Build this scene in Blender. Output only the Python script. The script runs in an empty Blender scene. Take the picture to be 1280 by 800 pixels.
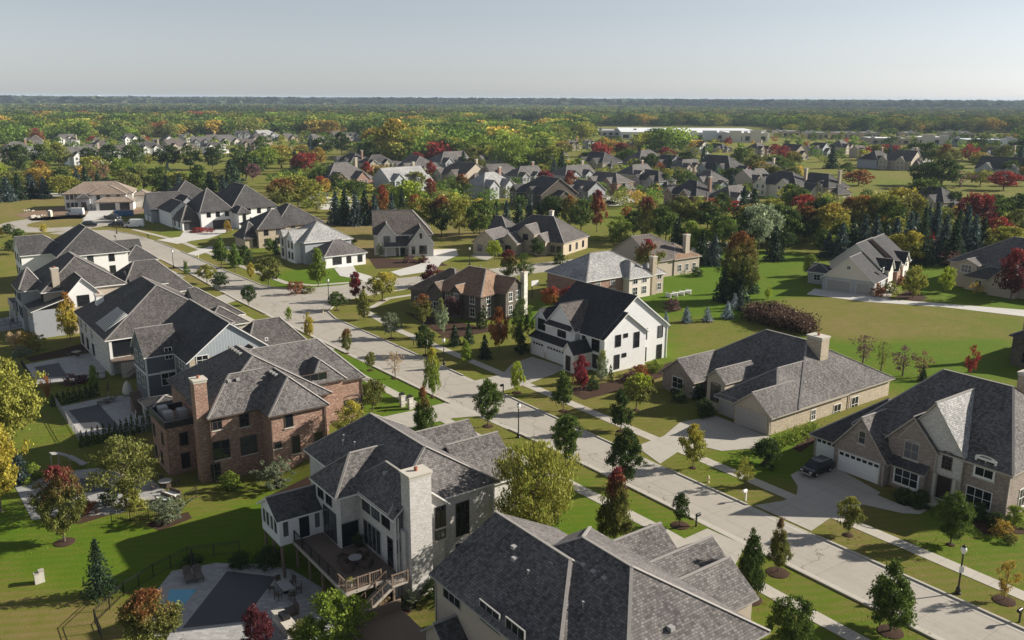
import bpy, math, random
import numpy as np
from mathutils import Vector, Matrix
random.seed(7); RNG = np.random.default_rng(11)
sc = bpy.context.scene
COL = sc.collection
R = math.radians

# ------------------------------------------------------------------ survey: camera height, street frame
HAZE_DENSITY = .00007
CAMH, FPX, HORIZ = 40.0, 1100.0, 122.8
ROLL = math.atan(6.0 / 1280); PITCH = math.atan((400 - HORIZ) / FPX)
TH = R(126.3)
Sx, Sy = math.cos(TH), math.sin(TH)            # along the street, away
Nx, Ny = Sy, -Sx                               # from the street to the right
OX, OY = 17.1, 91.4
ROT = TH - math.pi                             # local x = -S, local y = N
def W(a, b, z=0.0): return Vector((OX - Sx*a + Nx*b, OY - Sy*a + Ny*b, z))
def AB(x, y): dx, dy = x-OX, y-OY; return (-(dx*Sx+dy*Sy), dx*Nx+dy*Ny)
def ray(x, y):
    u, v = x-640.0, y-400.0; c, s = math.cos(ROLL), math.sin(ROLL)
    u, v = u*c+v*s, -u*s+v*c
    dx, dy = u/FPX, -v/FPX; cp, sp = math.cos(PITCH), math.sin(PITCH)
    return (dx, cp+dy*sp, dy*cp-sp)
def onz(x, y, z=0.0):
    r = ray(x, y); t = (CAMH-z)/-r[2]; return (r[0]*t, r[1]*t, z)
def rab(x, y):
    r = ray(x, y); o = AB(0, 0)
    return (o[0], o[1], CAMH), (-(r[0]*Sx+r[1]*Sy), r[0]*Nx+r[1]*Ny, r[2])
def onA(x, y, a):
    o, d = rab(x, y); t = (a-o[0])/d[0]; return (a, o[1]+d[1]*t, o[2]+d[2]*t)
def onB(x, y, b):
    o, d = rab(x, y); t = (b-o[1])/d[1]; return (o[0]+d[0]*t, b, o[2]+d[2]*t)
def sm(e0, e1, x):
    t = min(1, max(0, (x-e0)/(e1-e0))); return t*t*(3-2*t)
def TZ(a, b):                                   # lie of the land: walk-out yards behind the left row
    return -2.55*sm(-25.5, -36.5, b)*sm(-205, -165, a)*(1-sm(70, 110, a)) if b < -25 else 0.0
def TZw(x, y): return TZ(*AB(x, y))
def ground(x, y):                               # point of the ground seen at a survey mark
    z = 0.0
    for _ in range(14):
        p = onz(x, y, z); z = .5*z+.5*TZw(p[0], p[1])
    return Vector((p[0], p[1], TZw(p[0], p[1])))
def height_at(g, y):
    d = math.hypot(g.x, g.y); lo, hi = -5., 45.
    cp, sp = math.cos(PITCH), math.sin(PITCH)
    for _ in range(40):
        m = (lo+hi)/2; dz = m-CAMH
        f = g.y*cp-dz*sp; up = g.y*sp+dz*cp
        u, v = g.x/f*FPX, -up/f*FPX
        vv = u*math.sin(ROLL)+v*math.cos(ROLL)+400
        if vv > y: lo = m
        else: hi = m
    return (lo+hi)/2-g.z

# ------------------------------------------------------------------ scene helpers
def tag(o, label=None, cat=None, group=None, kind=None):
    if label: o['label'] = label
    if cat: o['category'] = cat
    if group: o['group'] = group
    if kind: o['kind'] = kind
    return o
def thing(name, label, cat, loc, rot=0.0, group=None):
    o = bpy.data.objects.new(name, None); COL.objects.link(o)
    o.empty_display_size = .5; o.location = loc; o.rotation_euler = (0, 0, rot)
    return tag(o, label, cat, group)
class MB:
    def __init__(s): s.v = []; s.f = []; s.uv = []; s.mi = []
    def face(s, pts, uv=None, mi=0):
        i = len(s.v); s.v += [tuple(p) for p in pts]; s.f.append(list(range(i, i+len(pts))))
        if uv is None:
            n = Vector(pts[0])-Vector(pts[1]); m = Vector(pts[2])-Vector(pts[1])
            k = n.cross(m); ax = max(range(3), key=lambda q: abs(k[q]))
            uv = [((p[1], p[2]) if ax == 0 else (p[0], p[2]) if ax == 1 else (p[0], p[1])) for p in pts]
        s.uv += list(uv); s.mi.append(mi)
    def box(s, a0, a1, b0, b1, z0, z1, mi=0, top=True, bot=True):
        P = lambda a, b, z: (a, b, z)
        s.face([P(a0,b0,z0), P(a1,b0,z0), P(a1,b0,z1), P(a0,b0,z1)], [(a0,z0),(a1,z0),(a1,z1),(a0,z1)], mi)
        s.face([P(a1,b0,z0), P(a1,b1,z0), P(a1,b1,z1), P(a1,b0,z1)], [(b0,z0),(b1,z0),(b1,z1),(b0,z1)], mi)
        s.face([P(a1,b1,z0), P(a0,b1,z0), P(a0,b1,z1), P(a1,b1,z1)], [(a1,z0),(a0,z0),(a0,z1),(a1,z1)], mi)
        s.face([P(a0,b1,z0), P(a0,b0,z0), P(a0,b0,z1), P(a0,b1,z1)], [(b1,z0),(b0,z0),(b0,z1),(b1,z1)], mi)
        if top: s.face([P(a0,b0,z1), P(a1,b0,z1), P(a1,b1,z1), P(a0,b1,z1)], None, mi)
        if bot: s.face([P(a0,b1,z0), P(a1,b1,z0), P(a1,b0,z0), P(a0,b0,z0)], None, mi)
    def bar(s, p, q, w, h=None, mi=0):            # box beam from p to q
        p, q = Vector(p), Vector(q); d = (q-p)
        if d.length < 1e-6: return
        d.normalize(); h = h or w
        up = Vector((0,0,1)) if abs(d.z) < .95 else Vector((1,0,0))
        x = d.cross(up).normalized(); y = x.cross(d)
        c = [x*w/2+y*h/2, -x*w/2+y*h/2, -x*w/2-y*h/2, x*w/2-y*h/2]
        A = [p+k for k in c]; B = [q+k for k in c]
        for i in range(4):
            j = (i+1) % 4; s.face([A[i], A[j], B[j], B[i]], None, mi)
        s.face(A[::-1], None, mi); s.face(B, None, mi)
    def tube(s, pts, rs, n=8, mi=0):
        rings = []
        for k, p in enumerate(pts):
            p = Vector(p); q = Vector(pts[min(k+1, len(pts)-1)])-Vector(pts[max(k-1, 0)])
            q.normalize(); up = Vector((1,0,0)) if abs(q.z) > .7 else Vector((0,0,1))
            x = q.cross(up).normalized(); y = q.cross(x)
            rings.append([p+(x*math.cos(6.2832*i/n)+y*math.sin(6.2832*i/n))*rs[k] for i in range(n)])
        for A, B in zip(rings, rings[1:]):
            for i in range(n):
                j = (i+1) % n; s.face([A[j], A[i], B[i], B[j]], [(i,0),(i,1),(i,1),(i,0)], mi)
        s.face(rings[0], None, mi); s.face(rings[-1][::-1], None, mi)
    def lathe(s, prof, n=12, c=(0,0,0), mi=0):
        s.tube([(c[0], c[1], c[2]+z) for r, z in prof], [max(r, .002) for r, z in prof], n, mi)
    def build(s, name, mats, parent=None, loc=(0,0,0), smooth=False):
        me = bpy.data.meshes.new(name); me.from_pydata(s.v, [], s.f)
        u = me.uv_layers.new(name='UVMap'); u.data.foreach_set('uv', [c for p in s.uv for c in p])
        mats = mats if isinstance(mats, (list, tuple)) else [mats]
        for m in mats: me.materials.append(m)
        if len(mats) > 1: me.polygons.foreach_set('material_index', s.mi)
        if smooth: me.shade_smooth()
        o = bpy.data.objects.new(name, me); COL.objects.link(o); o.location = loc
        if parent: o.parent = parent
        return o

# ------------------------------------------------------------------ materials
MATS = {}
class NT:
    def __init__(s, name, rough=.8, spec=.3):
        m = bpy.data.materials.new(name); m.use_nodes = True; s.m = m; s.t = m.node_tree
        s.b = s.t.nodes['Principled BSDF']; s.b.inputs['Roughness'].default_value = rough
        s.b.inputs['Specular IOR Level'].default_value = spec
    def n(s, kind, **kw):
        x = s.t.nodes.new(kind)
        for k, v in kw.items(): setattr(x, k, v)
        return x
    def l(s, a, b): s.t.links.new(a, b)
    def noise(s, scale, detail=4, src=None, rough=.6):
        x = s.n('ShaderNodeTexNoise'); x.inputs['Scale'].default_value = scale; x.inputs['Detail'].default_value = detail
        x.inputs['Roughness'].default_value = rough
        if src: s.l(src, x.inputs['Vector'])
        return x.outputs['Fac']
    def ramp(s, fac, stops):
        x = s.n('ShaderNodeValToRGB'); e = x.color_ramp.elements
        while len(e) < len(stops): e.new(.5)
        for k, (p, c) in zip(e, stops): k.position = p; k.color = (c, c, c, 1) if isinstance(c, (int, float)) else (*c, 1)
        s.l(fac, x.inputs[0]); return x.outputs[0]
    def mix(s, f, a, b, mode='MIX'):
        x = s.n('ShaderNodeMix', data_type='RGBA', blend_type=mode)
        for v, i in ((f, 0), (a, 6), (b, 7)):
            if isinstance(v, (int, float)): x.inputs[i].default_value = v if i == 0 else (v, v, v, 1)
            elif isinstance(v, tuple): x.inputs[i].default_value = (*v, 1)
            else: s.l(v, x.inputs[i])
        return x.outputs[2]
    def math(s, op, a, b=None, c=None):
        x = s.n('ShaderNodeMath', operation=op)
        for i, v in enumerate((a, b, c)):
            if v is None: continue
            if isinstance(v, (int, float)): x.inputs[i].default_value = v
            else: s.l(v, x.inputs[i])
        return x.outputs[0]
    def bump(s, h, strength=.3, dist=.02):
        x = s.n('ShaderNodeBump'); x.inputs['Strength'].default_value = strength; x.inputs['Distance'].default_value = dist
        s.l(h, x.inputs['Height']); s.l(x.outputs[0], s.b.inputs['Normal'])
    def base(s, c):
        if isinstance(c, tuple): s.b.inputs['Base Color'].default_value = (*c, 1)
        else: s.l(c, s.b.inputs['Base Color'])
def plain(name, c, rough=.6, spec=.3, var=.12, scale=3.0, metal=0):
    if name in MATS: return MATS[name]
    t = NT(name, rough, spec); g = t.n('ShaderNodeNewGeometry').outputs['Position']
    f = t.noise(scale, 5, g)
    t.base(t.mix(f, tuple(x*(1-var) for x in c), tuple(min(1, x*(1+var)) for x in c)))
    t.b.inputs['Metallic'].default_value = metal
    MATS[name] = t.m; return t.m
def uvnode(t): return t.n('ShaderNodeUVMap', uv_map='UVMap').outputs[0]
def shingle(name, c1, c2, dark=.55):
    if name in MATS: return MATS[name]
    t = NT(name, .85, .25); uv = uvnode(t); pos = t.n('ShaderNodeNewGeometry').outputs['Position']
    b = t.n('ShaderNodeTexBrick'); t.l(uv, b.inputs['Vector'])
    for k, v in (('Scale', 1), ('Mortar Size', .018), ('Mortar Smooth', .2), ('Bias', 0), ('Brick Width', .30), ('Row Height', .2)): b.inputs[k].default_value = v
    b.inputs['Color1'].default_value = (0,0,0,1); b.inputs['Color2'].default_value = (1,1,1,1); b.inputs['Mortar'].default_value = (.3,.3,.3,1)
    b.offset_frequency = 2; b.squash_frequency = 3; b.squash = .8
    mp = t.n('ShaderNodeMapping'); mp.inputs['Scale'].default_value = (2.2, .55, 1); t.l(uv, mp.inputs[0])
    st = t.noise(1.6, 6, mp.outputs[0], .7)                 # weather streaks down the slope
    big = t.noise(.22, 3, pos)
    f = t.math('MULTIPLY_ADD', b.outputs['Color'], .45, t.math('MULTIPLY', st, .9))
    f = t.math('ADD', f, t.math('MULTIPLY_ADD', big, .6, -.475))
    col = t.ramp(f, [(.18, c1), (.55, tuple((x+y)/2 for x, y in zip(c1, c2))), (.9, c2)])
    col = t.mix(b.outputs['Fac'], col, t.mix(1., col, dark, 'MULTIPLY'))
    t.base(col); t.bump(t.math('SUBTRACT', b.outputs['Color'], b.outputs['Fac']), .5, .03)
    MATS[name] = t.m; return t.m
def brick(name, cols, mortar, w=.24, h=.085, stone=False):
    if name in MATS: return MATS[name]
    t = NT(name, .9, .2); uv = uvnode(t)
    b = t.n('ShaderNodeTexBrick'); t.l(uv, b.inputs['Vector'])
    for k, v in (('Scale', 1), ('Mortar Size', .012), ('Mortar Smooth', .1), ('Bias', 0), ('Brick Width', w), ('Row Height', h)): b.inputs[k].default_value = v
    b.inputs['Color1'].default_value = (0,0,0,1); b.inputs['Color2'].default_value = (1,1,1,1); b.inputs['Mortar'].default_value = (.5,.5,.5,1)
    ns = t.noise(1.3, 5, uv, .7); hi = t.noise(9, 2, uv)
    f = t.math('MULTIPLY_ADD', b.outputs['Color'], .5, t.math('MULTIPLY_ADD', ns, .5, t.math('MULTIPLY_ADD', hi, .35, -.17)))
    col = t.ramp(f, [(.15, cols[0]), (.45, cols[1]), (.65, cols[2]), (.86, cols[3])])
    t.base(t.mix(b.outputs['Fac'], col, mortar)); t.bump(b.outputs['Fac'], -.4, .01)
    MATS[name] = t.m; return t.m
def siding(name, c, pitch=.16, vert=False):
    if name in MATS: return MATS[name]
    t = NT(name, .55, .3); uv = uvnode(t)
    sx = t.n('ShaderNodeSeparateXYZ'); t.l(uv, sx.inputs[0])
    k = t.math('FRACT', t.math('DIVIDE', sx.outputs[0 if vert else 1], pitch))
    ns = t.noise(1.2, 4, uv)
    if vert: groove = t.math('LESS_THAN', k, .18)
    else: groove = t.math('LESS_THAN', k, .12)
    col = t.mix(ns, tuple(x*.9 for x in c), tuple(min(.85, x*1.06) for x in c))
    t.base(t.mix(t.math('MULTIPLY', groove, .12 if not vert else 1), col, tuple(x*.55 for x in c) if not vert else tuple(min(.8, x*1.25) for x in c)))
    t.bump(groove if vert else k, .8, .03)
    MATS[name] = t.m; return t.m

M_TRIMW = plain('white_trim_paint', (.74,.73,.7), .45, .35, .05)
M_TRIMD = plain('dark_trim_metal', (.035,.033,.034), .4, .4)
M_TRIMB = plain('brown_trim', (.10,.075,.06), .5)
M_TRIMG = plain('grey_trim', (.33,.32,.31), .5)
M_TRIMT = plain('taupe_trim', (.40,.36,.31), .5)
M_CAP = plain('ridge_cap_shingle', (.30,.28,.26), .85, .2, .3, 6)  # paler than the shingles: the sunlit look of hip edges put into colour
M_CAPD = plain('dark_ridge_cap_shingle', (.07,.07,.075), .8, .2, .3, 6)
M_STONE = plain('limestone', (.52,.48,.41), .8, .2, .12, 4)
t = NT('window_glass', .05, .6)
_r = t.n('ShaderNodeObjectInfo').outputs['Random']; t.base(t.ramp(_r, [(.0, (.010,.012,.015)), (.55, (.016,.018,.022)), (.72, (.04,.043,.048)), (.86, (.08,.085,.09)), (.95, (.12,.125,.13))])); M_GLASS = t.m
M_BLACK = plain('black_metal', (.015,.015,.016), .4, .4)
M_GDOORW = siding('white_garage_door', (.72,.72,.70), .52)
M_GDOORG = siding('grey_garage_door', (.36,.34,.32), .52)
M_GDOORD = siding('dark_garage_door', (.05,.048,.05), .52)
M_DOOR = plain('dark_front_door', (.03,.022,.018), .35, .5)
M_SH_GREY = shingle('weathered_grey_shingles', (.06,.055,.054), (.235,.215,.205))
M_SH_BRN = shingle('brown_grey_shingles', (.055,.047,.043), (.20,.17,.155))
M_SH_CHAR = shingle('charcoal_shingles', (.028,.028,.031), (.075,.073,.075))
M_SH_DARK = shingle('dark_slate_shingles', (.036,.035,.037), (.125,.117,.115))
M_SH_WARM = shingle('warm_brown_shakes', (.065,.048,.037), (.25,.185,.14))
M_SH_MID = shingle('grey_brown_shingles', (.044,.040,.039), (.165,.150,.143))
M_SH_SILV = shingle('silver_cedar_shakes', (.19,.19,.19), (.54,.53,.51))
M_SH_TAN = shingle('tan_shakes', (.17,.13,.10), (.42,.33,.26))
M_SH_RUST = shingle('rust_brown_shakes', (.15,.09,.06), (.36,.24,.16))
M_BRK_RED = brick('red_brick', [(.10,.05,.035),(.24,.105,.07),(.33,.165,.11),(.60,.46,.36)], (.36,.30,.25))
M_BRK_TAN = brick('tan_brick', [(.24,.19,.13),(.36,.29,.20),(.46,.38,.27),(.58,.50,.38)], (.45,.40,.33))
M_BRK_GRY = brick('grey_brown_brick', [(.13,.10,.09),(.22,.17,.145),(.30,.24,.20),(.42,.35,.30)], (.33,.29,.26))
M_BRK_WHT = brick('whitewashed_brick', [(.34,.32,.30),(.50,.48,.45),(.58,.555,.525),(.68,.66,.63)], (.52,.50,.47))
M_BRK_DRK = brick('dark_brown_brick', [(.05,.042,.036),(.085,.07,.06),(.12,.10,.085),(.2,.17,.145)], (.13,.115,.10))
M_STONEW = brick('light_stone_block', [(.38,.35,.30),(.50,.47,.42),(.60,.57,.52),(.70,.67,.62)], (.55,.52,.47), .5, .22)
M_SID_WHT = siding('white_lap_siding', (.80,.80,.79))
M_SID_BLUE = siding('slate_blue_siding', (.145,.160,.180))
M_BB_BLUE = siding('blue_grey_board_and_batten', (.31,.345,.365), .42, True)
M_BB_TAN = siding('tan_board_and_batten', (.50,.46,.40), .42, True)
M_STUC_CRM = plain('cream_stucco', (.66,.60,.52), .85, .2, .06, 2)
M_STUC_WHT = plain('white_stucco', (.76,.75,.73), .85, .2, .05, 2)
M_STUC_TAN = plain('tan_stucco', (.42,.36,.29), .85, .2, .08, 2)
M_STUC_GRY = plain('grey_stucco', (.33,.34,.36), .85, .2, .08, 2)
M_SID_GRY = siding('grey_lap_siding', (.40,.42,.43))
M_WOOD = plain('cedar_wood', (.21,.155,.115), .7, .25, .3, 5)
M_DECK = plain('deck_boards', (.16,.12,.095), .7, .25, .3, 4)
M_BARK = plain('bark', (.13,.105,.085), .9, .1, .35, 14)

# ------------------------------------------------------------------ house builder (street frame or its own)
class House:
    def __init__(s, name, label, oa, ob, cat='house', group=None, rot=None, world=None, z=0.0, cap=None, trim=None):
        s.oa, s.ob = oa, ob; s.z = z
        if world is not None: s.oa = s.ob = 0; loc = world; s.rot = rot
        else: loc = W(oa, ob, z); s.rot = ROT
        s.root = thing(name, label, cat, loc, s.rot, group)
        s.wall = {}; s.roof = {}; s.trim = {}; s.cap = MB(); s.capm = cap or M_CAP; s.trimm = trim or M_TRIMW
    def p(s, a, b, z): return (a-s.oa, b-s.ob, z-s.z)
    def mb(s, d, m): return d.setdefault(m.name, (MB(), m))[0]
    def block(s, a0, a1, b0, b1, ze, axis='a', ends='hh', pitch=.7, wall=None, roof=None, z0=0., oh=.45, go=.32, trim=None, lower=None, gwall=None, hip=1.0, closed=True):
        """one walled volume and its roof; axis = ridge direction, ends: h hip / g gable; lower=(z, material) for a base course"""
        if wall:
            if lower:
                s.mb(s.wall, lower[1]).box(*[c-o for c, o in zip((a0,a1,b0,b1),(s.oa,s.oa,s.ob,s.ob))], z0-s.z, lower[0]-s.z, top=False, bot=False)
                s.mb(s.wall, wall).box(*[c-o for c, o in zip((a0,a1,b0,b1),(s.oa,s.oa,s.ob,s.ob))], lower[0]-s.z, ze-s.z, top=False, bot=False)
            else: s.mb(s.wall, wall).box(*[c-o for c, o in zip((a0,a1,b0,b1),(s.oa,s.oa,s.ob,s.ob))], z0-s.z, ze-s.z, top=closed, bot=False)
        if roof is None: return
        sw = axis == 'b'
        u0, u1, v0, v1 = (b0, b1, a0, a1) if sw else (a0, a1, b0, b1)
        P = (lambda u, v, z: s.p(v, u, z)) if sw else (lambda u, v, z: s.p(u, v, z))
        U0 = u0-(oh if ends[0] == 'h' else go); U1 = u1+(oh if ends[1] == 'h' else go)
        V0, V1 = v0-oh, v1+oh; vm = (v0+v1)/2; hw = (V1-V0)/2
        zE = ze-oh*pitch+.04; zR = zE+hw*pitch
        i0 = hw*hip if ends[0] == 'h' else 0; i1 = hw*hip if ends[1] == 'h' else 0
        if i0+i1 > U1-U0-.05:
            k = (U1-U0-.05)/(i0+i1); i0 *= k; i1 *= k
        c = [P(U0,V0,zE), P(U1,V0,zE), P(U1,V1,zE), P(U0,V1,zE)]; r0, r1 = P(U0+i0,vm,zR), P(U1-i1,vm,zR)
        sl = math.hypot(hw, zR-zE); T = .17
        rf = s.mb(s.roof, roof); tr = s.mb(s.trim, trim or s.trimm)
        def add(pts, uv):
            q = pts[::-1] if sw else pts; w = uv[::-1] if sw else uv
            rf.face(q, w)
            tr.face([(x, y, z-T) for x, y, z in q[::-1]])
        add([c[0], c[1], r1, r0], [(U0,0),(U1,0),(U1-i1,sl),(U0+i0,sl)])
        add([c[2], c[3], r0, r1], [(U1+9,0),(U0+9,0),(U0+i0+9,sl),(U1-i1+9,sl)])
        edges = [(c[0], c[1]), (c[2], c[3])]
        if ends[0] == 'h': add([c[3], c[0], r0], [(V1+4,0),(V0+4,0),(vm+4,math.hypot(i0,zR-zE))]); edges.append((c[3], c[0]))
        else: edges += [(r0, c[0]), (c[3], r0)]
        if ends[1] == 'h': add([c[1], c[2], r1], [(V0+3,0),(V1+3,0),(vm+3,math.hypot(i1,zR-zE))]); edges.append((c[1], c[2]))
        else: edges += [(c[1], r1), (r1, c[2])]
        for p, q in edges:
            f = [p, (p[0],p[1],p[2]-T), (q[0],q[1],q[2]-T), q]
            tr.face(f if not sw else f[::-1])
        lift = lambda p: (p[0], p[1], p[2]+.025)
        cl = [(r0, r1)] if U1-i1-U0-i0 > .1 else []
        if ends[0] == 'h': cl += [(c[0], r0), (c[3], r0)]
        if ends[1] == 'h': cl += [(c[1], r1), (c[2], r1)]
        for p, q in cl: s.cap.bar(lift(p), lift(q), .24, .07)
        gm = gwall or wall
        if gm:
            zt = ze+(v1-v0)/2*pitch-.02
            for e, u, sg in ((ends[0], u0, 1), (ends[1], u1, -1)):
                if e == 'g':
                    t = [P(u,v1,ze), P(u,v0,ze), P(u,vm,zt)]; uv = [(v1,ze),(v0,ze),(vm,zt)]
                    if (sg < 0) != sw: t.reverse(); uv.reverse()
                    s.mb(s.wall, gm).face(t, uv)
        return zR
    def shed(s, a0, a1, b0, b1, zlo, zhi, side, roof, wall=None, z0=0., oh=.35, T=.15):
        """lean-to roof rising away from side ('-b' = its low eave faces -b)"""
        if wall: s.mb(s.wall, wall).box(a0-s.oa, a1-s.oa, b0-s.ob, b1-s.ob, z0-s.z, zlo-s.z, top=False, bot=False)
        A0, A1, B0, B1 = a0-.2, a1+.2, b0-.2*0, b1
        rise = zhi-zlo
        if side == '-b': B0 = b0-oh; k = rise/(b1-b0); zl = zlo-oh*k; q = [(A0,B0,zl),(A1,B0,zl),(A1,B1,zhi),(A0,B1,zhi)]
        elif side == '+b': B1 = b1+oh; k = rise/(b1-b0); zl = zlo-oh*k; q = [(A1,B1,zl),(A0,B1,zl),(A0,b0,zhi),(A1,b0,zhi)]
        elif side == '+a': A1 = a1+oh; k = rise/(a1-a0); zl = zlo-oh*k; q = [(A1,b0-.2,zl),(A1,b1+.2,zl),(a0,b1+.2,zhi),(a0,b0-.2,zhi)]
        else: A0 = a0-oh; k = rise/(a1-a0); zl = zlo-oh*k; q = [(A0,b1+.2,zl),(A0,b0-.2,zl),(a1,b0-.2,zhi),(a1,b1+.2,zhi)]
        q = [s.p(*x) for x in q]; w = (Vector(q[1])-Vector(q[0])).length; d = (Vector(q[2])-Vector(q[1])).length
        s.mb(s.roof, roof).face(q, [(0,0),(w,0),(w,d),(0,d)])
        tr = s.mb(s.trim, s.trimm); lo = [(x,y,z-T) for x, y, z in q]
        tr.face(lo[::-1])
        for i in range(4): j = (i+1) % 4; tr.face([q[i], lo[i], lo[j], q[j]])
    def frame_of(s, side):
        # outward normal and horizontal tangent in local axes
        return {'+a': ((1,0),(0,1)), '-a': ((-1,0),(0,-1)), '-b': ((0,-1),(1,0)), '+b': ((0,1),(-1,0))}[side]
    def win(s, side, a, b, z, w, h, frame=None, nx=2, ny=2, sill=None, arch=False, name='window', pane=None, label=None, fw=.08, single=False):
        """window centred at (a,b,z) on a wall facing side"""
        n, t = s.frame_of(side); c = s.p(a, b, z); fm = frame or s.trimm
        m = MB()
        def bx(u0, u1, z0, z1, d0, d1, mi=0):
            P = lambda u, d, zz: (c[0]+t[0]*u+n[0]*d, c[1]+t[1]*u+n[1]*d, c[2]+zz)
            A = [P(u0,d1,z0), P(u1,d1,z0), P(u1,d1,z1), P(u0,d1,z1)]; B = [P(u0,d0,z0), P(u1,d0,z0), P(u1,d0,z1), P(u0,d0,z1)]
            m.face(A, None, mi)
            for i in range(4): j = (i+1) % 4; m.face([A[j], A[i], B[i], B[j]], None, mi)
        W2, H2 = w/2, h/2
        for u0, u1, z0, z1 in ((-W2-fw,-W2,-H2-fw,H2+fw), (W2,W2+fw,-H2-fw,H2+fw), (-W2,W2,H2,H2+fw), (-W2,W2,-H2-fw,-H2)): bx(u0,u1,z0,z1,-.05,.06)
        for i in range(1, nx): u = -W2+w*i/nx; bx(u-.025,u+.025,-H2,H2,-.05,.05)
        for i in range(1, ny): v = -H2+h*i/ny; bx(-W2,W2,v-.025,v+.025,-.05,.048)
        if arch:
            k = 10
            for i in range(k):
                t0, t1 = math.pi*i/k, math.pi*(i+1)/k
                P = lambda th, rr, d: (c[0]+t[0]*rr*math.cos(th)+n[0]*d, c[1]+t[1]*rr*math.cos(th)+n[1]*d, c[2]+H2+fw+rr*.32*math.sin(th))
                m.face([P(t1,W2+.2,.07), P(t0,W2+.2,.07), P(t0,W2*.8,.07), P(t1,W2*.8,.07)][::-1], None, 0)
        if sill is not None:
            bx(-W2-fw-.1, W2+fw+.1, -H2-fw-.12, -H2-fw, -.05, .12, 1 if not single else 0)
        mats = [fm, sill or fm]
        if single:
            P = lambda u, zz: (c[0]+t[0]*u+n[0]*.02, c[1]+t[1]*u+n[1]*.02, c[2]+zz)
            m.face([P(-W2,-H2), P(W2,-H2), P(W2,H2), P(-W2,H2)], None, 1); mats = [fm, pane or M_GLASS]
        o = m.build(name, mats, s.root)
        if label: o['label'] = label
        if single: return o
        g = MB()
        P = lambda u, zz: (c[0]+t[0]*u+n[0]*.02, c[1]+t[1]*u+n[1]*.02, c[2]+zz)
        g.face([P(-W2,-H2), P(W2,-H2), P(W2,H2), P(-W2,H2)]); g.build('pane', pane or M_GLASS, o)
        return o
    def wA(s, a, px, py, w, h, **k): q = onA(px, py, a); return s.win('+a', a, q[1], q[2], w, h, **k)
    def wB(s, b, px, py, w, h, **k): q = onB(px, py, b); return s.win('-b', q[0], b, q[2], w, h, **k)
    def garage(s, side, a, b, w, h=2.35, door=None, frame=None, z0=0., glass=True, name='garage_door'):
        n, t = s.frame_of(side); c = s.p(a, b, z0); m = MB(); dm = door or M_GDOORW
        def bx(mm, u0, u1, z0_, z1, d0, d1, mi=0):
            P = lambda u, d, zz: (c[0]+t[0]*u+n[0]*d, c[1]+t[1]*u+n[1]*d, c[2]+zz)
            A = [P(u0,d1,z0_), P(u1,d1,z0_), P(u1,d1,z1), P(u0,d1,z1)]; B = [P(u0,d0,z0_), P(u1,d0,z0_), P(u1,d0,z1), P(u0,d0,z1)]
            mm.face(A, [(u0,z0_),(u1,z0_),(u1,z1),(u0,z1)], mi)
            for i in range(4): j = (i+1) % 4; mm.face([A[j], A[i], B[i], B[j]], None, mi)
        bx(m, -w/2, w/2, .02, h, -.05, .035)
        for i in range(1, 4): bx(m, -w/2, w/2, h*i/4-.012, h*i/4+.012, -.05, .05)
        o = m.build(name, dm, s.root); f = MB()
        for u0, u1, z0_, z1 in ((-w/2-.14,-w/2,0,h+.14), (w/2,w/2+.14,0,h+.14), (-w/2,w/2,h,h+.14)): bx(f, u0, u1, z0_, z1, -.05, .08)
        f.build('door_frame', frame or s.trimm, o)
        if glass:
            g = MB(); k = max(3, int(w/.62))
            for i in range(k): u = -w/2+w*(i+.5)/k; bx(g, u-w/k*.36, u+w/k*.36, h*.79, h*.93, -.02, .055)
            g.build('pane', M_GLASS, o)
        return o
    def door(s, side, a, b, w=1.1, h=2.3, z0=.25, mat=None):
        n, t = s.frame_of(side); c = s.p(a, b, z0); m = MB(); f = MB()
        def bx(mm, u0, u1, z0_, z1, d0, d1):
            P = lambda u, d, zz: (c[0]+t[0]*u+n[0]*d, c[1]+t[1]*u+n[1]*d, c[2]+zz)
            A = [P(u0,d1,z0_), P(u1,d1,z0_), P(u1,d1,z1), P(u0,d1,z1)]; B = [P(u0,d0,z0_), P(u1,d0,z0_), P(u1,d0,z1), P(u0,d0,z1)]
            mm.face(A)
            for i in range(4): j = (i+1) % 4; mm.face([A[j], A[i], B[i], B[j]])
        bx(m, -w/2, w/2, 0, h, -.05, .03); bx(m, -w/2+.12, w/2-.12, h*.55, h*.92, -.05, .05); bx(m, -w/2+.12, w/2-.12, .15, h*.45, -.05, .05)
        for u0, u1, z0_, z1 in ((-w/2-.12,-w/2,0,h+.12), (w/2,w/2+.12,0,h+.12), (-w/2,w/2,h,h+.12)): bx(f, u0, u1, z0_, z1, -.05, .07)
        o = m.build('front_door', mat or M_DOOR, s.root); f.build('door_frame', s.trimm, o); return o
    def chimney(s, a0, a1, b0, b1, z0, z1, mat, cap=None, flue=True):
        m = MB(); q = [a0-s.oa, a1-s.oa, b0-s.ob, b1-s.ob]
        m.box(*q, z0-s.z, z1-s.z, bot=False); o = m.build('chimney', mat, s.root)
        k = MB(); k.box(q[0]-.12, q[1]+.12, q[2]-.12, q[3]+.12, z1-s.z, z1-s.z+.16); k.box(q[0]-.04, q[1]+.04, q[2]-.04, q[3]+.04, z1-s.z-.25, z1-s.z-.002)
        k.build('chimney_cap', cap or M_STONE, o)
        if flue:
            f = MB(); f.lathe([(.17,0),(.17,.3),(.14,.3),(.14,.34)], 10, ((q[0]+q[1])/2, (q[2]+q[3])/2, z1-s.z+.16)); f.build('flue', plain('terracotta', (.3,.12,.07)), o)
        return o
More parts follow.
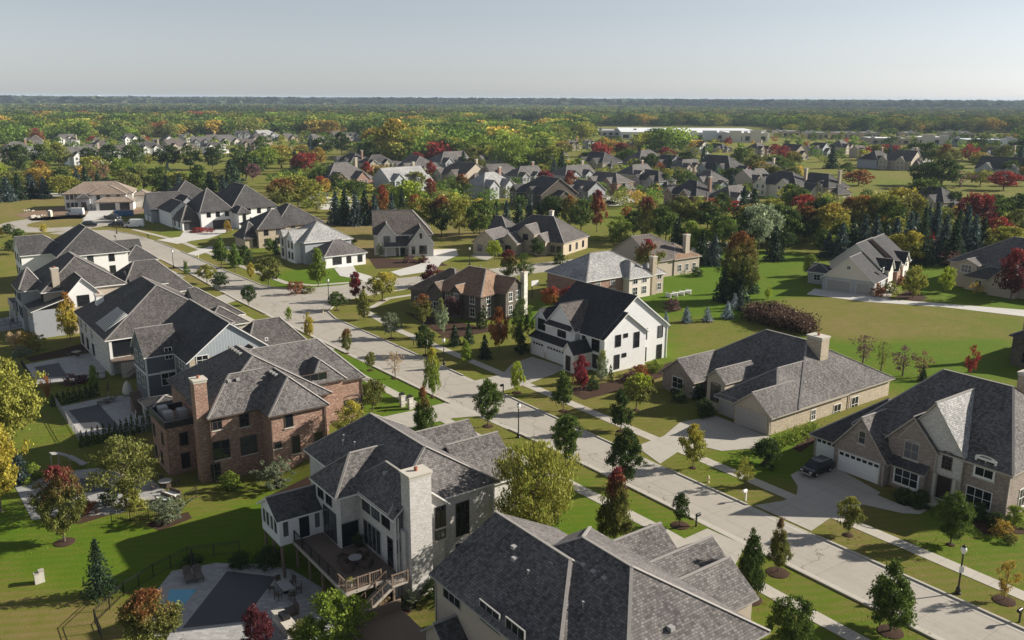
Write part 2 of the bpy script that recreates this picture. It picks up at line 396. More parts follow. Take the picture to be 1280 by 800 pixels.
    def boxpart(s, name, mat, *boxes):
        if len(boxes) > 1 and name in ('porch_column','porch_post','deck_post','brick_pier','stone_base','balcony_post','balustrade'):
            return [s.boxpart(name, mat, bx) for bx in boxes]
        m = MB()
        for bx in boxes: m.box(bx[0]-s.oa, bx[1]-s.oa, bx[2]-s.ob, bx[3]-s.ob, bx[4]-s.z, bx[5]-s.z)
        return m.build(name, mat, s.root)
    def spout(s, a, b, z0, z1):
        m = MB(); q = s.p(a, b, 0); m.box(q[0]-.05, q[0]+.05, q[1]-.05, q[1]+.05, z0-s.z, z1-s.z); return m.build('downspout', s.trimm, s.root)
    def vent(s, a, b, z, kind='box'):
        m = MB(); q = s.p(a, b, z)
        if kind == 'pipe': m.lathe([(.07,-.3),(.07,.45),(.1,.45),(.1,.55)], 8, q); return m.build('vent_pipe', M_TRIMG, s.root)
        m.box(q[0]-.2, q[0]+.2, q[1]-.2, q[1]+.2, q[2]-.15, q[2]+.14); return m.build('roof_vent', M_TRIMG, s.root)
    def done(s):
        for mb_, m in s.wall.values(): mb_.build('wall', m, s.root)
        for mb_, m in s.roof.values(): mb_.build('roof', m, s.root)
        for mb_, m in s.trim.values(): mb_.build('fascia', m, s.root)
        if s.cap.v: s.cap.build('ridge_cap', s.capm, s.root)
        return s.root
# ================================================================== HOUSES BESIDE THE STREET
GL = 'houses with walk-out yards on the left of the street'; GR = 'houses on the right of the street'
W_B = dict(frame=M_TRIMD, sill=None)

# --- white farmhouse
h = House('farmhouse', 'white two storey farmhouse with charcoal roof and black windows', -37, 24, 'house', GR, cap=M_CAPD)
SW = M_SID_WHT
h.block(-44.2,-30.6,17.6,31.6,5.7,'a','gg',.75,SW,M_SH_CHAR,oh=.5)
h.block(-31.6,-29.6,17.63,26.1,5.7,'a','gg',.747,SW,M_SH_CHAR,oh=.49)
h.block(-41.9,-35.3,16.6,22,5.95,'b','gg',1.0,SW,M_SH_BRN,oh=.4)
h.block(-45.2,-41.93,16.62,22,5.9,'b','gg',1.0,SW,M_SH_CHAR,oh=.35)
h.shed(-44.9,-35.4,15.6,17.58,3.2,4.25,'-b',M_SH_CHAR,SW,oh=.45)
h.block(-34.9,-32.5,14.1,18,3.2,'b','gg',1.1,SW,M_SH_CHAR,oh=.3)
h.shed(-41.6,-35.6,15.9,16.58,5.75,6.2,'-b',M_SH_CHAR,oh=.2)
for x, y, w, hh in ((772.8,426,.95,1.7),(782.3,419.3,.7,.5),(795.8,424.5,1.0,2.3),(771,452.3,.9,2.1),(780.2,443.8,.7,.5)): h.wA(-29.58,x,y,w,hh,nx=1,ny=2 if hh>1 else 1,**W_B)
for x, y, w, hh in ((806.3,417.6,.75,1.7),(825.5,414.3,.95,1.8),(804.8,443.2,.85,2.1),(824,439.3,.95,2.2)): h.wA(-30.58,x,y,w,hh,nx=1,**W_B)
h.wB(16.6,702.3,414.5,1.9,1.7,nx=2,**W_B); h.wB(16.62,677.2,405.5,1.7,1.7,nx=2,**W_B)
h.wB(16.6,693.5,407.5,.45,.5,nx=1,ny=1,**W_B); h.wB(16.6,711,412.5,.45,.5,nx=1,ny=1,**W_B)
h.win('-b',-31.6,17.6,4.3,1.6,2.2,nx=2,arch=True,**W_B); h.win('-b',-34.3,17.6,4.6,.6,1.0,nx=1,ny=1,**W_B); h.win('-b',-31.2,17.6,1.55,1.9,2.0,nx=2,**W_B)
h.garage('-b',-43.0,15.58,2.7); h.garage('-b',-38.2,15.58,4.9); h.door('-b',-33.7,14.08,1.2,2.4,.15)
h.boxpart('stone_base',M_STONEW,(-44.92,-44.55,15.5,15.9,0,1.1),(-41.3,-40.85,15.5,15.9,0,1.1),(-35.6,-35.38,15.5,15.9,0,1.1))
h.spout(-29.5,17.5,0,5.5); h.spout(-30.5,31.7,0,5.4); h.spout(-30.5,26.3,0,5.4)
h.vent(-36,27,9.0,'pipe'); h.vent(-40,25.8,9.7)
h.done()

# --- tan brick ranch with the big weathered roof
h = House('ranch_house', 'low tan brick ranch house with wide weathered hip roof and rear chimney', -8, 30, 'house', GR, trim=M_TRIMT)
G = M_SH_GREY
h.block(-19.6,.6,23,43.6,2.75,'a','hh',.52,M_BRK_TAN,G,oh=.5,hip=.667)
h.block(-8.4,.597,18.6,33,2.745,'b','hg',.78,M_BRK_TAN,G,oh=.497,hip=1.25)
h.block(-4.8,.594,17.5,25,2.74,'b','gg',.78,M_BRK_TAN,G,oh=.494,gwall=M_STUC_TAN)
h.block(-19.9,-14.2,20,27,2.8,'b','gg',.8,M_BRK_GRY,G)
h.block(-11.2,-8.2,19.4,26,4.3,'b','gg',.8,M_STUC_TAN,G,oh=.35)
h.chimney(-5.6,-3.3,32.6,34.3,2,9.0,M_BRK_TAN)
h.garage('-b',-2.1,17.48,4.5,2.3,M_GDOORG,glass=False); h.garage('-b',-6.7,18.58,2.7,2.3,M_GDOORG,glass=False)
h.win('-b',-17,20,1.6,1.9,1.5,nx=2,frame=M_TRIMW,sill=M_STONE); h.win('-b',-12.2,23,1.6,2.1,1.5,nx=3,frame=M_TRIMW,sill=M_STONE)
h.win('-b',-9.7,19.4,2.2,1.5,2.2,nx=2,frame=M_TRIMB,arch=True,pane=M_GLASS)
for x, y, w, hh in ((1016.5,518.5,.8,1.3),(1046,514,1.5,1.9),(1068,505,1.5,2.0)): h.wA(.6,x,y,w,hh,frame=M_TRIMW,sill=M_STONE)
h.spout(.72,17.6,0,2.5); h.spout(.72,34,0,2.5)
for b in (27,30): h.vent(-1.6,b,4.5)
h.done()

# --- grey brown brick house at the right edge
h = House('brick_house', 'two storey grey brown brick house with pointed gables and white double garage door', 18, 24, 'house', GR, trim=M_TRIMT)
B_, D = M_BRK_GRY, M_SH_DARK
h.block(12.2,28.6,17.5,34.5,5.4,'a','hh',.66,B_,M_SH_GREY,oh=.45,hip=.55)
h.block(7.4,16.9,16.8,30,2.75,'a','hh',.62,B_,D)
h.block(10.9,17.1,15.5,24,3.0,'b','gg',1.25,B_,M_SH_GREY,oh=.35)
h.block(16.3,21.5,17.0,24,5.3,'b','gg',1.08,B_,M_SH_GREY,oh=.35)
h.block(17.6,24.1,17.25,27,5.8,'b','gg',1.35,M_BRK_WHT,M_SH_SILV,oh=.3)
h.garage('-b',14.0,15.48,4.9); h.garage('-b',9.1,16.78,2.6)
h.win('-b',14.1,15.5,4.6,.7,1.3,nx=1,sill=M_STONE,arch=True); h.win('-b',18.9,17,4.3,1.5,1.7,sill=M_STONE,arch=True)
h.shed(17.2,20.9,16.3,16.98,2.75,3.3,'-b',M_SH_DARK,B_,oh=.3)
h.win('-b',19.05,16.28,1.5,2.5,1.6,nx=3,frame=M_TRIMW,sill=M_STONE,fw=.16)
h.win('-b',22.6,17.25,4.35,.9,1.6,nx=3,ny=4,frame=M_TRIMB,sill=M_STONE,arch=True)
h.door('-b',22.6,17.23,1.5,2.5,.2); h.wB(17.5,1231,586,1.7,1.7,frame=M_TRIMW,sill=M_STONE,arch=True,fw=.2)
h.wB(17.5,1223,622,2.4,1.8,nx=3,frame=M_TRIMW,sill=M_STONE)
h.wA(28.6,1277,622,1.2,1.9,frame=M_TRIMW,sill=M_STONE)
h.chimney(21.5,22.7,33,34.2,3,10.6,M_BRK_TAN)
h.spout(16.98,15.4,0,2.9); h.spout(28.7,17.4,0,5.1); h.spout(21.6,16.9,0,5.2); h.spout(24.2,17.2,0,5.4)
h.boxpart('brick_pier',M_STONE,(21.5,21.8,16.85,17.1,0,2.8),(23.6,23.9,16.85,17.1,0,2.8))
h.vent(20,30,8.3); h.vent(13,22.5,7.0)
h.done()

# --- dark brown brick corner house
h = House('corner_house', 'dark brown brick corner house with rust brown shakes and tall pale chimney', 0, 0, 'house', GR, rot=ROT+R(16), world=Vector(onz(601,403)), trim=M_TRIMB)
K = M_BRK_DRK
h.block(-18.2,-6,.5,11.5,4.1,'a','hh',.66,K,M_SH_WARM,oh=.4)
h.block(-11.5,0,0,12.2,5.0,'a','hh',.6,K,M_SH_RUST,oh=.4,hip=.62)  # redder shakes for sunlit slopes, browner for the shaded wing: light put into colour
h.block(-12.5,-9,-.4,6,4.6,'b','gg',.9,K,M_SH_WARM,oh=.3)
h.block(-5,2.2,4.6,10.4,5.1,'a','hg',.82,K,M_SH_RUST,oh=.35)
h.block(-6.6,-4.4,-.5,3,5.25,'b','gg',.95,K,M_SH_RUST,oh=.25)
h.chimney(2.1,3.0,9.2,10.3,0,8.2,M_STONEW)
for x, z in ((-16.5,1.6),(-13.8,1.6),(-8,1.6),(-8,4.0),(-2,1.6),(-2,4.0)): h.win('-b',x,0 if x > -10 else .5,z,1.1,1.5,frame=M_TRIMW,sill=M_STONE)
h.win('-b',-5.5,-.5,4.0,.9,1.5,frame=M_TRIMW,sill=M_STONE); h.win('-b',-10.7,-.4,1.6,1.4,1.6,frame=M_TRIMW,sill=M_STONE)
for y, z in ((2.2,1.6),(2.2,4.0)): h.win('+a',0,y,z,1.1,1.6,frame=M_TRIMW,sill=M_STONE)
for y, z in ((6,1.6),(6,4.1),(8.2,4.1)): h.win('+a',2.2,y,z,1.0,1.6,frame=M_TRIMW,sill=M_STONE)
h.vent(-12,7.5,6.8); h.vent(-7,8.5,8.0,'pipe')
h.done()

# --- big grey shingled house in the foreground
h = House('foreground_house', 'large taupe house in the foreground seen over its grey shingle hips', 20, -29, 'house', GL, trim=M_TRIMG)
T = M_STUC_TAN
h.block(11.8,26.4,-36.9,-25.4,5.25,'a','gh',.53,T,G,z0=-2.7,oh=.5)
h.block(13.5,31,-35.4,-23.0,5.3,'a','hh',.6,T,G,z0=-2.6,oh=.5)
h.block(20.3,25.6,-23.2,-16.8,2.9,'b','gg',.7,T,G,oh=.4)
h.block(17.2,22.4,-23.2,-15.3,2.85,'b','gg',.72,T,G,oh=.4)
h.block(13.4,17.0,-23.2,-16.6,3.0,'b','gg',.8,T,G,oh=.4)
h.block(13.0,16.2,-38.6,-36.8,1.6,'b','gg',.8,T,M_SH_DARK,z0=-2.6,oh=.3)
h.block(16.0,27,-40.2,-36.85,.9,'a','hh',.25,T,M_SH_DARK,z0=-2.6,oh=.3)
for x, y, w in ((565,742,2.3),(612,771,2.3),(644,793,2.0)): h.wB(-36.9,x,y,w,1.5,nx=3,frame=M_TRIMG)
h.win('-b',14.6,-38.62,.4,1.2,1.5,frame=M_TRIMG)
h.boxpart('deck_rail',M_WOOD,(6.5,12.5,-42.6,-42.45,-.6,.35),(6.5,6.65,-42.6,-37.2,-.6,.35),(6.5,12.5,-42.6,-37.2,-.75,-.6))
for b, z in ((-32.6,7.65),(-33.2,7.3)): h.vent(15.0+(-32-b)*1.5,b,z)
for a in (21.5,22.6,23.7): h.vent(a,-30.6,8.1)
h.vent(19.6,-31.9,7.75); h.vent(18.8,-33.5,6.9,'pipe'); h.vent(24.0,-32.8,6.75,'pipe'); h.vent(29.0,-29.6,6.7)
h.spout(11.75,-36.95,-2.6,5.0)
h.done()

# --- white brick house with the tall chimney and the deck
h = House('white_brick_house', 'whitewashed brick house with tall white chimney and raised rear deck', -6, -30, 'house', GL)
B_ = M_BRK_WHT
h.block(-15.5,1.5,-35.2,-24.4,5.7,'a','hh',.63,B_,G,z0=-2.6,oh=.45,hip=.62)
h.block(-9.1,-4.2,-37.4,-30,5.68,'b','hg',.95,B_,G,z0=-2.6,oh=.45)
h.block(-6,2.5,-35.25,-30.4,5.66,'a','hg',.85,B_,G,z0=-2.6,oh=.45)
h.block(-9,-1.6,-25,-19.4,3.9,'b','gg',.82,B_,G,oh=.4)
h.block(-16,-9.02,-25,-18.2,3.2,'b','gg',.75,B_,G,oh=.4)
h.block(-7.5,-3.2,-20.5,-17.6,3.0,'b','gg',.8,B_,G,oh=.3)
h.block(-12.4,-8.0,-41.6,-37.0,2.75,'b','gg',.6,M_SID_WHT,M_SH_DARK,z0=.0,oh=.3)
h.chimney(2.4,3.9,-34.6,-32.5,-2.6,9.3,B_)
h.boxpart('chimney_shoulder',B_,(2.45,3.4,-34.9,-32.2,-2.6,4.2))
for x, y, w, hh in ((503,650,1.0,2.0),(503,681,1.0,1.1),(550.5,646,.95,1.9),(550.5,667,.95,.9)): h.wA(2.5,x,y,w,hh,frame=M_TRIMD,ny=1,sill=M_STONE)
h.wA(1.5,578,648,1.3,3.2,nx=3,ny=3,frame=M_TRIMD,sill=M_STONE); h.wA(1.5,578,685,1.3,1.0,nx=3,ny=1,frame=M_TRIMD)
for a in (-3.0,-1.2): h.win('-b',a,-35.25,4.6,1.3,1.7,nx=2,ny=1,frame=M_TRIMD)
h.win('-b',.7,-35.25,4.6,1.3,1.7,nx=2,ny=1,frame=M_TRIMD)
h.win('-b',-2.0,-35.25,1.6,3.2,2.3,nx=4,ny=1,frame=M_TRIMG); h.win('-b',1.4,-35.25,1.6,.8,2.6,nx=1,ny=1,frame=M_TRIMD)
for a in (-8.0,-6.2): h.win('-b',a,-37.4,4.6,1.1,1.7,nx=2,ny=1,frame=M_TRIMD)
h.win('-b',-6.2,-37.4,1.8,2.6,2.8,nx=3,ny=2,frame=M_TRIMD)
h.win('+a',-4.2,-36.4,1.35,1.7,2.3,nx=1,ny=1,frame=M_TRIMG,name='patio_door')
for a in (-11.6,-10.7,-9.7,-8.8): h.win('-b',a,-41.6,1.7,.66,1.4,nx=1,ny=1,frame=M_TRIMW)
h.win('+a',-8.0,-39.2,1.3,1.0,2.1,nx=1,ny=1,frame=M_TRIMW,name='porch_door')
for b in (-41.0,-37.9): h.win('+a',-8.0,b,1.6,.5,1.5,nx=1,ny=1,frame=M_TRIMW)
h.boxpart('porch_post',M_WOOD,*[(a,a+.2,b,b+.2,-2.6,.0) for a in (-12.3,-10.2,-8.3) for b in (-41.5,)])
h.spout(2.62,-35.35,-2.4,5.3); h.spout(2.62,-35.1,-2.4,5.3); h.spout(1.6,-24.4,-2,5.3); h.spout(-4.15,-37.3,0,5.3)
for a, b, z in ((-12,-33.0,7.15),(-11.3,-33.4,6.9),(-9.6,-33,7.2)): h.vent(a,b,z,'pipe')
h.vent(-2.4,-33.5,7.2)
# the deck is bolted to the house
h.boxpart('deck',M_DECK,(-8.0,2.9,-40.3,-37.4,.0,.18),(-4.15,2.9,-37.4,-35.3,.0,.18))
h.boxpart('deck_rim',M_TRIMT,(-8.05,2.95,-40.38,-40.3,-.14,.16),(2.9,2.97,-40.3,-35.3,-.14,.16),(2.9,4.3,-36.7,-35.2,.0,.16))
for a in (-7.8,-5,-2.2,.6,2.75): h.boxpart('deck_post',M_WOOD,(a-.09,a+.09,-40.2,-40.02,-2.6,.0))
h.boxpart('deck_post',M_WOOD,(4.05,4.23,-36.6,-36.42,-2.6,.0))
m = MB()
def rail(p, q, n, top=1.0):
    p, q = Vector(h.p(*p)), Vector(h.p(*q))
    m.bar(p+Vector((0,0,top)), q+Vector((0,0,top)), .1, .06); m.bar(p+Vector((0,0,.15)), q+Vector((0,0,.15)), .05)
    for i in range(n+1):
        k = p.lerp(q, i/n); m.bar(k, k+Vector((0,0,top+.08)), .11)
    for i in range(n*6):
        k = p.lerp(q, (i+.5)/(n*6)); m.bar(k+Vector((0,0,.15)), k+Vector((0,0,top)), .03)
rail((2.85,-40.25,.18),(2.85,-37.0,.18),3); rail((2.85,-40.25,.18),(1.2,-40.25,.18),1); rail((4.25,-36.7,.16),(4.25,-35.2,.16),1)
m.build('deck_railing', M_WOOD, h.root); m = MB()
rail((1.2,-40.25,.18),(-7.9,-40.25,.18),5); m.build('deck_railing', M_BLACK, h.root); m = MB()
for i in range(14):
    z = .0-.18*i; b = -36.75-.28*i; q = h.p(3.6,b,z); m.box(q[0]-.55,q[0]+.55,q[1]-.15,q[1]+.15,q[2]-.05,q[2])
for a in (3.02,4.2): m.bar(h.p(a,-36.6,0), h.p(a,-40.6,-2.5), .06, .28)
m.build('deck_stair', M_TRIMT, h.root); m = MB()
for a in (3.02,4.2):
    m.bar(h.p(a,-36.6,1.0), h.p(a,-40.6,-1.5), .08, .06)
    for i in range(5): t = i/4; m.bar(h.p(a,-36.6-4*t,-.05-2.5*t), h.p(a,-36.6-4*t,1.0-2.5*t), .07)
m.build('stair_handrail', M_WOOD, h.root)
h.done()

# --- red brick house
h = House('red_brick_house', 'tall red brick house with steep grey roofs and brick rear chimney', -37, -31, 'house', GL, trim=M_TRIMB)
B_ = M_BRK_RED
h.block(-47,-31.2,-40,-26,5.6,'a','hh',.62,B_,G,z0=-2.7,oh=.45,hip=.75)
h.block(-38.2,-31.0,-40.2,-33,5.63,'b','hg',.85,B_,G,z0=-2.7,oh=.45)
h.block(-37,-27.9,-34.4,-27.9,5.6,'a','hh',.9,B_,G,z0=-2.4,oh=.45,hip=.8)
h.block(-49,-34.6,-34,-19.8,5.55,'b','hh',.5,B_,G,z0=-1,oh=.45,hip=.4)
h.block(-40,-34.1,-26.6,-22.6,6.1,'a','hh',.95,B_,G,oh=.4)
h.block(-42,-35.8,-43.9,-39.9,3.2,'a','hh',.0,B_,None,z0=-2.7)
h.chimney(-33.0,-31.6,-41.5,-40.1,-2.7,9.5,B_)
h.boxpart('terrace_parapet',M_TRIMD,(-42.1,-35.7,-44.0,-43.8,3.2,4.0),(-35.9,-35.7,-43.8,-40.2,3.2,4.0),(-42.1,-41.9,-43.8,-40.2,3.2,4.0))
for a, b in ((-40.8,-42.8),(-38.6,-42.8),(-38.6,-41.2)): h.boxpart('cooling_unit',M_TRIMG,(a-.6,a+.6,b-.5,b+.5,3.25,4.3))
for x, y in ((271,527),(305,523)): h.wA(-31.0,x,y,1.0,1.8,nx=2,frame=M_TRIMB,sill=M_STONE)
for x, y, w in ((277,562,1.8),(311,556,1.8)): h.wA(-31.0,x,y,w,2.1,nx=2,frame=M_TRIMB,sill=M_STONE)
h.wA(-31.0,270,590,1.0,2.0,nx=1,frame=M_TRIMB)
for x, y, w, hh in ((361,524,.9,1.8),(370,555,.9,2.1),(347,556,.8,.7),(398,550,.9,2.0)): h.wA(-27.9,x,y,w,hh,nx=1,frame=M_TRIMB,sill=M_STONE,ny=1)
for z in (4.2,1.2,-1.3): h.win('-b',-32.6,-40.2,z,.9,1.7,nx=1,frame=M_TRIMB,sill=M_STONE)
h.wA(-34.1,393,475,3.2,1.5,nx=3,ny=1,frame=M_TRIMB,sill=M_STONE)
for a, z in ((-41,1.5),(-37.5,1.5),(-41,-1.2),(-38.5,-1.2)): h.win('-b',a,-43.9,z,.7,1.5,nx=1,ny=1,frame=M_TRIMB)
h.win('+a',-35.8,-42,1.6,.9,1.5,nx=1,ny=1,frame=M_TRIMB); h.win('+a',-35.8,-42,-1.1,.9,1.8,nx=1,ny=1,frame=M_TRIMB)
h.win('+a',-34.6,-21.2,1.6,3.0,1.9,nx=3,frame=M_TRIMB,arch=True)
for a in (-42.4,-41.5,-40.6,-39.7,-38.8): h.vent(a,-33.7,9.75)
for b in (-36.9,-35.9): h.vent(-33.8,b,8.2)
for a in (-34,-33.2,-32.4): h.vent(a,-31.8,8.35)
h.spout(-27.8,-34.45,-2.4,5.3); h.spout(-27.8,-27.85,-1,5.3); h.spout(-30.9,-40.3,-2.6,5.3); h.spout(-34.5,-19.75,0,5.2)
h.done()

# --- slate blue house
h = House('blue_house', 'slate blue sided house with wide board and batten gable and charcoal roof', -62, -28, 'house', GL)
B_ = M_SID_BLUE
h.block(-72,-54.4,-35.5,-24,5.4,'a','gg',.76,M_BRK_TAN,M_SH_DARK,z0=-2.6,oh=.5,gwall=M_BB_BLUE)
h.boxpart('side_wall',B_,(-71.9,-54.3,-35.62,-35.49,-2.6,5.35))
h.block(-67.5,-60.8,-39.6,-35,5.3,'b','gg',.9,B_,M_SH_MID,z0=-2.6,oh=.4)
h.block(-71,-63.4,-24.2,-15,3.0,'b','hh',.85,M_BRK_TAN,M_SH_MID,oh=.4,hip=.7)
h.block(-55.5,-52.9,-28.6,-25.6,5.0,'a','gg',.85,M_BRK_TAN,M_SH_DARK,oh=.3,gwall=M_BB_BLUE)
h.block(-57.5,-52.5,-41.5,-36.5,.1,'a','hh',.3,None,M_SH_DARK,z0=-2.6,oh=.3)
h.boxpart('porch_column',M_TRIMW,*[(a,a+.3,b,b+.3,-2.6,.1) for a in (-57.3,-52.9) for b in (-41.4,-37)])
h.boxpart('band_board',M_TRIMW,(-60.85,-60.72,-39.6,-35.6,2.2,2.45),(-67.5,-60.8,-39.7,-39.58,2.2,2.45),(-60.85,-60.70,-39.72,-39.5,-2.6,5.2),(-60.85,-60.72,-35.75,-35.6,-2.6,5.2))
for x, y, hh, w in ((210.5,441.5,1.6,.9),(211,472,2.0,1.9)): h.wA(-60.8,x,y,w,hh,frame=M_TRIMW)
for a, z in ((-65.8,4.0),(-63,4.0),(-65.8,.9),(-63,.9)): h.win('-b',a,-39.6,z,1.3,1.7,frame=M_TRIMW)
for a in (-59.6,-58.2,-56.8,-55.4): h.win('-b',a,-35.62,4.1,1.0,1.7,frame=M_TRIMW)
for a in (-58.8,-56.0): h.win('-b',a,-35.62,.8,1.6,2.0,frame=M_TRIMW)
h.wA(-54.4,253,450,1.5,1.2,frame=M_TRIMW); h.wA(-52.9,310.5,444,1.6,.8,nx=3,ny=1,frame=M_TRIMW); h.wA(-54.4,328.5,439,.7,1.0,nx=1,ny=1,frame=M_TRIMD)
h.win('+a',-63.4,-18,1.6,1.6,1.4,frame=M_TRIMW); h.wA(-54.4,333,424,.3,.3,nx=1,ny=1,frame=M_TRIMW)
h.boxpart('rear_steps',M_DECK,*[(-61.5+.35*i,-61.2+.35*i,-42,-40.6,-2.6,.2-.35*i) for i in range(8)])
h.done()

# --- house with the slatted pergola roof
h = House('porch_house', 'grey roofed house with covered rear porch, slatted pergola and outdoor stair', -90, -31, 'house', GL)
h.block(-103,-80.2,-40.5,-21,3.5,'a','hh',.62,M_STONEW,M_SH_MID,z0=-2.7,oh=.5,hip=.72)
h.block(-98,-86,-24,-17,3.2,'b','gh',.7,M_STONEW,M_SH_MID,oh=.4)
h.block(-88,-80.4,-25,-18.2,3.0,'b','hh',.6,M_STONEW,M_SH_MID,oh=.4)
h.boxpart('porch_column',M_TRIMW,(-80.3,-79.9,-40.4,-40.0,-2.7,3.4),(-80.3,-79.9,-36.6,-36.2,.2,3.4))
h.boxpart('porch_opening',M_GLASS,(-80.25,-80.1,-39.9,-34.5,.35,3.1))
h.boxpart('porch_floor',M_DECK,(-80.2,-77.6,-40.5,-33,-.1,.12))
h.boxpart('porch_apron',M_BB_TAN,(-77.7,-77.55,-39.4,-33,-2.7,-.1),(-80.2,-77.6,-33.1,-32.95,-2.7,-.1))
m = MB()
for i in range(13): z = -.1-.2*i; q = h.p(-77.2,-34.6-.33*i,z); m.box(q[0]-.6,q[0]+.6,q[1]-.16,q[1]+.16,q[2]-.2,q[2])
for aa in (-77.8,-76.6): m.bar(h.p(aa,-34.4,.9), h.p(aa,-38.9,-1.7), .1); m.bar(h.p(aa,-34.4,-.1), h.p(aa,-38.9,-2.7), .1, .5)
m.build('outdoor_stair', M_DECK, h.root)
m = MB()
for i in range(14):
    t = i/13; m.bar(h.p(-91.6+9.6*0-.0, -38.6+6.6*t, 4.85+4.0*t+.12), h.p(-82.6+0,-38.6+6.6*t,4.85+4.0*t+.12), .07, .1) if 0 else None
for i in range(9):
    t = i/8; a = -89.2+t*6.4
    m.bar(h.p(a,-40.2+.0*t,3.95), h.p(a,-36.6,6.2), .11, .14)
m.build('pergola_slat', M_TRIMW, h.root)
h.chimney(-99.0,-97.6,-38.2,-37,3,6.8,M_STUC_WHT)
for a in (-100.5,-96.5,-92): h.win('-b',a,-40.5,1.7,1.4,1.8,frame=M_TRIMW); h.win('-b',a,-40.5,-1.1,1.4,1.9,frame=M_TRIMD)
h.vent(-86,-31,8.0)
h.done()

# --- tan and white house beyond it
h = House('gabled_house', 'white and tan brick house with wide grey roof, long dormer and rear balcony', -120, -32, 'house', GL)
h.block(-131,-113.8,-44,-30,5.5,'a','hh',.7,M_STUC_TAN,M_SH_MID,z0=-2.6,oh=.45,hip=.8)
h.block(-129,-112.6,-31,-17.5,3.0,'b','hh',.62,M_BRK_TAN,M_SH_MID,oh=.45,hip=.6)
h.block(-117,-110.6,-40.4,-35.4,5.2,'a','gg',1.05,M_STUC_WHT,M_SH_DARK,z0=-2.6,oh=.35,lower=(2.4,M_BRK_TAN))
h.block(-126,-118,-47.2,-43,5.3,'b','hh',.85,M_STUC_GRY,M_SH_MID,z0=-2.6,oh=.35)
h.block(-119,-113.5,-28.2,-22.4,4.5,'a','gh',.0,M_STUC_TAN,None)
h.shed(-119.5,-113.4,-28.4,-22.2,4.6,6.6,'+a',M_SH_MID,oh=.35)
h.win('+a',-113.5,-25.3,4.0,3.6,.6,nx=4,ny=1,frame=M_TRIMW)
h.chimney(-115.2,-114.0,-42.2,-41.0,3,9.2,M_STUC_TAN)
h.wA(-110.6,104.5,375.5,1.9,1.9,frame=M_TRIMD); h.wA(-110.6,106,400,2.0,1.6,frame=M_TRIMD)
for b in (-33,-20): h.win('+a',-112.6,b if b > -31 else -30.2,1.7,1.2,1.5,frame=M_TRIMW)
for a in (-124.5,-121,-118.8): h.win('-b',a,-47.2,4.0,1.2,1.7,frame=M_TRIMD); h.win('-b',a,-47.2,.9,1.2,1.9,frame=M_TRIMD)
for a in (-129,-116,-114.6): h.win('-b',a,-44,4.0,1.2,1.7,frame=M_TRIMD); h.win('-b',a,-44,.9,1.4,1.9,frame=M_TRIMD)
h.boxpart('balcony',M_TRIMG,(-133,-126.2,-47.8,-44,-.1,.1),(-133,-126.2,-47.8,-47.7,.1,1.1),(-133,-132.9,-47.7,-44,.1,1.1))
h.boxpart('balcony_post',M_TRIMW,(-132.9,-132.6,-47.7,-47.4,-2.6,-.1),(-127,-126.7,-47.7,-47.4,-2.6,-.1),(-130,-129.7,-47.7,-47.4,-2.6,-.1))
h.shed(-117.9,-110.7,-46.5,-40.45,2.6,4.4,'-b',M_SH_DARK,M_STUC_GRY,z0=-2.6,oh=.3)
for a in (-116,-113): h.win('-b',a,-46.5,1.2,1.5,1.6,frame=M_TRIMW)
h.done()

h = House('steep_roof_house', 'white house with very steep dark roof behind the house with the long dormer', -163, -32, 'house', GL)
h.block(-168,-158,-41.5,-31,5.6,'b','gh',.68,M_STUC_WHT,M_SH_DARK,z0=-2.4,oh=.45)
h.block(-168.5,-151.5,-35,-20.5,5.6,'a','hh',.72,M_STUC_WHT,M_SH_DARK,z0=-2.4,oh=.45,hip=.75)
h.block(-168,-161,-22,-15,3.2,'b','gg',.8,M_STUC_WHT,M_SH_DARK,oh=.4)
h.block(-160,-152,-21,-14,3.0,'b','hh',.7,M_STUC_WHT,M_SH_DARK,oh=.4)
for b in (-33,-28.5,-24): h.win('+a',-151.5,b,4.2,1.1,1.7,frame=M_TRIMD,single=True); h.win('+a',-151.5,b,1.4,1.1,1.7,frame=M_TRIMD,single=True)
for a in (-166.5,-163,-159.5): h.win('-b',a,-41.5,4.2,1.2,1.7,frame=M_TRIMD,single=True); h.win('-b',a,-41.5,.9,1.4,1.9,frame=M_TRIMD,single=True)
h.done()
# ================================================================== HOUSES FARTHER OUT
GS = 'houses across the side street'
def auto(h, side, fixed, u0, u1, zs, n, w=1.1, hh=1.6, frame=M_TRIMD):
    for z in zs:
        for i in range(n):
            u = u0+(u1-u0)*(i+.5)/n
            a, b = (fixed, u) if side in ('+a', '-a') else (u, fixed)
            h.win(side, a, b, z, w, hh, frame=frame, single=True)
# right side of the street, past the corner
h = House('hip_roof_house', 'white house with silver hip roof and two front gables beyond the corner lawn', -143, 24, 'house', GR)
h.block(-152,-138.7,17.6,30,5.7,'a','hh',.62,M_STUC_GRY,M_SH_SILV)
h.block(-140,-131,19.3,30,3.2,'b','hh',.62,M_STUC_WHT,M_SH_GREY)
h.block(-151.5,-148,16.3,22,5.5,'b','gg',1.1,M_STONEW,M_SH_SILV,oh=.3); h.block(-146.5,-141.5,16.0,22,5.5,'b','gg',1.0,M_STUC_WHT,M_SH_SILV,oh=.3)
auto(h,'-b',16.0,-146,-142,(1.7,4.4),2,.9); auto(h,'-b',16.3,-151.5,-148,(1.7,4.4),1,.9,2.0); h.win('+a',-131,22.4,1.6,2.2,1.7,nx=3,frame=M_TRIMD); auto(h,'+a',-131,24,30,(1.6,),2); h.done()
h = House('brick_house', 'tan brick house with dark hip roofs and low front wing between two white houses', -177, 26, 'house', GR, trim=M_TRIMB)
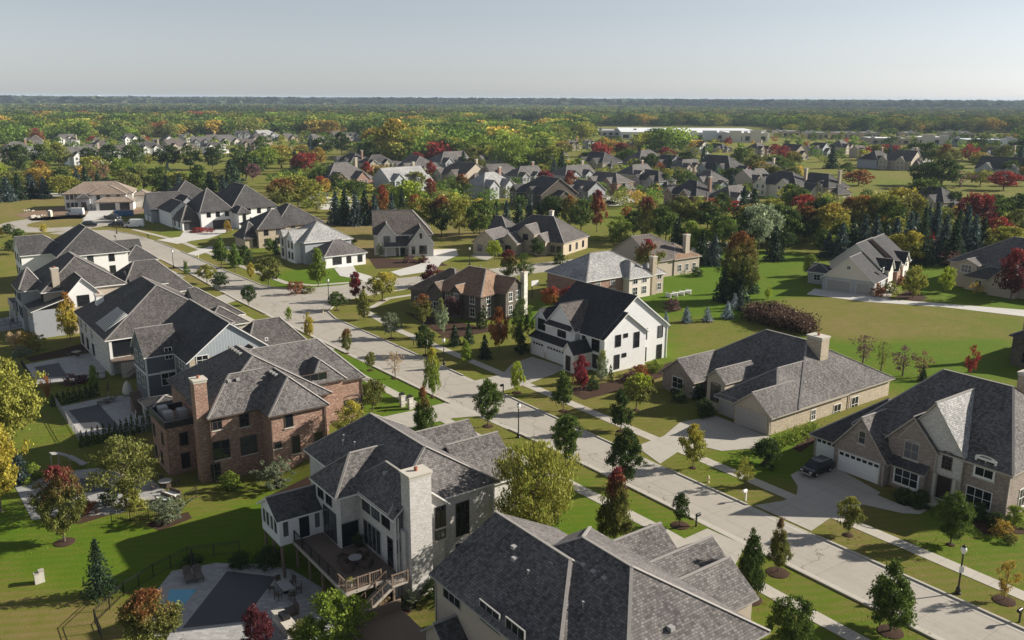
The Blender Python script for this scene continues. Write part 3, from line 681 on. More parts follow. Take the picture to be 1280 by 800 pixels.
h.block(-187,-170.5,23,37,5.6,'a','hh',.68,M_BRK_TAN,M_SH_DARK); h.block(-182,-168.6,17,25,5.4,'b','hg',.6,M_BRK_TAN,M_SH_DARK); h.block(-177.5,-169.6,13.6,19,3.1,'b','hh',.95,M_BRK_TAN,M_SH_DARK)
auto(h,'+a',-168.6,17.5,24.5,(1.6,4.2),2); auto(h,'+a',-170.5,26,37,(1.6,4.2),3); auto(h,'+a',-169.6,14,18.5,(1.5,),1,1.0,2.0); h.done()
h = House('modern_house', 'large white house with steep charcoal roofs and two dark garage doors', -220, 22, 'house', GR, trim=M_TRIMD, cap=M_CAP)
h.block(-224,-213,9.6,16,3.1,'b','hh',.75,M_STUC_WHT,M_SH_BRN); h.block(-228,-211.5,15,25,5.8,'b','hh',.75,M_STUC_WHT,M_SH_DARK); h.block(-238,-213,25.2,40,6.0,'a','hh',.85,M_STUC_WHT,M_SH_DARK)
h.block(-214,-206.5,25,28.5,5.3,'a','hh',.9,M_STUC_WHT,M_SH_DARK); h.block(-236,-222,9,16,5.2,'a','hg',.8,M_STUC_WHT,M_SH_DARK)
h.garage('+a',-213,12.8,4.9,2.4,M_GDOORD,glass=False,frame=M_TRIMD); h.garage('+a',-211.5,21.2,5.2,2.6,M_GDOORD,glass=False,frame=M_TRIMD)
auto(h,'+a',-211.5,16,24.5,(4.6,),3); auto(h,'+a',-206.5,25.4,28.2,(1.8,4.2),1,.9,2.2); auto(h,'+a',-213,29,39,(1.8,4.6),3); auto(h,'-b',9.6,-223,-214,(1.6,),2); h.done()
h = House('bluish_house', 'blue grey house with dark gables and pale double garage beside the parked van', -246, 18, 'house', GR, trim=M_TRIMG)
h.block(-258,-241,14,30,5.6,'a','hh',.8,M_STUC_GRY,M_SH_DARK); h.block(-247,-237,7,18,4.2,'b','gg',1.0,M_STUC_GRY,M_SH_DARK); h.block(-244,-233,14,22,4.8,'a','gg',.9,M_STUC_GRY,M_SH_DARK); h.block(-256,-249,11,16,4.8,'b','gg',1.0,M_STUC_GRY,M_SH_DARK)
h.garage('-b',-239.6,6.98,2.6,2.4); h.garage('-b',-244,6.98,3.6,2.4); auto(h,'+a',-233,15,21.5,(1.6,4),2,frame=M_TRIMW); auto(h,'-b',7,-246,-238,(4.6,),1,frame=M_TRIMW); h.done()
g = ground(126, 262)
h = House('cul_de_sac_house', 'cream stucco house with tan roof at the head of the cul-de-sac', 0, 0, 'house', None, rot=R(17), world=g, trim=M_TRIMB)
C, TS = plain('pale_cream_stucco', (.74,.71,.66), .85, .2, .05, 2), M_SH_TAN
h.block(-12,11,2,15,5.9,'a','hh',.55,C,TS); h.block(-3,9,-.5,6,5.7,'b','hh',.5,C,TS); h.block(-1,11.5,-3.5,3,3.2,'a','hh',.5,C,TS); h.block(11,16.5,4,13,4.6,'b','hh',.5,C,TS); h.block(-7,-3,-2.5,3,4.8,'b','hh',.6,M_STUC_GRY,M_SH_DARK)
h.garage('-b',2.8,-3.5,5,2.5,M_GDOORD,glass=False); h.garage('-b',8.6,-3.5,3,2.5,M_GDOORD,glass=False)
auto(h,'-b',2,-11.6,-7.4,(1.7,4.6),3,.9); auto(h,'-b',-.5,-2,8,(4.6,),3,1.0); auto(h,'+a',11,3,13,(1.7,4.4),2); h.door('-b',-5,-2.5,1.5,2.8,.2); h.done()
g = ground(505, 320)
h = House('gabled_house', 'white brick house with two pointed front gables and steep brown roof', 0, 0, 'house', GS, rot=R(9), world=g)
h.block(-7.6,7.4,2,14,5.7,'a','gh',.88,M_BRK_WHT,M_SH_BRN,hip=.8); h.block(-6.6,-2,.2,8,5.6,'b','gg',1.25,M_BRK_WHT,M_SH_DARK,oh=.3); h.block(1.2,7.6,-1.6,6,3.4,'b','gg',1.35,M_BRK_WHT,M_SH_DARK,oh=.35)
h.shed(-4.8,1.2,-.8,2,2.9,4.9,'-b',M_SH_DARK)
h.boxpart('porch_column',M_TRIMW,(-4.7,-4.5,-.8,-.6,0,2.8),(-1.2,-1.0,-.8,-.6,0,2.8))
h.win('-b',-4.3,.2,4.3,1.5,1.7,frame=M_TRIMD,single=True); h.win('-b',4.9,-1.6,1.8,1.8,2.1,frame=M_TRIMD,single=True); h.win('-b',2.4,-1.6,1.7,.7,1.9,frame=M_TRIMD,single=True,nx=1); h.win('-b',4.4,-1.6,5.4,.5,1.2,frame=M_TRIMD,single=True,nx=1)
h.win('-b',-3.6,2,1.5,1.8,2,frame=M_TRIMD,single=True); h.door('-b',-.3,2,1.6,2.4,.1); auto(h,'-a',-7.6,3,13,(1.6,4.4),2); h.done()
h = House('gabled_house', 'wide tan brick house with several lit gables left of the silver roofed house', 0, 0, 'house', GS, rot=ROT+R(24), world=Vector(onz(704,320)), trim=M_TRIMT)
h.block(-20,0,0,15,3.7,'a','hh',.72,M_BRK_TAN,M_SH_MID,hip=.9)
h.block(-22.5,-15,-8.5,4,3.3,'b','gh',.8,M_BRK_TAN,M_SH_GREY); h.block(-16,-11,-5.5,4,3.3,'b','gh',.9,M_BRK_TAN,M_SH_GREY,oh=.35)
h.block(-13,-8,-1.5,7,5.4,'b','gh',.85,M_BRK_TAN,M_SH_GREY,oh=.35); h.block(-7.6,-4.2,-2.2,4,3.9,'b','gh',1.0,M_BRK_TAN,M_SH_GREY,oh=.3); h.block(-24,-18,2,10,5.0,'a','gh',.8,M_STUC_TAN,M_SH_MID,oh=.35)
auto(h,'+a',0,2,14,(1.6,),3,1.1,1.7); auto(h,'-b',0,-4,-.4,(1.6,),2,1.2,1.6); auto(h,'-b',-8.5,-22,-15.5,(1.6,),2,1.3); auto(h,'-b',-5.5,-15,-12,(1.6,),1,1.6,1.6); auto(h,'-b',-2.2,-7.4,-4.4,(1.6,),1,1.3,2.2); auto(h,'-b',-1.5,-12,-9,(4.4,),1,1.4,1.5); h.chimney(-9,-8,9,10,3,10.2,M_STONEW); h.done()
h = House('silver_roof_house', 'brick house with silver weathered hip roof and rear bay between chimneys', -73, 55, 'house', GS)
h.block(-79,-66.4,46,64,4.9,'b','hh',.62,M_BRK_RED,M_SH_SILV); h.block(-72,-64.6,56,62,4.7,'a','hh',.85,M_STUC_CRM,M_SH_SILV); h.block(-70,-65.2,61.5,66.5,4.6,'a','hh',.7,M_STUC_TAN,M_SH_SILV)
h.chimney(-65.9,-64.8,62.8,64,0,8,M_BRK_TAN); auto(h,'+a',-64.6,56.4,61.6,(1.5,3.8),2,1.2,1.5,M_TRIMW); auto(h,'+a',-66.4,47,55,(1.6,3.9),2,1.1,1.4,M_TRIMW); auto(h,'+a',-65.2,64.2,66.4,(1.5,3.8),1,1.1,1.4,M_TRIMW)
h.boxpart('balustrade',M_TRIMW,*[(-62,-60.5,a,a+.15,0,.9) for a in (64,66,68,70)],(-60.6,-60.45,64,70.2,.85,1.0)); h.done()
h = House('brown_roof_house', 'grey house with broad brown gable roof and chimney behind a red maple', -85, 84, 'house', GS, trim=M_TRIMT)
h.block(-92,-77,75.6,89,4.2,'b','gh',.62,M_STUC_TAN,M_SH_BRN); h.block(-88,-76.8,82,90.5,4.1,'a','hh',.6,M_STUC_TAN,M_SH_RUST); h.chimney(-78.6,-77.6,86.4,87.8,0,9,M_STUC_TAN); auto(h,'+a',-76.8,82.6,90,(1.6,),3,1.0,1.5,M_TRIMW); auto(h,'-b',75.6,-90,-78,(1.6,),3,1,1.5,M_TRIMW); h.done()
o = onz(1090, 370); h = House('garage_house', 'cream house with grey garage doors at the end of the long pale driveway', 0, 0, 'house', GS, rot=ROT+R(16), world=Vector(o))
h.block(-10.6,0,0,9.5,3.0,'b','gg',.88,M_SID_GRY,M_SH_CHAR,gwall=M_STUC_CRM); h.block(-12,-1.4,8.5,20,4.8,'b','gg',.85,M_STUC_CRM,M_SH_CHAR); h.block(-15.5,-10.6,5,12,2.8,'a','gh',.35,M_STUC_GRY,M_SH_DARK)
h.block(-9,.4,9.6,13.2,4.3,'a','gg',1.1,M_STUC_CRM,M_SH_CHAR,oh=.3); h.block(-9,1.0,14.2,17,3.6,'a','gg',1.2,M_BRK_RED,M_SH_CHAR,oh=.3); h.block(-9,1.0,19,23.5,4.4,'a','gg',1.0,M_STUC_CRM,M_SH_CHAR,oh=.3); h.block(-12,.6,17,25.5,4.6,'b','gg',.8,M_BRK_RED,M_SH_CHAR)
h.garage('-b',-7.1,0,4.9,2.4,M_GDOORG,glass=False,frame=M_STONEW); h.garage('-b',-2.0,0,2.7,2.4,M_GDOORG,glass=False,frame=M_STONEW); h.win('-b',-5.3,0,5.4,.7,.7,nx=2,ny=2,frame=M_TRIMW,single=True)
h.win('+a',0,4.2,1.7,3,1.4,nx=3,frame=M_TRIMW,single=True); h.win('+a',0,6.6,4.6,.8,1.0,frame=M_TRIMW,single=True); auto(h,'+a',1.0,19.4,23,(1.7,4.2),1,1.2,1.5,M_TRIMW); auto(h,'+a',.6,24,25.3,(1.7,),1,.8,1.5,M_TRIMW); h.win('-b',-13.5,5,1.5,1.4,1.2,frame=M_TRIMW,single=True); h.done()
h = House('stone_house', 'tan stone house with grey roof and white framed dormer by the lone red tree', -22, 134, 'house', GS, trim=M_TRIMT)
h.block(-36,-6,128,146,5.2,'a','hh',.6,M_STUC_TAN,M_SH_GREY); h.block(-30,-12,123.5,130,3.1,'a','hh',.6,M_STUC_TAN,M_SH_DARK); h.block(-33,-28.5,125,131,5.4,'b','gg',.4,M_STUC_TAN,M_SH_GREY); h.block(-24,-18.5,121.6,128,3.3,'b','gg',1.0,M_STUC_TAN,M_SH_DARK)
h.win('-b',-30.7,125,4.2,2.2,1.6,nx=3,frame=M_TRIMW,single=True); auto(h,'-b',123.5,-29,-13,(1.6,),4,1.3,1.5,M_TRIMW); h.done()
h = House('shaded_house', 'dark brick house at the right edge beyond the thin red sapling', 10, 82, 'house', GS, trim=M_TRIMB)
h.block(2.4,17,75,90,4.4,'b','hh',.6,M_BRK_DRK,M_SH_DARK); h.block(3.6,8,72.6,78,3.0,'b','gg',.8,M_BRK_DRK,M_SH_DARK); h.chimney(3.0,4.0,76.5,77.6,0,8.6,M_BRK_RED); auto(h,'-b',75,8.4,16.6,(1.6,),2,1.3,1.6,M_TRIMB); auto(h,'-b',72.6,4,7.6,(1.6,),1,1.3,1.6,M_TRIMB); h.done()

HRNG = random.Random(5)
def far_house(px, py, wpx, wall, roof, label, group, q=None, two=True, near=False, name='house', chim=None, drop=1.0):
    g = ground(px, py); mpp = math.hypot(g.x, g.y)/FPX; L = min(26, wpx*mpp*(1.12 if near else 1.15)); D = L*HRNG.uniform(.62, .78)
    rot = ROT+R(90)*(HRNG.random() < .5 if q is None else q)+R(HRNG.uniform(-9, 9))
    g = g+Vector((0, D*.3, 0))
    h = House(name, label, 0, 0, 'house', group, rot=rot, world=g, trim=HRNG.choice([M_TRIMW, M_TRIMT, M_TRIMT]))
    ze = 5.4 if two else 3.2; P = HRNG.uniform(.62, .8); e = HRNG.choice(['hh', 'gh', 'hg', 'gg'])
    h.block(-L/2,L/2,-D/2,D/2,ze,'a',e,P,wall,roof)
    k = L*.28
    for u, d, zz in ((-L*.28, HRNG.uniform(1.2,3), ze-.1), (L*.22, HRNG.uniform(.8,2.4), ze-.15)):
        h.block(u-k/2,u+k/2,-D/2-d,0,zz,'b','gg',P*1.25,wall,roof,oh=.3); auto(h,'-b',-D/2-d,u-k/2+.3,u+k/2-.3,(1.6,4.1) if two else (1.6,),2 if k > 4 else 1,1.0,1.5,M_TRIMW)
    h.block(L/2-.5,L/2+L*.22,-D*.35,D*.32,3.0 if two else 2.8,'a','gh' if HRNG.random() < .5 else 'gg',P,wall,roof)
    auto(h,'+a',L/2+L*.22,-D*.3,D*.28,(1.5,),2,1.0,1.4,M_TRIMW)
    if near: h.block(-L*.1,L*.12,-D*.2,D/2+2,ze,'b','gg',P*1.1,wall,roof,oh=.3)
    if chim or HRNG.random() < .35: h.chimney(L*.36,L*.36+1.2,D*.1,D*.1+1,ze-2,ze+P*D/2+1.6,chim or HRNG.choice([M_BRK_TAN, M_BRK_RED]),flue=False)
    h.done()
G3 = 'houses in the tree belt across the middle distance'
RB, RG, RD, RS = M_SH_BRN, M_SH_GREY, M_SH_DARK, M_SH_SILV
for a in [
 (425,238,56,M_BRK_RED,RG,'red brick house with tall chimney in front of a red maple',1),
 (441,213,36,M_STUC_GRY,RD,'grey roofed house just behind the red brick house with chimney',0),
 (500,239,52,M_SID_GRY,RS,'blue grey house with pale roof and columned porch behind dark spruces',1),
 (522,222,44,M_STUC_TAN,RG,'brown grey roofed house rising behind the house with columned porch',0),
 (576,232,50,M_STUC_TAN,RB,'tan house with broad roof and chimney between two red trees',0),
 (560,214,42,M_STUC_GRY,RG,'house with steep grey hip just above the tan house between red trees',1),
 (622,212,38,M_STUC_GRY,RG,'topmost of the stacked grey roofs left of the big willow crown',0),
 (628,232,40,M_STUC_TAN,RG,'middle of the stacked grey roofs left of the big willow crown',1),
 (612,247,48,M_SID_GRY,RS,'low pale blue sided house with silver roof behind dark conifers',1),
 (682,258,60,M_BRK_DRK,RD,'dark brick house with white rear porch and pale gabled end',0),
 (694,204,26,M_STUC_CRM,RG,'small cream house half hidden at the right of the big green crown',0),
 (716,232,46,M_STUC_GRY,RG,'grey roofed house behind two small red trees',1),
 (753,214,40,M_STUC_TAN,RD,'dark roofed tan house with square tan chimney',0),
 (764,242,42,M_BRK_RED,RG,'brick house with attached garage facing the parked dark car',0),
 (808,214,44,M_STUC_GRY,RG,'house with tall pointed grey gables left of a round red tree',1),
 (833,216,34,M_STUC_GRY,RD,'low dark roofed house below the round red tree',0),
 (858,220,28,M_STUC_TAN,RG,'small grey hip roofed house right of the round red tree',1),
 (868,260,48,M_BRK_RED,RD,'brick house with pale pink end wall above the conifers',0),
 (914,262,36,M_STUC_GRY,RG,'house with steep dark hip beside the silvery round tree',1),
 (906,224,44,M_STUC_GRY,RD,'large house with broad dark roof and pale peaked gable',0),
 (942,238,36,M_STUC_TAN,RG,'grey roofed house between the broad dark roof and the cream house',1),
 (984,246,54,M_STUC_CRM,RD,'long cream house with rows of windows and charcoal roof',0),
 (1032,248,40,M_STUC_TAN,RD,'dark roofed house with flat dormer right of the long cream house',0),
 (1098,210,32,M_STUC_GRY,RD,'dark house under the bright red tree row at the lawn edge',1),
 (1128,212,34,M_STUC_TAN,RB,'tan brown house on the lawn right of the dark house',0),
 (1150,203,22,M_STUC_WHT,RD,'white peaked house half hidden behind round green trees',1),
 (1254,204,26,M_STUC_WHT,RG,'white gabled house near the right edge above the crimson tree',0),
 (1264,224,48,M_SID_GRY,RD,'pale grey sided house at the right edge behind the crimson tree',0),
 (655,234,36,M_STUC_GRY,RG,'grey house right beside the middle stacked grey roof',1),
 (592,228,30,M_STUC_TAN,RB,'brown roofed house squeezed left of the stacked grey roofs',0),
 (645,214,26,M_STUC_TAN,RG,'small grey roof just right of the topmost stacked roof',1),
 (818,240,40,M_STUC_GRY,RD,'dark hip roofed house left of the pink walled brick house',0),
 (795,231,36,M_STUC_TAN,RG,'grey roofed tan house below the tall pointed grey gables',1),
 (886,240,36,M_STUC_GRY,RG,'grey roofed house below the broad dark roof',0),
 (962,228,34,M_STUC_GRY,RD,'dark roofed house above the long cream house',1),
 (734,254,34,M_STUC_GRY,RG,'grey roofed house just left of the paved court',0),
 (470,216,34,M_STUC_TAN,RD,'dark roofed house behind the left end of the columned porch house',1),
 (1172,268,46,M_STUC_TAN,RD,'dark roofed house with pale triangular gable among blue spruces',0)]:
    far_house(*a[:6],G3,q=a[6],near=True)
GF = 'houses of the far subdivision beyond the lawns'
NUM = 'first second third fourth fifth sixth seventh eighth ninth tenth eleventh twelfth thirteenth fourteenth fifteenth sixteenth seventeenth eighteenth nineteenth twentieth'.split()
WN = {M_STUC_WHT.name:'white', M_STUC_GRY.name:'grey', M_STUC_TAN.name:'tan', M_STUC_CRM.name:'cream'}; RN = {RB.name:'brown', RG.name:'grey', RD.name:'dark', RS.name:'pale'}
far_house(104,206,34,M_STUC_WHT,RG,'largest pale grey roofed house standing alone beside the far left lawn',GF,q=1)
ROWS = [('upper far left row', [(43,184,20,1,0),(79,181,17,0,1),(92,183,11,0,0),(122,181,14,2,0),(160,181,16,0,2),(176,186,16,0,2),(207,183,24,0,0),(233,177,14,0,0),(261,178,16,1,0),(284,181,24,3,1),(302,175,13,1,2),(322,181,18,2,0),(331,176,22,1,3),(358,176,18,2,1),(390,180,22,3,1),(424,178,18,2,0),(440,177,13,1,2)]),
        ('lower far left row', [(4,201,14,2,0),(18,194,22,1,1),(40,198,14,1,3),(122,190,30,2,0),(149,199,24,0,0),(187,194,20,0,2),(220,192,26,2,0),(250,185,18,1,1),(266,192,20,0,2),(312,188,18,2,0),(357,194,16,1,2)]),
        ('far row above the broad green crown', [(464,181,14,1,2),(525,181,12,0,2),(546,180,16,0,2),(660,180,12,0,1),(700,184,14,2,0),(716,188,14,2,0),(735,186,12,1,2)]),
        ('far row below the white warehouse', [(800,189,20,2,0),(826,184,18,2,0),(873,192,22,0,2),(900,190,18,2,2),(948,195,22,2,0),(992,199,24,2,2),(1022,194,20,1,2),(1052,192,24,2,0),(1076,197,18,2,0)])]
WL, RL = [M_STUC_WHT, M_STUC_GRY, M_STUC_TAN, M_STUC_CRM], [RB, RG, RD, RS]
for rn, lst in ROWS:
    for i, (x, y, w, wi, ri) in enumerate(lst):
        far_house(x, y, w, WL[wi], RL[ri], f'{WN[WL[wi].name]} house, {RN[RL[ri].name]} roof, {NUM[i]} from left in {rn}', GF, two=HRNG.random() < .7)
# flat roofed buildings on the far commercial strip
def flat_building(name, label, px, py, wpx, hgt, depth, wall, roofm, rotd=-4, steps=(), group='flat roofed buildings on the commercial strip', bays=0, tower=None):
    g = ground(px, py); mpp = math.hypot(g.x, g.y)/FPX; L = wpx*mpp
    h = House(name, label, 0, 0, 'building', group, rot=R(rotd), world=g)
    h.block(-L/2,L/2,0,depth,hgt,'a','hh',0,wall,None,closed=False)
    h.boxpart('roof',roofm,(-L/2+.4,L/2-.4,.4,depth-.4,hgt-.8,hgt-.3))
    for u, w, e in steps: h.boxpart('parapet',wall,(u*L-w/2,u*L+w/2,-.8,1.2,0,hgt+e))
    for i in range(bays):
        u = -L/2+L*(i+.5)/bays; h.win('-b',u,0,hgt*.4,L/bays*.55,hgt*.45,frame=M_TRIMG,single=True,nx=3,ny=1)
    R_ = random.Random(px)
    for i in range(max(2, int(L/28))):
        u = R_.uniform(-L/2+3,L/2-3); v = R_.uniform(4,depth-4); h.boxpart('cooling_unit',M_TRIMG,(u-1.6,u+1.6,v-1.3,v+1.3,hgt-.3,hgt+1.3))
    if tower: h.boxpart('tower',wall,(tower-3,tower+3,-1,5,0,hgt+5))
    h.done()
M_PAN = plain('white_wall_panels', (.72,.72,.70), .7, .2, .06, .2); M_RFW = plain('white_membrane_roof', (.70,.71,.72), .7, .2, .05, .1); M_RFG = plain('grey_membrane_roof', (.38,.38,.38), .8, .2, .1, .1); M_PAB = plain('blue_grey_wall_panels', (.28,.33,.38), .7)
flat_building('warehouse','long white flat roofed warehouse on the horizon side of town',868,175,176,7.5,150,M_PAN,M_RFW,-5,((-.3,12,1.5),(.1,14,2),(.42,16,2.5)),bays=14)
flat_building('store','white end block attached right of the long warehouse',934,178,46,9,60,M_STUC_CRM,M_RFW,-5,((.2,10,2.5),(-.3,10,2)),bays=5)
flat_building('store','small white flat roofed building left of the long warehouse',652,161,26,7,40,M_PAN,M_RFW,-3,bays=3)
flat_building('store','low pale building just left of the long warehouse',752,170,44,6,60,M_STUC_CRM,M_RFG,-3,bays=6)
flat_building('store','brown store with flat white roof right of the warehouse',1113,181,42,6,36,M_STUC_TAN,M_RFW,-4,((.1,8,1.5),),bays=5)
flat_building('store','white store with raised entrance parapet on the commercial strip',1166,181,32,7,30,M_STUC_CRM,M_RFW,-4,((-.2,10,2.5),(.35,8,2)),bays=4)
flat_building('store','long blue grey store with white roof near the right edge',1234,184,44,6.5,34,M_PAB,M_RFW,-4,bays=6)
flat_building('store','square white tower building at the right edge of the strip',1265,187,12,9,12,M_PAN,M_RFW,-4,bays=1,tower=0)
for px, w, l in ((1090,18,'low pale store behind the flat white roofed store'),(1140,16,'tiny pale store between two white roofed stores'),(1192,16,'small pale store right of the white entrance store'),(985,26,'low brown store nearest the warehouse end'),(1022,24,'low brown store with tan front in the strip middle'),(1060,26,'low tan store left of the white roofed store'),(1205,22,'low dark store between the white and blue grey stores')):
    flat_building('store', l, px, 174 if px > 1000 else 172, w, 7, 26, M_STUC_TAN, M_RFG, -4, bays=4)
# water tower on the horizon
g = ground(124, 129); t_ = thing('water_tower', 'small white water tower on the horizon', 'water tower', g)
s_ = math.hypot(g.x, g.y)/FPX; m = MB(); m.lathe([(1.2*s_,0),(.7*s_,1.2*s_),(.7*s_,5*s_)], 12); m.build('pedestal', M_PAN, t_)
m = MB(); m.lathe([(.7*s_,5*s_),(2.1*s_,6.2*s_),(2.2*s_,7.4*s_),(1.4*s_,8.2*s_),(.1,8.5*s_)], 16); m.build('tank', M_PAN, t_, smooth=True)
# ================================================================== GROUND, STREETS, POOLS
def inpoly(X, Y, poly):
    ins = np.zeros(X.shape, bool); n = len(poly)
    for i in range(n):
        x0, y0 = poly[i]; x1, y1 = poly[(i+1) % n]
        c = ((y0 > Y) != (y1 > Y)); d = (y1-y0) if abs(y1-y0) > 1e-9 else 1e-9
        ins ^= c & (X < (x1-x0)*(Y-y0)/d+x0)
    return ins
def pxw(pts): return [tuple(ground(*p))[:2] for p in pts]
# how dry the grass is: watered lawns, meadow, thin verges
DRY = [(.45, None),
 (.02, [(-40,575),(60,640),(200,660),(380,600),(400,602),(420,700),(300,800),(-60,800)]),
 (.62, [(-40,700),(60,742),(210,760),(150,830),(-60,830)]),
 (.30, [(-10,480),(150,520),(140,600),(-10,620)]),
 (.55, [(480,560),(640,590),(800,660),(700,700),(600,640)]), (.03, [(404,425),(440,440),(566,500),(585,510),(560,540),(600,560),(660,565),(770,640),(690,640),(500,560),(400,470)]),
 (.10, [(640,585),(720,600),(845,690),(760,720),(640,640)]), (.12, [(770,610),(890,660),(840,690),(700,600)]),
 (.25, [(930,690),(1010,720),(1240,830),(1000,830)]),
 (.58, [(610,470),(1300,800),(1300,690),(960,560),(800,500),(640,440)]), (.28, [(1100,690),(1300,780),(1300,700),(1130,640)]),
 (.04, [(868,590),(905,560),(950,545),(1030,540),(1010,610),(960,600)]), (.15, [(1120,640),(1290,700),(1290,640),(1200,620)]),
 (.55, [(700,470),(830,455),(860,520),(790,560),(690,490)]),
 (.06, [(650,390),(840,300),(1010,320),(960,400),(830,455),(640,400)]),
 (.42, [(830,400),(935,398),(930,440),(840,455)]),
 (.53, [(935,402),(985,368),(1240,392),(1262,420),(1100,430),(1040,425),(1020,412)]), (.06, [(1000,415),(1060,428),(1150,424),(1262,425),(1300,470),(1140,500),(1050,450)]),
 (.05, [(1130,300),(1300,300),(1300,390),(1180,380),(1120,360)]), (.08, [(950,320),(1030,325),(1020,372),(950,370)]),
 (.70, [(380,270),(480,275),(490,345),(430,330)]), (.62, [(560,270),(620,290),(600,320),(540,310)]),
 (.02, [(330,345),(400,335),(470,350),(440,372),(330,362)]), (.5, [(430,330),(560,325),(540,350),(470,350)]),
 (.5, [(0,330),(40,330),(20,400),(0,420)]), (.62, [(0,250),(80,245),(210,300),(330,360),(300,370),(150,320),(0,290)]), (.3, [(0,190),(250,190),(250,235),(0,240)]),
 (.35, [(990,205),(1240,215),(1260,245),(1000,250)]), (.3, [(760,250),(830,255),(820,290),(750,285)])]
def axis(lo, hi, mid):
    return np.array([-22000,-9000,-4000,-1800,-900,lo-60]+list(np.arange(lo, hi, mid))+[hi+60,900,1800,4000,9000,22000], float)
av, bv = axis(-430, 80, 1.25), axis(-125, 175, 1.25)
AA, BB = np.meshgrid(av, bv, indexing='ij')
XX = OX-Sx*AA+Nx*BB; YY = OY-Sy*AA+Ny*BB
def TZn(a, b):
    S_ = lambda e0, e1, x: (lambda t: t*t*(3-2*t))(np.clip((x-e0)/(e1-e0), 0, 1))
    return np.where(b < -25, -2.55*S_(25.5, 36.5, -b)*S_(-205, -165, a)*(1-S_(70, 110, a))*(1-S_(78, 120, -b)), 0)
_tz = TZ
def TZ(a, b): return float(TZn(np.array(a), np.array(b)))
ZZ = TZn(AA, BB)
dry = np.full(AA.shape, .45)
for v, poly in DRY:
    if poly: dry[inpoly(XX, YY, pxw(poly))] = v
k = np.ones((5, 5))/25                                            # soften the borders
pad = np.pad(dry, 2, mode='edge'); dry = sum(pad[i:i+dry.shape[0], j:j+dry.shape[1]]*k[i, j] for i in range(5) for j in range(5))
na, nb = AA.shape; idx = np.arange(na*nb).reshape(na, nb)
F = np.stack([idx[:-1,:-1], idx[1:,:-1], idx[1:,1:], idx[:-1,1:]], -1).reshape(-1, 4)
def np_mesh(name, V, F, mats, attr=None):
    me = bpy.data.meshes.new(name); me.vertices.add(len(V)); me.vertices.foreach_set('co', np.asarray(V, np.float32).ravel())
    n = F.shape[1]; me.loops.add(F.size); me.polygons.add(len(F)); me.loops.foreach_set('vertex_index', F.astype(np.int32).ravel())
    me.polygons.foreach_set('loop_start', np.arange(0, F.size, n, dtype=np.int32)); me.polygons.foreach_set('loop_total', np.full(len(F), n, np.int32))
    for m in mats: me.materials.append(m)
    for nm, typ, dom, key, arr in attr or ():
        at = me.attributes.new(nm, typ, dom); at.data.foreach_set(key, np.asarray(arr, np.float32).ravel())
    me.update(calc_edges=True); return me
t = NT('grass', .95, .1); pos = t.n('ShaderNodeNewGeometry').outputs['Position']
dn = t.n('ShaderNodeAttribute', attribute_name='dry').outputs['Fac']
big = t.noise(.035, 5, pos); mid = t.noise(.32, 6, pos, .7); fine = t.noise(6, 3, pos, .8); vf = t.noise(24, 2, pos, .8)
d = t.math('ADD', dn, t.math('MULTIPLY_ADD', big, .8, -.4)); d = t.math('ADD', d, t.math('MULTIPLY_ADD', mid, .8, -.4))
mp = t.n('ShaderNodeMapping'); mp.inputs['Rotation'].default_value = (0, 0, -ROT+.5); t.l(pos, mp.inputs[0])
wv = t.n('ShaderNodeTexWave'); wv.inputs['Scale'].default_value = .28; wv.inputs['Distortion'].default_value = .6; wv.inputs['Detail'].default_value = 1; t.l(mp.outputs[0], wv.inputs[0])
d = t.math('ADD', d, t.math('MULTIPLY_ADD', wv.outputs['Fac'], .17, -.085))
col = t.ramp(d, [(.0, (.115,.205,.012)), (.22, (.150,.212,.018)), (.45, (.205,.205,.040)), (.68, (.265,.213,.072)), (.95, (.33,.25,.115))])
col = t.mix(t.math('MULTIPLY', fine, .55), col, t.mix(1., col, .5, 'MULTIPLY')); col = t.mix(t.math('MULTIPLY', vf, .4), col, t.mix(1., col, .55, 'MULTIPLY'))
t.base(col); t.bump(t.math('ADD', vf, fine), 1.0, .06); M_GRASS = t.m
gme = np_mesh('ground', np.stack([XX, YY, ZZ], -1).reshape(-1, 3), F, [M_GRASS], [('dry', 'FLOAT', 'POINT', 'value', dry)])
gme.polygons.foreach_set('use_smooth', np.ones(len(F), bool))
go = bpy.data.objects.new('ground', gme); COL.objects.link(go); tag(go, kind='structure')

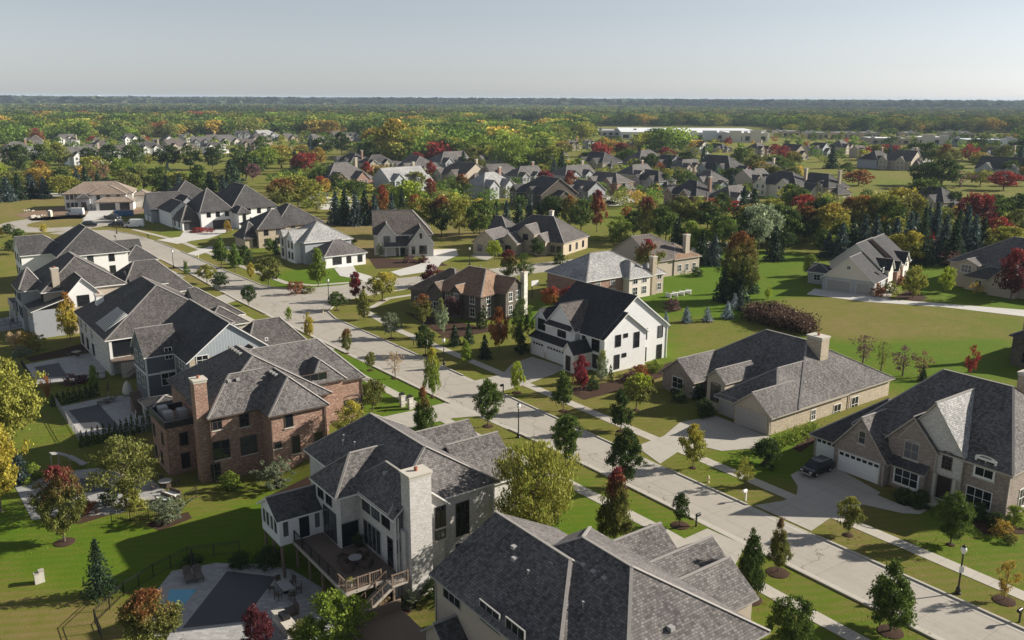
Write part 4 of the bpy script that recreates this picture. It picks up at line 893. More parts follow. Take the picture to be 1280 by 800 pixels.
def concrete(name, c, joint, row, var=.12, rot=0., cross=True):
    t = NT(name, .85, .25); pos = t.n('ShaderNodeNewGeometry').outputs['Position']
    mp = t.n('ShaderNodeMapping'); mp.inputs['Rotation'].default_value = (0, 0, -ROT+rot); t.l(pos, mp.inputs[0])
    b = t.n('ShaderNodeTexBrick'); t.l(mp.outputs[0], b.inputs['Vector']); b.offset = 0
    for k, v in (('Scale', 1), ('Mortar Size', .02), ('Mortar Smooth', .3), ('Bias', 0), ('Brick Width', joint), ('Row Height', row)): b.inputs[k].default_value = v
    b.inputs['Color1'].default_value = (.25,.25,.25,1); b.inputs['Color2'].default_value = (.75,.75,.75,1)
    n1 = t.noise(.12, 5, pos, .65); n2 = t.noise(1.1, 6, pos, .75); n3 = t.noise(18, 2, pos)
    f = t.math('ADD', t.math('MULTIPLY', n1, .5), t.math('MULTIPLY_ADD', n2, .5, t.math('MULTIPLY', b.outputs['Color'], .18)))
    ms = t.n('ShaderNodeMapping'); ms.inputs['Scale'].default_value = (.035, 1.1, 1); t.l(mp.outputs[0], ms.inputs[0])
    f = t.math('MULTIPLY_ADD', n3, .2, t.math('SUBTRACT', f, .16)); f = t.math('ADD', f, t.math('MULTIPLY_ADD', t.noise(1, 4, ms.outputs[0], .6), .5, -.25))
    col = t.ramp(f, [(.25, tuple(x*(1-2*var) for x in c)), (.5, c), (.8, tuple(x*(1+var) for x in c))])
    dst = t.n('ShaderNodeMapping'); t.l(pos, dst.inputs[0])
    wob = t.n('ShaderNodeTexNoise'); wob.inputs['Scale'].default_value = .5; wob.inputs['Detail'].default_value = 6; t.l(pos, wob.inputs['Vector'])
    vv = t.n('ShaderNodeVectorMath', operation='MULTIPLY_ADD'); t.l(wob.outputs['Color'], vv.inputs[0]); vv.inputs[1].default_value = (3,3,3); t.l(pos, vv.inputs[2])
    vo = t.n('ShaderNodeTexVoronoi', feature='DISTANCE_TO_EDGE'); vo.inputs['Scale'].default_value = .07; t.l(vv.outputs[0], vo.inputs['Vector'])
    crack = t.math('LESS_THAN', vo.outputs['Distance'], .003)
    dark = t.math('MAXIMUM', t.math('MULTIPLY', b.outputs['Fac'], .62), t.math('MULTIPLY', crack, .75 if cross else 0))
    t.base(t.mix(dark, col, tuple(x*.42 for x in c))); t.bump(n3, .2, .01); return t.m
M_ROAD = concrete('street_concrete', (.36,.328,.28), 4.4, 3.75)
M_WALK = concrete('sidewalk_concrete', (.43,.395,.335), 1.5, 50, .1, 0, False)
M_DRIVE = concrete('driveway_concrete', (.39,.36,.31), 3.1, 3.1, .09, 0, False)
M_DRIVEW = concrete('pale_driveway_concrete', (.52,.50,.46), 3.5, 3.5, .06, 0, False)
M_KERB = plain('kerb_concrete', (.42,.39,.335), .9, .2, .15, 2)
M_PATIO = brick('patio_pavers', [(.28,.27,.26),(.33,.325,.315),(.39,.38,.365),(.45,.435,.41)], (.22,.215,.21), .6, .3)
M_PATIOW = brick('pale_patio_pavers', [(.34,.335,.33),(.40,.39,.38),(.46,.45,.43),(.52,.50,.48)], (.28,.27,.26), .6, .3)
M_COPING = plain('pool_coping', (.36,.35,.33), .8); M_COVER = plain('dark_pool_cover', (.07,.07,.075), .6, .3, .1, 1)
M_MULCH = plain('bark_mulch', (.06,.036,.025), 1, .1, .45, 9); M_SOIL = plain('bare_soil', (.22,.15,.10), 1, .1, .3, .4)
def sheet(name, pts, mat, dz, world=None):
    """flat piece of ground laid on the terrain"""
    P = world or [tuple(ground(*p)) for p in pts]
    m = MB(); m.face([(p[0], p[1], p[2]+dz) for p in P], [(p[0], p[1]) for p in P]); o = m.build(name, mat)
    if o.data.polygons[0].normal.z < 0: o.data.flip_normals()
    return tag(o, kind='structure')
_s0 = sheet
def sheet(name, pts, mat, dz, world=None, dryness=.6):
    o = _s0(name, pts, mat, dz, world)
    if mat is M_GRASS: at = o.data.attributes.new('dry', 'FLOAT', 'POINT'); at.data.foreach_set('value', [dryness]*len(o.data.vertices))
    return o
def ABs(l): return [tuple(W(a, b, TZ(a, b))) for a, b in l]
RK = [(80,.5),(38,.3),(2.4,0),(-19.5,.1),(-39,.1),(-60,.1),(-84,-.2),(-90,1.0),(-94.5,4.5),(-97.5,9),(-98.6,14),(-99.5,25),(-98,52),(-97,80),(-96,130)]
RK2 = [(-108,130),(-106,80),(-107.5,52),(-110.5,25),(-110.6,14),(-112,6),(-116,1.5),(-121,-.4),(-148,-1.3),(-174.5,-1.8),(-194,-2.3),(-212,-4.2),(-228,-8.5)]
LK = [(80,-6.5),(35,-6.6),(-.6,-6.7),(-16.5,-7),(-32,-8.1),(-65,-8.9),(-110,-9.9),(-140,-9.3),(-165,-9.5),(-200,-11.5),(-219,-14.2),(-232,-18)]
def chunk(right, left, name='street'):
    sheet(name, None, M_ROAD, .02, ABs(right+left[::-1]))
sheet('street', None, M_ROAD, .012, ABs(RK[:7]+[(-100,-.3)]+RK2[7:]+LK[::-1]))
sheet('side_street', None, M_ROAD, .016, ABs([(-84,-.2)]+RK[7:]+RK2[:8]))
c_ = ground(76, 279); ca, cb = AB(c_.x, c_.y)
ring = lambda ra, n=40, c0=c_: [(c0.x+ra*math.cos(6.2832*i/n), c0.y+ra*1.12*math.sin(6.2832*i/n), 0) for i in range(n)]
sheet('cul_de_sac', None, M_ROAD, .02, ring(18)); sheet('cul_de_sac_island', None, M_GRASS, .026, ring(9.5))
sheet('cul_de_sac_neck', [(100,286),(160,291),(150,303),(118,297),(60,292)], M_ROAD, .024)
def kerb(pts, gaps=()):
    m = MB(); P = [Vector(W(a, b)) for a, b in pts]; L = 0
    segs = []
    for i in range(len(P)-1):
        n = max(1, int((P[i+1]-P[i]).length/1.0))
        for j in range(n): segs.append((P[i].lerp(P[i+1], j/n), P[i].lerp(P[i+1], (j+1)/n)))
    for p, q in segs:
        a_, b_ = AB(*((p+q)/2)[:2]); low = any(x0 < a_ < x1 for x0, x1 in gaps)
        d = (q-p).normalized(); n_ = Vector((-d.y, d.x, 0)); h = .03 if low else .14
        A, B = p-n_*.12, q-n_*.12; C, D = q+n_*.12, p+n_*.12; u = Vector((0,0,h))
        m.face([A+u, B+u, C+u, D+u]); m.face([A, B, B+u, A+u]); m.face([C, D, D+u, C+u])
    tag(m.build('kerb', M_KERB), kind='structure')
kerb(RK, [(11.5,19.8),(-8,0),(-41,-34),(-140,-134)]); kerb(RK2, [(-182,-176),(-206,-198)]); kerb(LK, [(10.5,18.5),(-32,-20),(-62,-54),(-95,-88),(-127,-119)])
def strip(name, pts, w, mat, dz=.03):
    P = [Vector(W(a, b, TZ(a, b))) for a, b in pts]; L, R_ = [], []
    for i, p in enumerate(P):
        d = (P[min(i+1, len(P)-1)]-P[max(i-1, 0)]).normalized(); n = Vector((-d.y, d.x, 0)).normalized()*w/2; L.append(tuple(p+n)); R_.append(tuple(p-n))
    return sheet(name, None, mat, dz, L+R_[::-1])
strip('sidewalk', [(80,5.0),(35,5.3),(9,5.3),(-19,5.3),(-43,5.3),(-70,5.2),(-86,7)], 1.55, M_WALK)
strip('sidewalk', [(80,-11.6),(24,-11.4),(9,-11),(-30,-12),(-56,-12.4),(-110,-14),(-165,-14),(-200,-16)], 1.5, M_WALK)
strip('sidewalk', [(-112,20),(-114.5,9),(-120,5),(-148,3.8),(-194,3.0),(-225,-2)], 1.5, M_WALK); strip('sidewalk', [(-88,9),(-93.6,16),(-94,40)], 1.4, M_WALK)
M_GUT = concrete('gutter_concrete', (.44,.41,.355), 3, 50, .06, 0, False)
off = lambda pts, d: [(a, b+d) for a, b in pts]
strip('gutter', off(RK[:7], -.38), .5, M_GUT, .02); strip('gutter', off(LK, .38), .5, M_GUT, .02); strip('gutter', off(RK2[7:], -.38), .5, M_GUT, .02)
# driveways and paths
D_ = lambda n, pts, m=M_DRIVE, dz=.036: sheet(n, pts, m, dz)
D_('driveway',[(1020,571),(1101,616),(1074,634),(1036,649),(1014,664),(943,632),(980,626),(996,618),(997,608),(988,594),(1003,586)])
D_('front_path',[(1074,630),(1096,619),(1130,633),(1150,634),(1168,622),(1174,630),(1150,643),(1128,642)],M_WALK,.041)
D_('driveway',[(895,520),(966,548),(950,560),(902,564),(885,560),(852,562),(825,580),(795,558),(830,545),(850,528)])
D_('driveway',[(665,446),(709,460),(692,468),(660,480),(622,491),(590,477),(628,468),(640,455)])
D_('driveway',[(841,680),(884,661),(932,682),(916,712),(880,722),(800,700),(794,697)])
D_('driveway',[(466,524),(518,513),(563,502),(600,520),(566,523),(509,536),(520,550),(470,552)])
D_('driveway',[(355,440),(398,427),(420,436),(376,450),(350,462)]); D_('driveway',[(268,372),(284,367),(298,375),(280,381)]); D_('driveway',[(196,343),(215,338),(232,346),(212,352)])
D_('driveway',[(418,336),(440,329),(446,340),(486,352),(470,360),(452,350),(425,345)],M_DRIVEW)
D_('driveway',[(231,287),(300,284),(262,298),(240,301),(222,305),(196,300),(225,296)],M_DRIVEW); D_('driveway',[(234,317),(262,308),(285,308),(300,312),(262,314),(245,320)],M_DRIVEW)
D_('driveway',[(102,279),(112,262),(143,262),(136,270),(122,274)],M_DRIVEW)
D_('driveway',[(540,312),(570,311),(573,319),(552,328),(545,338),(500,345),(488,340),(525,330)],M_DRIVEW); D_('driveway',[(588,320),(616,305),(622,318),(608,326)],M_DRIVE)
D_('driveway',[(1018,361),(1092,369),(1108,374),(1300,389),(1300,398),(1180,384),(1080,377),(1008,368)],M_DRIVEW); D_('front_path',[(1095,371),(1112,358),(1122,360),(1110,374)],M_WALK,.041)
D_('driveway',[(722,245),(778,243),(800,250),(770,258),(722,252)],M_DRIVEW); D_('driveway',[(380,240),(410,234),(470,262),(400,262)],M_DRIVEW)
D_('far_road',[(-20,243),(180,240),(180,243),(-20,247)],M_DRIVEW)
# pools behind the left row
def pool(patio, cover, n, water=None):
    sheet('pool_patio', patio, M_PATIOW if n in (1, 2) else M_PATIO, .03)
    P = [tuple(ground(*p)) for p in cover]; c = [sum(p[i] for p in P)/len(P) for i in range(3)]
    sheet('pool_coping', None, M_COPING, .045, [tuple(c[i]+(p[i]-c[i])*1.07 for i in range(3)) for p in P])
    sheet('pool_cover', None, M_COVER, .06, P)
pool([(186,790),(193,742),(215,714),(270,704),(330,706),(365,712),(402,735),(434,760),(425,815),(300,825),(215,815)], [(283.6,714.6),(345.6,721.5),(303,778),(228,786)], 0)
pool([(73,509),(130,497),(175,492),(206,505),(210,535),(100,546)], [(86,513.7),(124,506),(149,534.7),(106,536.5)], 1)
pool([(31,456),(84,446),(114,441),(132,453),(132,472),(46,481)], [(43,459),(73.5,454),(84,471),(52,472.5)], 2)
pool([(18,607),(80,590),(122,585),(190,600),(212,618),(150,642),(40,650)], [(89,600),(130,595),(142,611),(105,622)], 3)
sheet('pool_patio', [(0,398),(34,393),(40,408),(0,415)], M_PATIO, .03)
wt = NT('pool_water', .08, .5); wt.base((.10,.36,.50)); wt.bump(wt.noise(2.5, 2, wt.n('ShaderNodeNewGeometry').outputs['Position']), .1, .02)
sheet('spa_coping', [(206,733),(250,734),(233,760),(204,757)], M_COPING, .05); sheet('spa_water', [(212,737.5),(246,737),(231,756.5),(209,752)], wt.m, .065)
# planting beds
for p in ([(1112,628),(1165,628),(1165,640),(1125,636)],[(1200,640),(1262,660),(1290,650),(1290,668),(1230,668)],[(760,478),(840,452),(850,462),(800,482),(730,500),(700,486)],[(1085,368),(1110,352),(1118,354),(1104,368)],[(1118,372),(1135,362),(1160,372),(1150,378)],
          [(180,655),(235,640),(240,648),(200,664)],[(340,618),(385,596),(400,600),(345,628)],[(505,390),(600,408),(630,405),(628,412),(560,424)],[(460,322),(545,325),(560,332),(470,336)],[(30,448),(110,428),(115,440),(40,452)],[(60,650),(120,636),(150,640),(100,655)],[(395,760),(470,745),(520,725),(520,760),(470,800),(400,810)],[(990,560),(1040,530),(1046,534),(1000,566)]):
    sheet('mulch_bed', p, M_MULCH, .02)
sheet('bare_soil', [(18,268),(80,258),(115,265),(100,275),(40,276)], M_SOIL, .02); sheet('bare_soil', [(128,262),(170,258),(190,262),(160,272)], M_SOIL, .02)
# ================================================================== TREES
t = NT('leaves', .8, .15); oi = t.n('ShaderNodeObjectInfo'); tip = t.n('ShaderNodeAttribute', attribute_type='OBJECT', attribute_name='tip_color').outputs['Color']
tc = t.n('ShaderNodeTexCoord').outputs['Object']; geo = t.n('ShaderNodeNewGeometry'); sx = t.n('ShaderNodeSeparateXYZ'); t.l(tc, sx.inputs[0])
nz = t.noise(3.2, 3, tc); zz = t.math('MULTIPLY_ADD', nz, .9, t.math('SUBTRACT', sx.outputs[2], .45))
f = t.ramp(zz, [(.62, 0.), (1.0, 1.)])
col = t.mix(f, oi.outputs['Color'], tip)
rv = t.n('ShaderNodeMapRange'); rv.inputs[3].default_value = .55; rv.inputs[4].default_value = 1.5; t.l(geo.outputs['Random Per Island'], rv.inputs[0])
hv = t.n('ShaderNodeHueSaturation'); t.l(rv.outputs[0], hv.inputs['Value']); t.l(col, hv.inputs['Color'])
hr = t.n('ShaderNodeMapRange'); hr.inputs[3].default_value = .485; hr.inputs[4].default_value = .515; t.l(t.noise(7, 2, tc), hr.inputs[0]); t.l(hr.outputs[0], hv.inputs['Hue'])
dif = t.n('ShaderNodeBsdfDiffuse'); trn = t.n('ShaderNodeBsdfTranslucent'); gl = t.n('ShaderNodeBsdfGlossy'); gl.inputs['Roughness'].default_value = .5
t.l(hv.outputs[0], dif.inputs[0]); t.l(hv.outputs[0], trn.inputs[0]); gl.inputs[0].default_value = (.5,.48,.4,1)
m1 = t.n('ShaderNodeMixShader'); m1.inputs[0].default_value = .32; t.l(dif.outputs[0], m1.inputs[1]); t.l(trn.outputs[0], m1.inputs[2])
m2 = t.n('ShaderNodeMixShader'); m2.inputs[0].default_value = .025; t.l(m1.outputs[0], m2.inputs[1]); t.l(gl.outputs[0], m2.inputs[2])
t.l(m2.outputs[0], t.t.nodes['Material Output'].inputs['Surface']); M_LEAF = t.m

def quads(P, size, rng, updir=.35, elong=1.0, axis=None):
    """one small rhombic leaf cluster at each point"""
    n = len(P); N = rng.normal(size=(n, 3)); N[:, 2] += updir; N /= np.linalg.norm(N, axis=1)[:, None]
    T = rng.normal(size=(n, 3)) if axis is None else axis+rng.normal(size=(n, 3))*.25
    T -= (T*N).sum(1)[:, None]*N; T /= np.linalg.norm(T, axis=1)[:, None]+1e-9; B = np.cross(N, T)
    s = (size*rng.uniform(.45, 1.6, n))[:, None]
    return np.stack([P-T*s*elong, P-B*s*.62+T*s*.15, P+T*s*elong, P+B*s*.62-T*s*.1], 1).reshape(-1, 3)
PROF = dict(
 round=(.20, lambda t: (1-(1.9*t-.9)**2*(.96 if 1 else 1))**.5 if 0 < t < 1 else .02),
 oval=(.16, lambda t: max(.02, math.sin(math.pi*min(1, t*.93+.05)))**.75),
 column=(.10, lambda t: max(.02, min(1, t*5))**.6*max(.03, min(1, (1-t)*2.6))**.7),
 pyramid=(.16, lambda t: max(.03, min(1, t*5+.25))*(1-t*.93)**.85),
 vase=(.20, lambda t: max(.05, min(1, .32+t*.95))*max(.03, min(1, (1-t)*3.2))**.6),
 spread=(.28, lambda t: max(.05, 1-(1.75*t-.75)**2)**.6 if t < .99 else .05),
 shrub=(.0, lambda t: max(.03, 1-t**2.4)**.6),
 tuft=(.0, lambda t: .55+.45*t if t < .85 else .7),
 arbor=(.0, lambda t: max(.02, min(1, .72+t*2))*(1-t)**.62))
def crown_pts(kind, n_cl, per, rng, tight=.085, fill=.55):
    c0, prof = PROF[kind]; ts = np.linspace(0, 1, 60); w = np.array([prof(x) for x in ts]); w = np.clip(w, .02, 1)
    p = w**1.3+.03; p /= p.sum(); k = rng.choice(60, n_cl, p=p); tt = np.clip(ts[k]+rng.uniform(-.01, .01, n_cl), 0, .995)
    th = rng.uniform(0, 6.2832, n_cl); ph = rng.uniform(0, 6.28, 6)
    lump = 1+.20*np.sin(3*th+ph[0]+5*tt)+.16*np.sin(2*th-7*tt+ph[1])+.13*np.sin(5*th+11*tt+ph[2])
    rr = .5*np.interp(tt, ts, w)*lump*np.sqrt(rng.uniform(fill*.35, 1, n_cl)); z = c0+(1-c0)*tt
    cut = np.sin(4*th+9*tt+ph[3])+np.sin(3*th-13*tt+ph[4])+np.sin(17*tt+ph[5]) < -1.15      # thin places in the crown
    rr = np.where(cut & (rng.random(n_cl) < .7), rr*rng.uniform(.1, .6, n_cl), rr)
    C = np.stack([rr*np.cos(th), rr*np.sin(th), z], 1)
    if kind not in ('arbor', 'tuft', 'column') and n_cl > 80 and fill < .7:                 # foliage gathers at the ends of the limbs
        nl = max(9, n_cl//9); Lb = C[rng.choice(n_cl, nl, replace=False)]; Lb = Lb*np.array([1.06, 1.06, 1])
        dd = ((C[:, None]-Lb[None])**2).sum(2); C = C+(Lb[dd.argmin(1)]-C)*rng.uniform(.05, .42, n_cl)[:, None]
    P = np.repeat(C, per, 0)+rng.normal(size=(n_cl*per, 3))*np.array([tight, tight, tight*.62])
    P[:, 2] = np.clip(P[:, 2], c0*.6+.01, 1.0); return C, P
def leaf_mesh(name, V):
    F = np.arange(len(V)).reshape(-1, 4); me = np_mesh(name, V, F, [M_LEAF]); return me
def spruce_pts(rng, tiers=17, per=13, small=False):
    P, A = [], []
    for i in range(tiers):
        t = (i+.3)/tiers; r = .56*(1-t)**.76*(1 if i > 0 else .85); z = .04+.95*t; k = max(4, int(per*(1-t*.6)))
        for j in range(k):
            th = 6.2832*(j/k)+i*1.7+rng.uniform(-.2, .2); L = r*rng.uniform(.72, 1.12); d = np.array([math.cos(th), math.sin(th), -.28])
            n = int(5+16*L*(1 if not small else .55))
            for q in range(n):
                s = (q+.6)/n*L; P.append([d[0]*s+rng.normal()*.014, d[1]*s+rng.normal()*.014, z-s*.30+.10*s*s*2+rng.normal()*.012]); A.append(d)
    return np.array(P), np.array(A)
def trunk_mesh(kind, rng, limbs=7, thick=.022):
    m = MB(); c0 = PROF.get(kind, (.05, 0))[0]
    if kind == 'multi':
        for i in range(4):
            th = 1.6*i+.4; m.tube([(0.02*math.cos(th),.02*math.sin(th),-.02),(.05*math.cos(th),.05*math.sin(th),.3),(.13*math.cos(th),.13*math.sin(th),.8)],[thick*.8,thick*.6,thick*.15],6)
        return m
    m.tube([(0,0,-.03),(0,0,.04),(.006,.004,c0+.1),(-.008,.006,.62),(0,0,.9)],[thick*1.5,thick*1.05,thick*.85,thick*.45,thick*.08],7)
    for i in range(limbs):
        th = i*2.4+rng.uniform(-.3,.3); z = c0*.95+.05+.5*i/limbs; L = rng.uniform(.2,.36)*(1-.4*i/limbs); u = rng.uniform(.6,1.1)
        m.tube([(0,0,z),(math.cos(th)*L*.5,math.sin(th)*L*.5,z+L*.45*u),(math.cos(th)*L,math.sin(th)*L,z+L*u)],[thick*.5,thick*.3,thick*.08],5)
    return m
def mesh_only(m, name, mat):
    o = m.build(name, mat); me = o.data; bpy.data.objects.remove(o); return me
TPL = {}
def template(kind, lvl, var):
    k = (kind, lvl, var)
    if k in TPL: return TPL[k]
    rng = np.random.default_rng(hash((kind, lvl, var)) % 9973 if 0 else sum(ord(c) for c in kind)*31+lvl*7+var)
    if kind == 'spruce':
        P, A = spruce_pts(rng, (10, 15, 22)[lvl], (9, 12, 16)[lvl], lvl == 0); V = quads(P, (.055, .042, .026)[lvl], rng, .8, 1.25, A)
        tm = MB(); tm.tube([(0,0,-.02),(0,0,.5),(0,0,.96)],[.02,.012,.003],6)
    else:
        airy = kind in ('airy', 'bare'); pk = {'airy': 'oval', 'bare': 'vase', 'multi': 'oval', 'willow': 'round'}.get(kind, kind)
        n, per = ((70, 16), (120, 34), (230, 56))[lvl]
        if kind == 'airy': n = int(n*.7)
        if kind == 'bare': n = int(n*.45); per = int(per*.55)
        tight = .07 if lvl == 0 else .05 if lvl == 1 else .040
        if kind in ('arbor', 'tuft'): tight *= .6
        if kind == 'willow': n = int(n*1.7); per = int(per*.8)
        C, P = crown_pts(pk, n, per, rng, tight, 1.6 if kind == 'arbor' else .75 if kind == 'willow' else .55)
        size = (.045, .028, .0175)[lvl]*(.8 if airy else 1)
        if kind == 'tuft':
            ax = np.repeat(np.concatenate([C[:, :2]*.9, np.ones((n, 1))], 1), per, 0); V = quads(P, size*.55, rng, 0, 2.6, ax)
        elif kind == 'willow':
            ax = np.tile(np.array([0, 0, -1.]), (len(P), 1)); V = quads(P, size*.62, rng, .2, 1.6, ax)
        elif kind == 'column' or kind == 'vase':
            ax = np.repeat(np.concatenate([C[:, :2]*1.2, np.ones((n, 1))*.5], 1), per, 0); V = quads(P, size, rng, .25, 1.15, ax)
        else: V = quads(P, size, rng)
        tm = trunk_mesh('multi' if kind in ('multi', 'shrub', 'tuft') else pk, rng, 6 if lvl else 4, .03 if kind == 'bare' else .022)
    TPL[k] = (leaf_mesh('crown_'+kind, V), mesh_only(tm, 'trunk_'+kind, M_BARK)); return TPL[k]
CK = dict(green=(.075,.115,.022), dgreen=(.034,.054,.014), mgreen=(.060,.088,.018), lgreen=(.125,.165,.025), lime=(.20,.24,.025), olive=(.105,.112,.028), yolive=(.17,.17,.032),
          yellow=(.27,.225,.035), gold=(.235,.165,.035), orange=(.25,.105,.03), red=(.24,.042,.034), crimson=(.175,.028,.036), rust=(.20,.075,.03), burg=(.085,.02,.025), plum=(.11,.06,.06), tan=(.26,.19,.11),
          spruce=(.024,.042,.022), bspruce=(.040,.060,.056), bluesp=(.15,.19,.20), silver=(.17,.20,.12), brown=(.14,.09,.05), greyg=(.12,.14,.085))
CK = {k: tuple(min(.6, x*(1.25 if v[0] > 2*v[1] else 1.6)) for x in v) for k, v in CK.items()}
NAMES = dict(spruce='spruce_tree', arbor='arborvitae', shrub='shrub', tuft='ornamental_grass', bare='ornamental_tree')
CATS = dict(spruce='spruce', arbor='arborvitae', shrub='shrub', tuft='ornamental grass')
TRNG = random.Random(3)
def tree(loc, hgt, wid, kind, ck, label, group, name=None, cat=None, near=None):
    d = math.hypot(loc[0], loc[1]); px = hgt*FPX/d
    lvl = 2 if px > 62 else 1 if px > 20 else 0
    crown, trunk = template(kind, lvl, TRNG.randrange(3 if lvl else 2))
    nm = name or NAMES.get(kind, 'leafy_tree'); cs = ck.split('/'); c0 = CK[cs[0]]; c1 = CK[cs[-1]]
    j = TRNG.uniform(.88, 1.12); rz = TRNG.uniform(0, 6.28)
    if px < 15:                                                   # too small to show its parts
        o = bpy.data.objects.new(nm, crown); COL.objects.link(o); o.location = loc; o.scale = (wid, wid, hgt); o.rotation_euler = (0, 0, rz)
        o.color = (*[c*j for c in c0], 1); o['tip_color'] = [c*j for c in c1]; return tag(o, label, cat or CATS.get(kind, 'tree'), group)
    r = thing(nm, label, cat or CATS.get(kind, 'tree'), loc, rz, group)
    for nm2, me in (('crown' if kind not in ('shrub', 'tuft') else 'foliage', crown), ('trunk' if kind not in ('shrub', 'tuft') else 'stem', trunk)):
        o = bpy.data.objects.new(nm2, me); COL.objects.link(o); o.parent = r; o.scale = (wid, wid, hgt)
        if me is crown: o.color = (*[c*j for c in c0], 1); o['tip_color'] = [c*j for c in c1]
    return r
def T(x, yb, yt, w, kind, ck, label, group=None, ring=0, **kw):
    g = ground(x, yb); h = max(.5, height_at(g, yt)); wm = w*math.hypot(g.x, g.y)/FPX*1.0
    tree(tuple(g), h, wm, kind, ck, label, group, **kw)
    if ring:
        m = MB(); m.lathe([(ring, 0), (ring*.96, .05), (ring*.5, .12), (.05, .13)], 18, tuple(g+Vector((0,0,.01)))); tag(m.build('mulch_ring', M_MULCH), kind='structure')
SR = 'street trees on the right verge'; SL = 'street trees on the left verge'
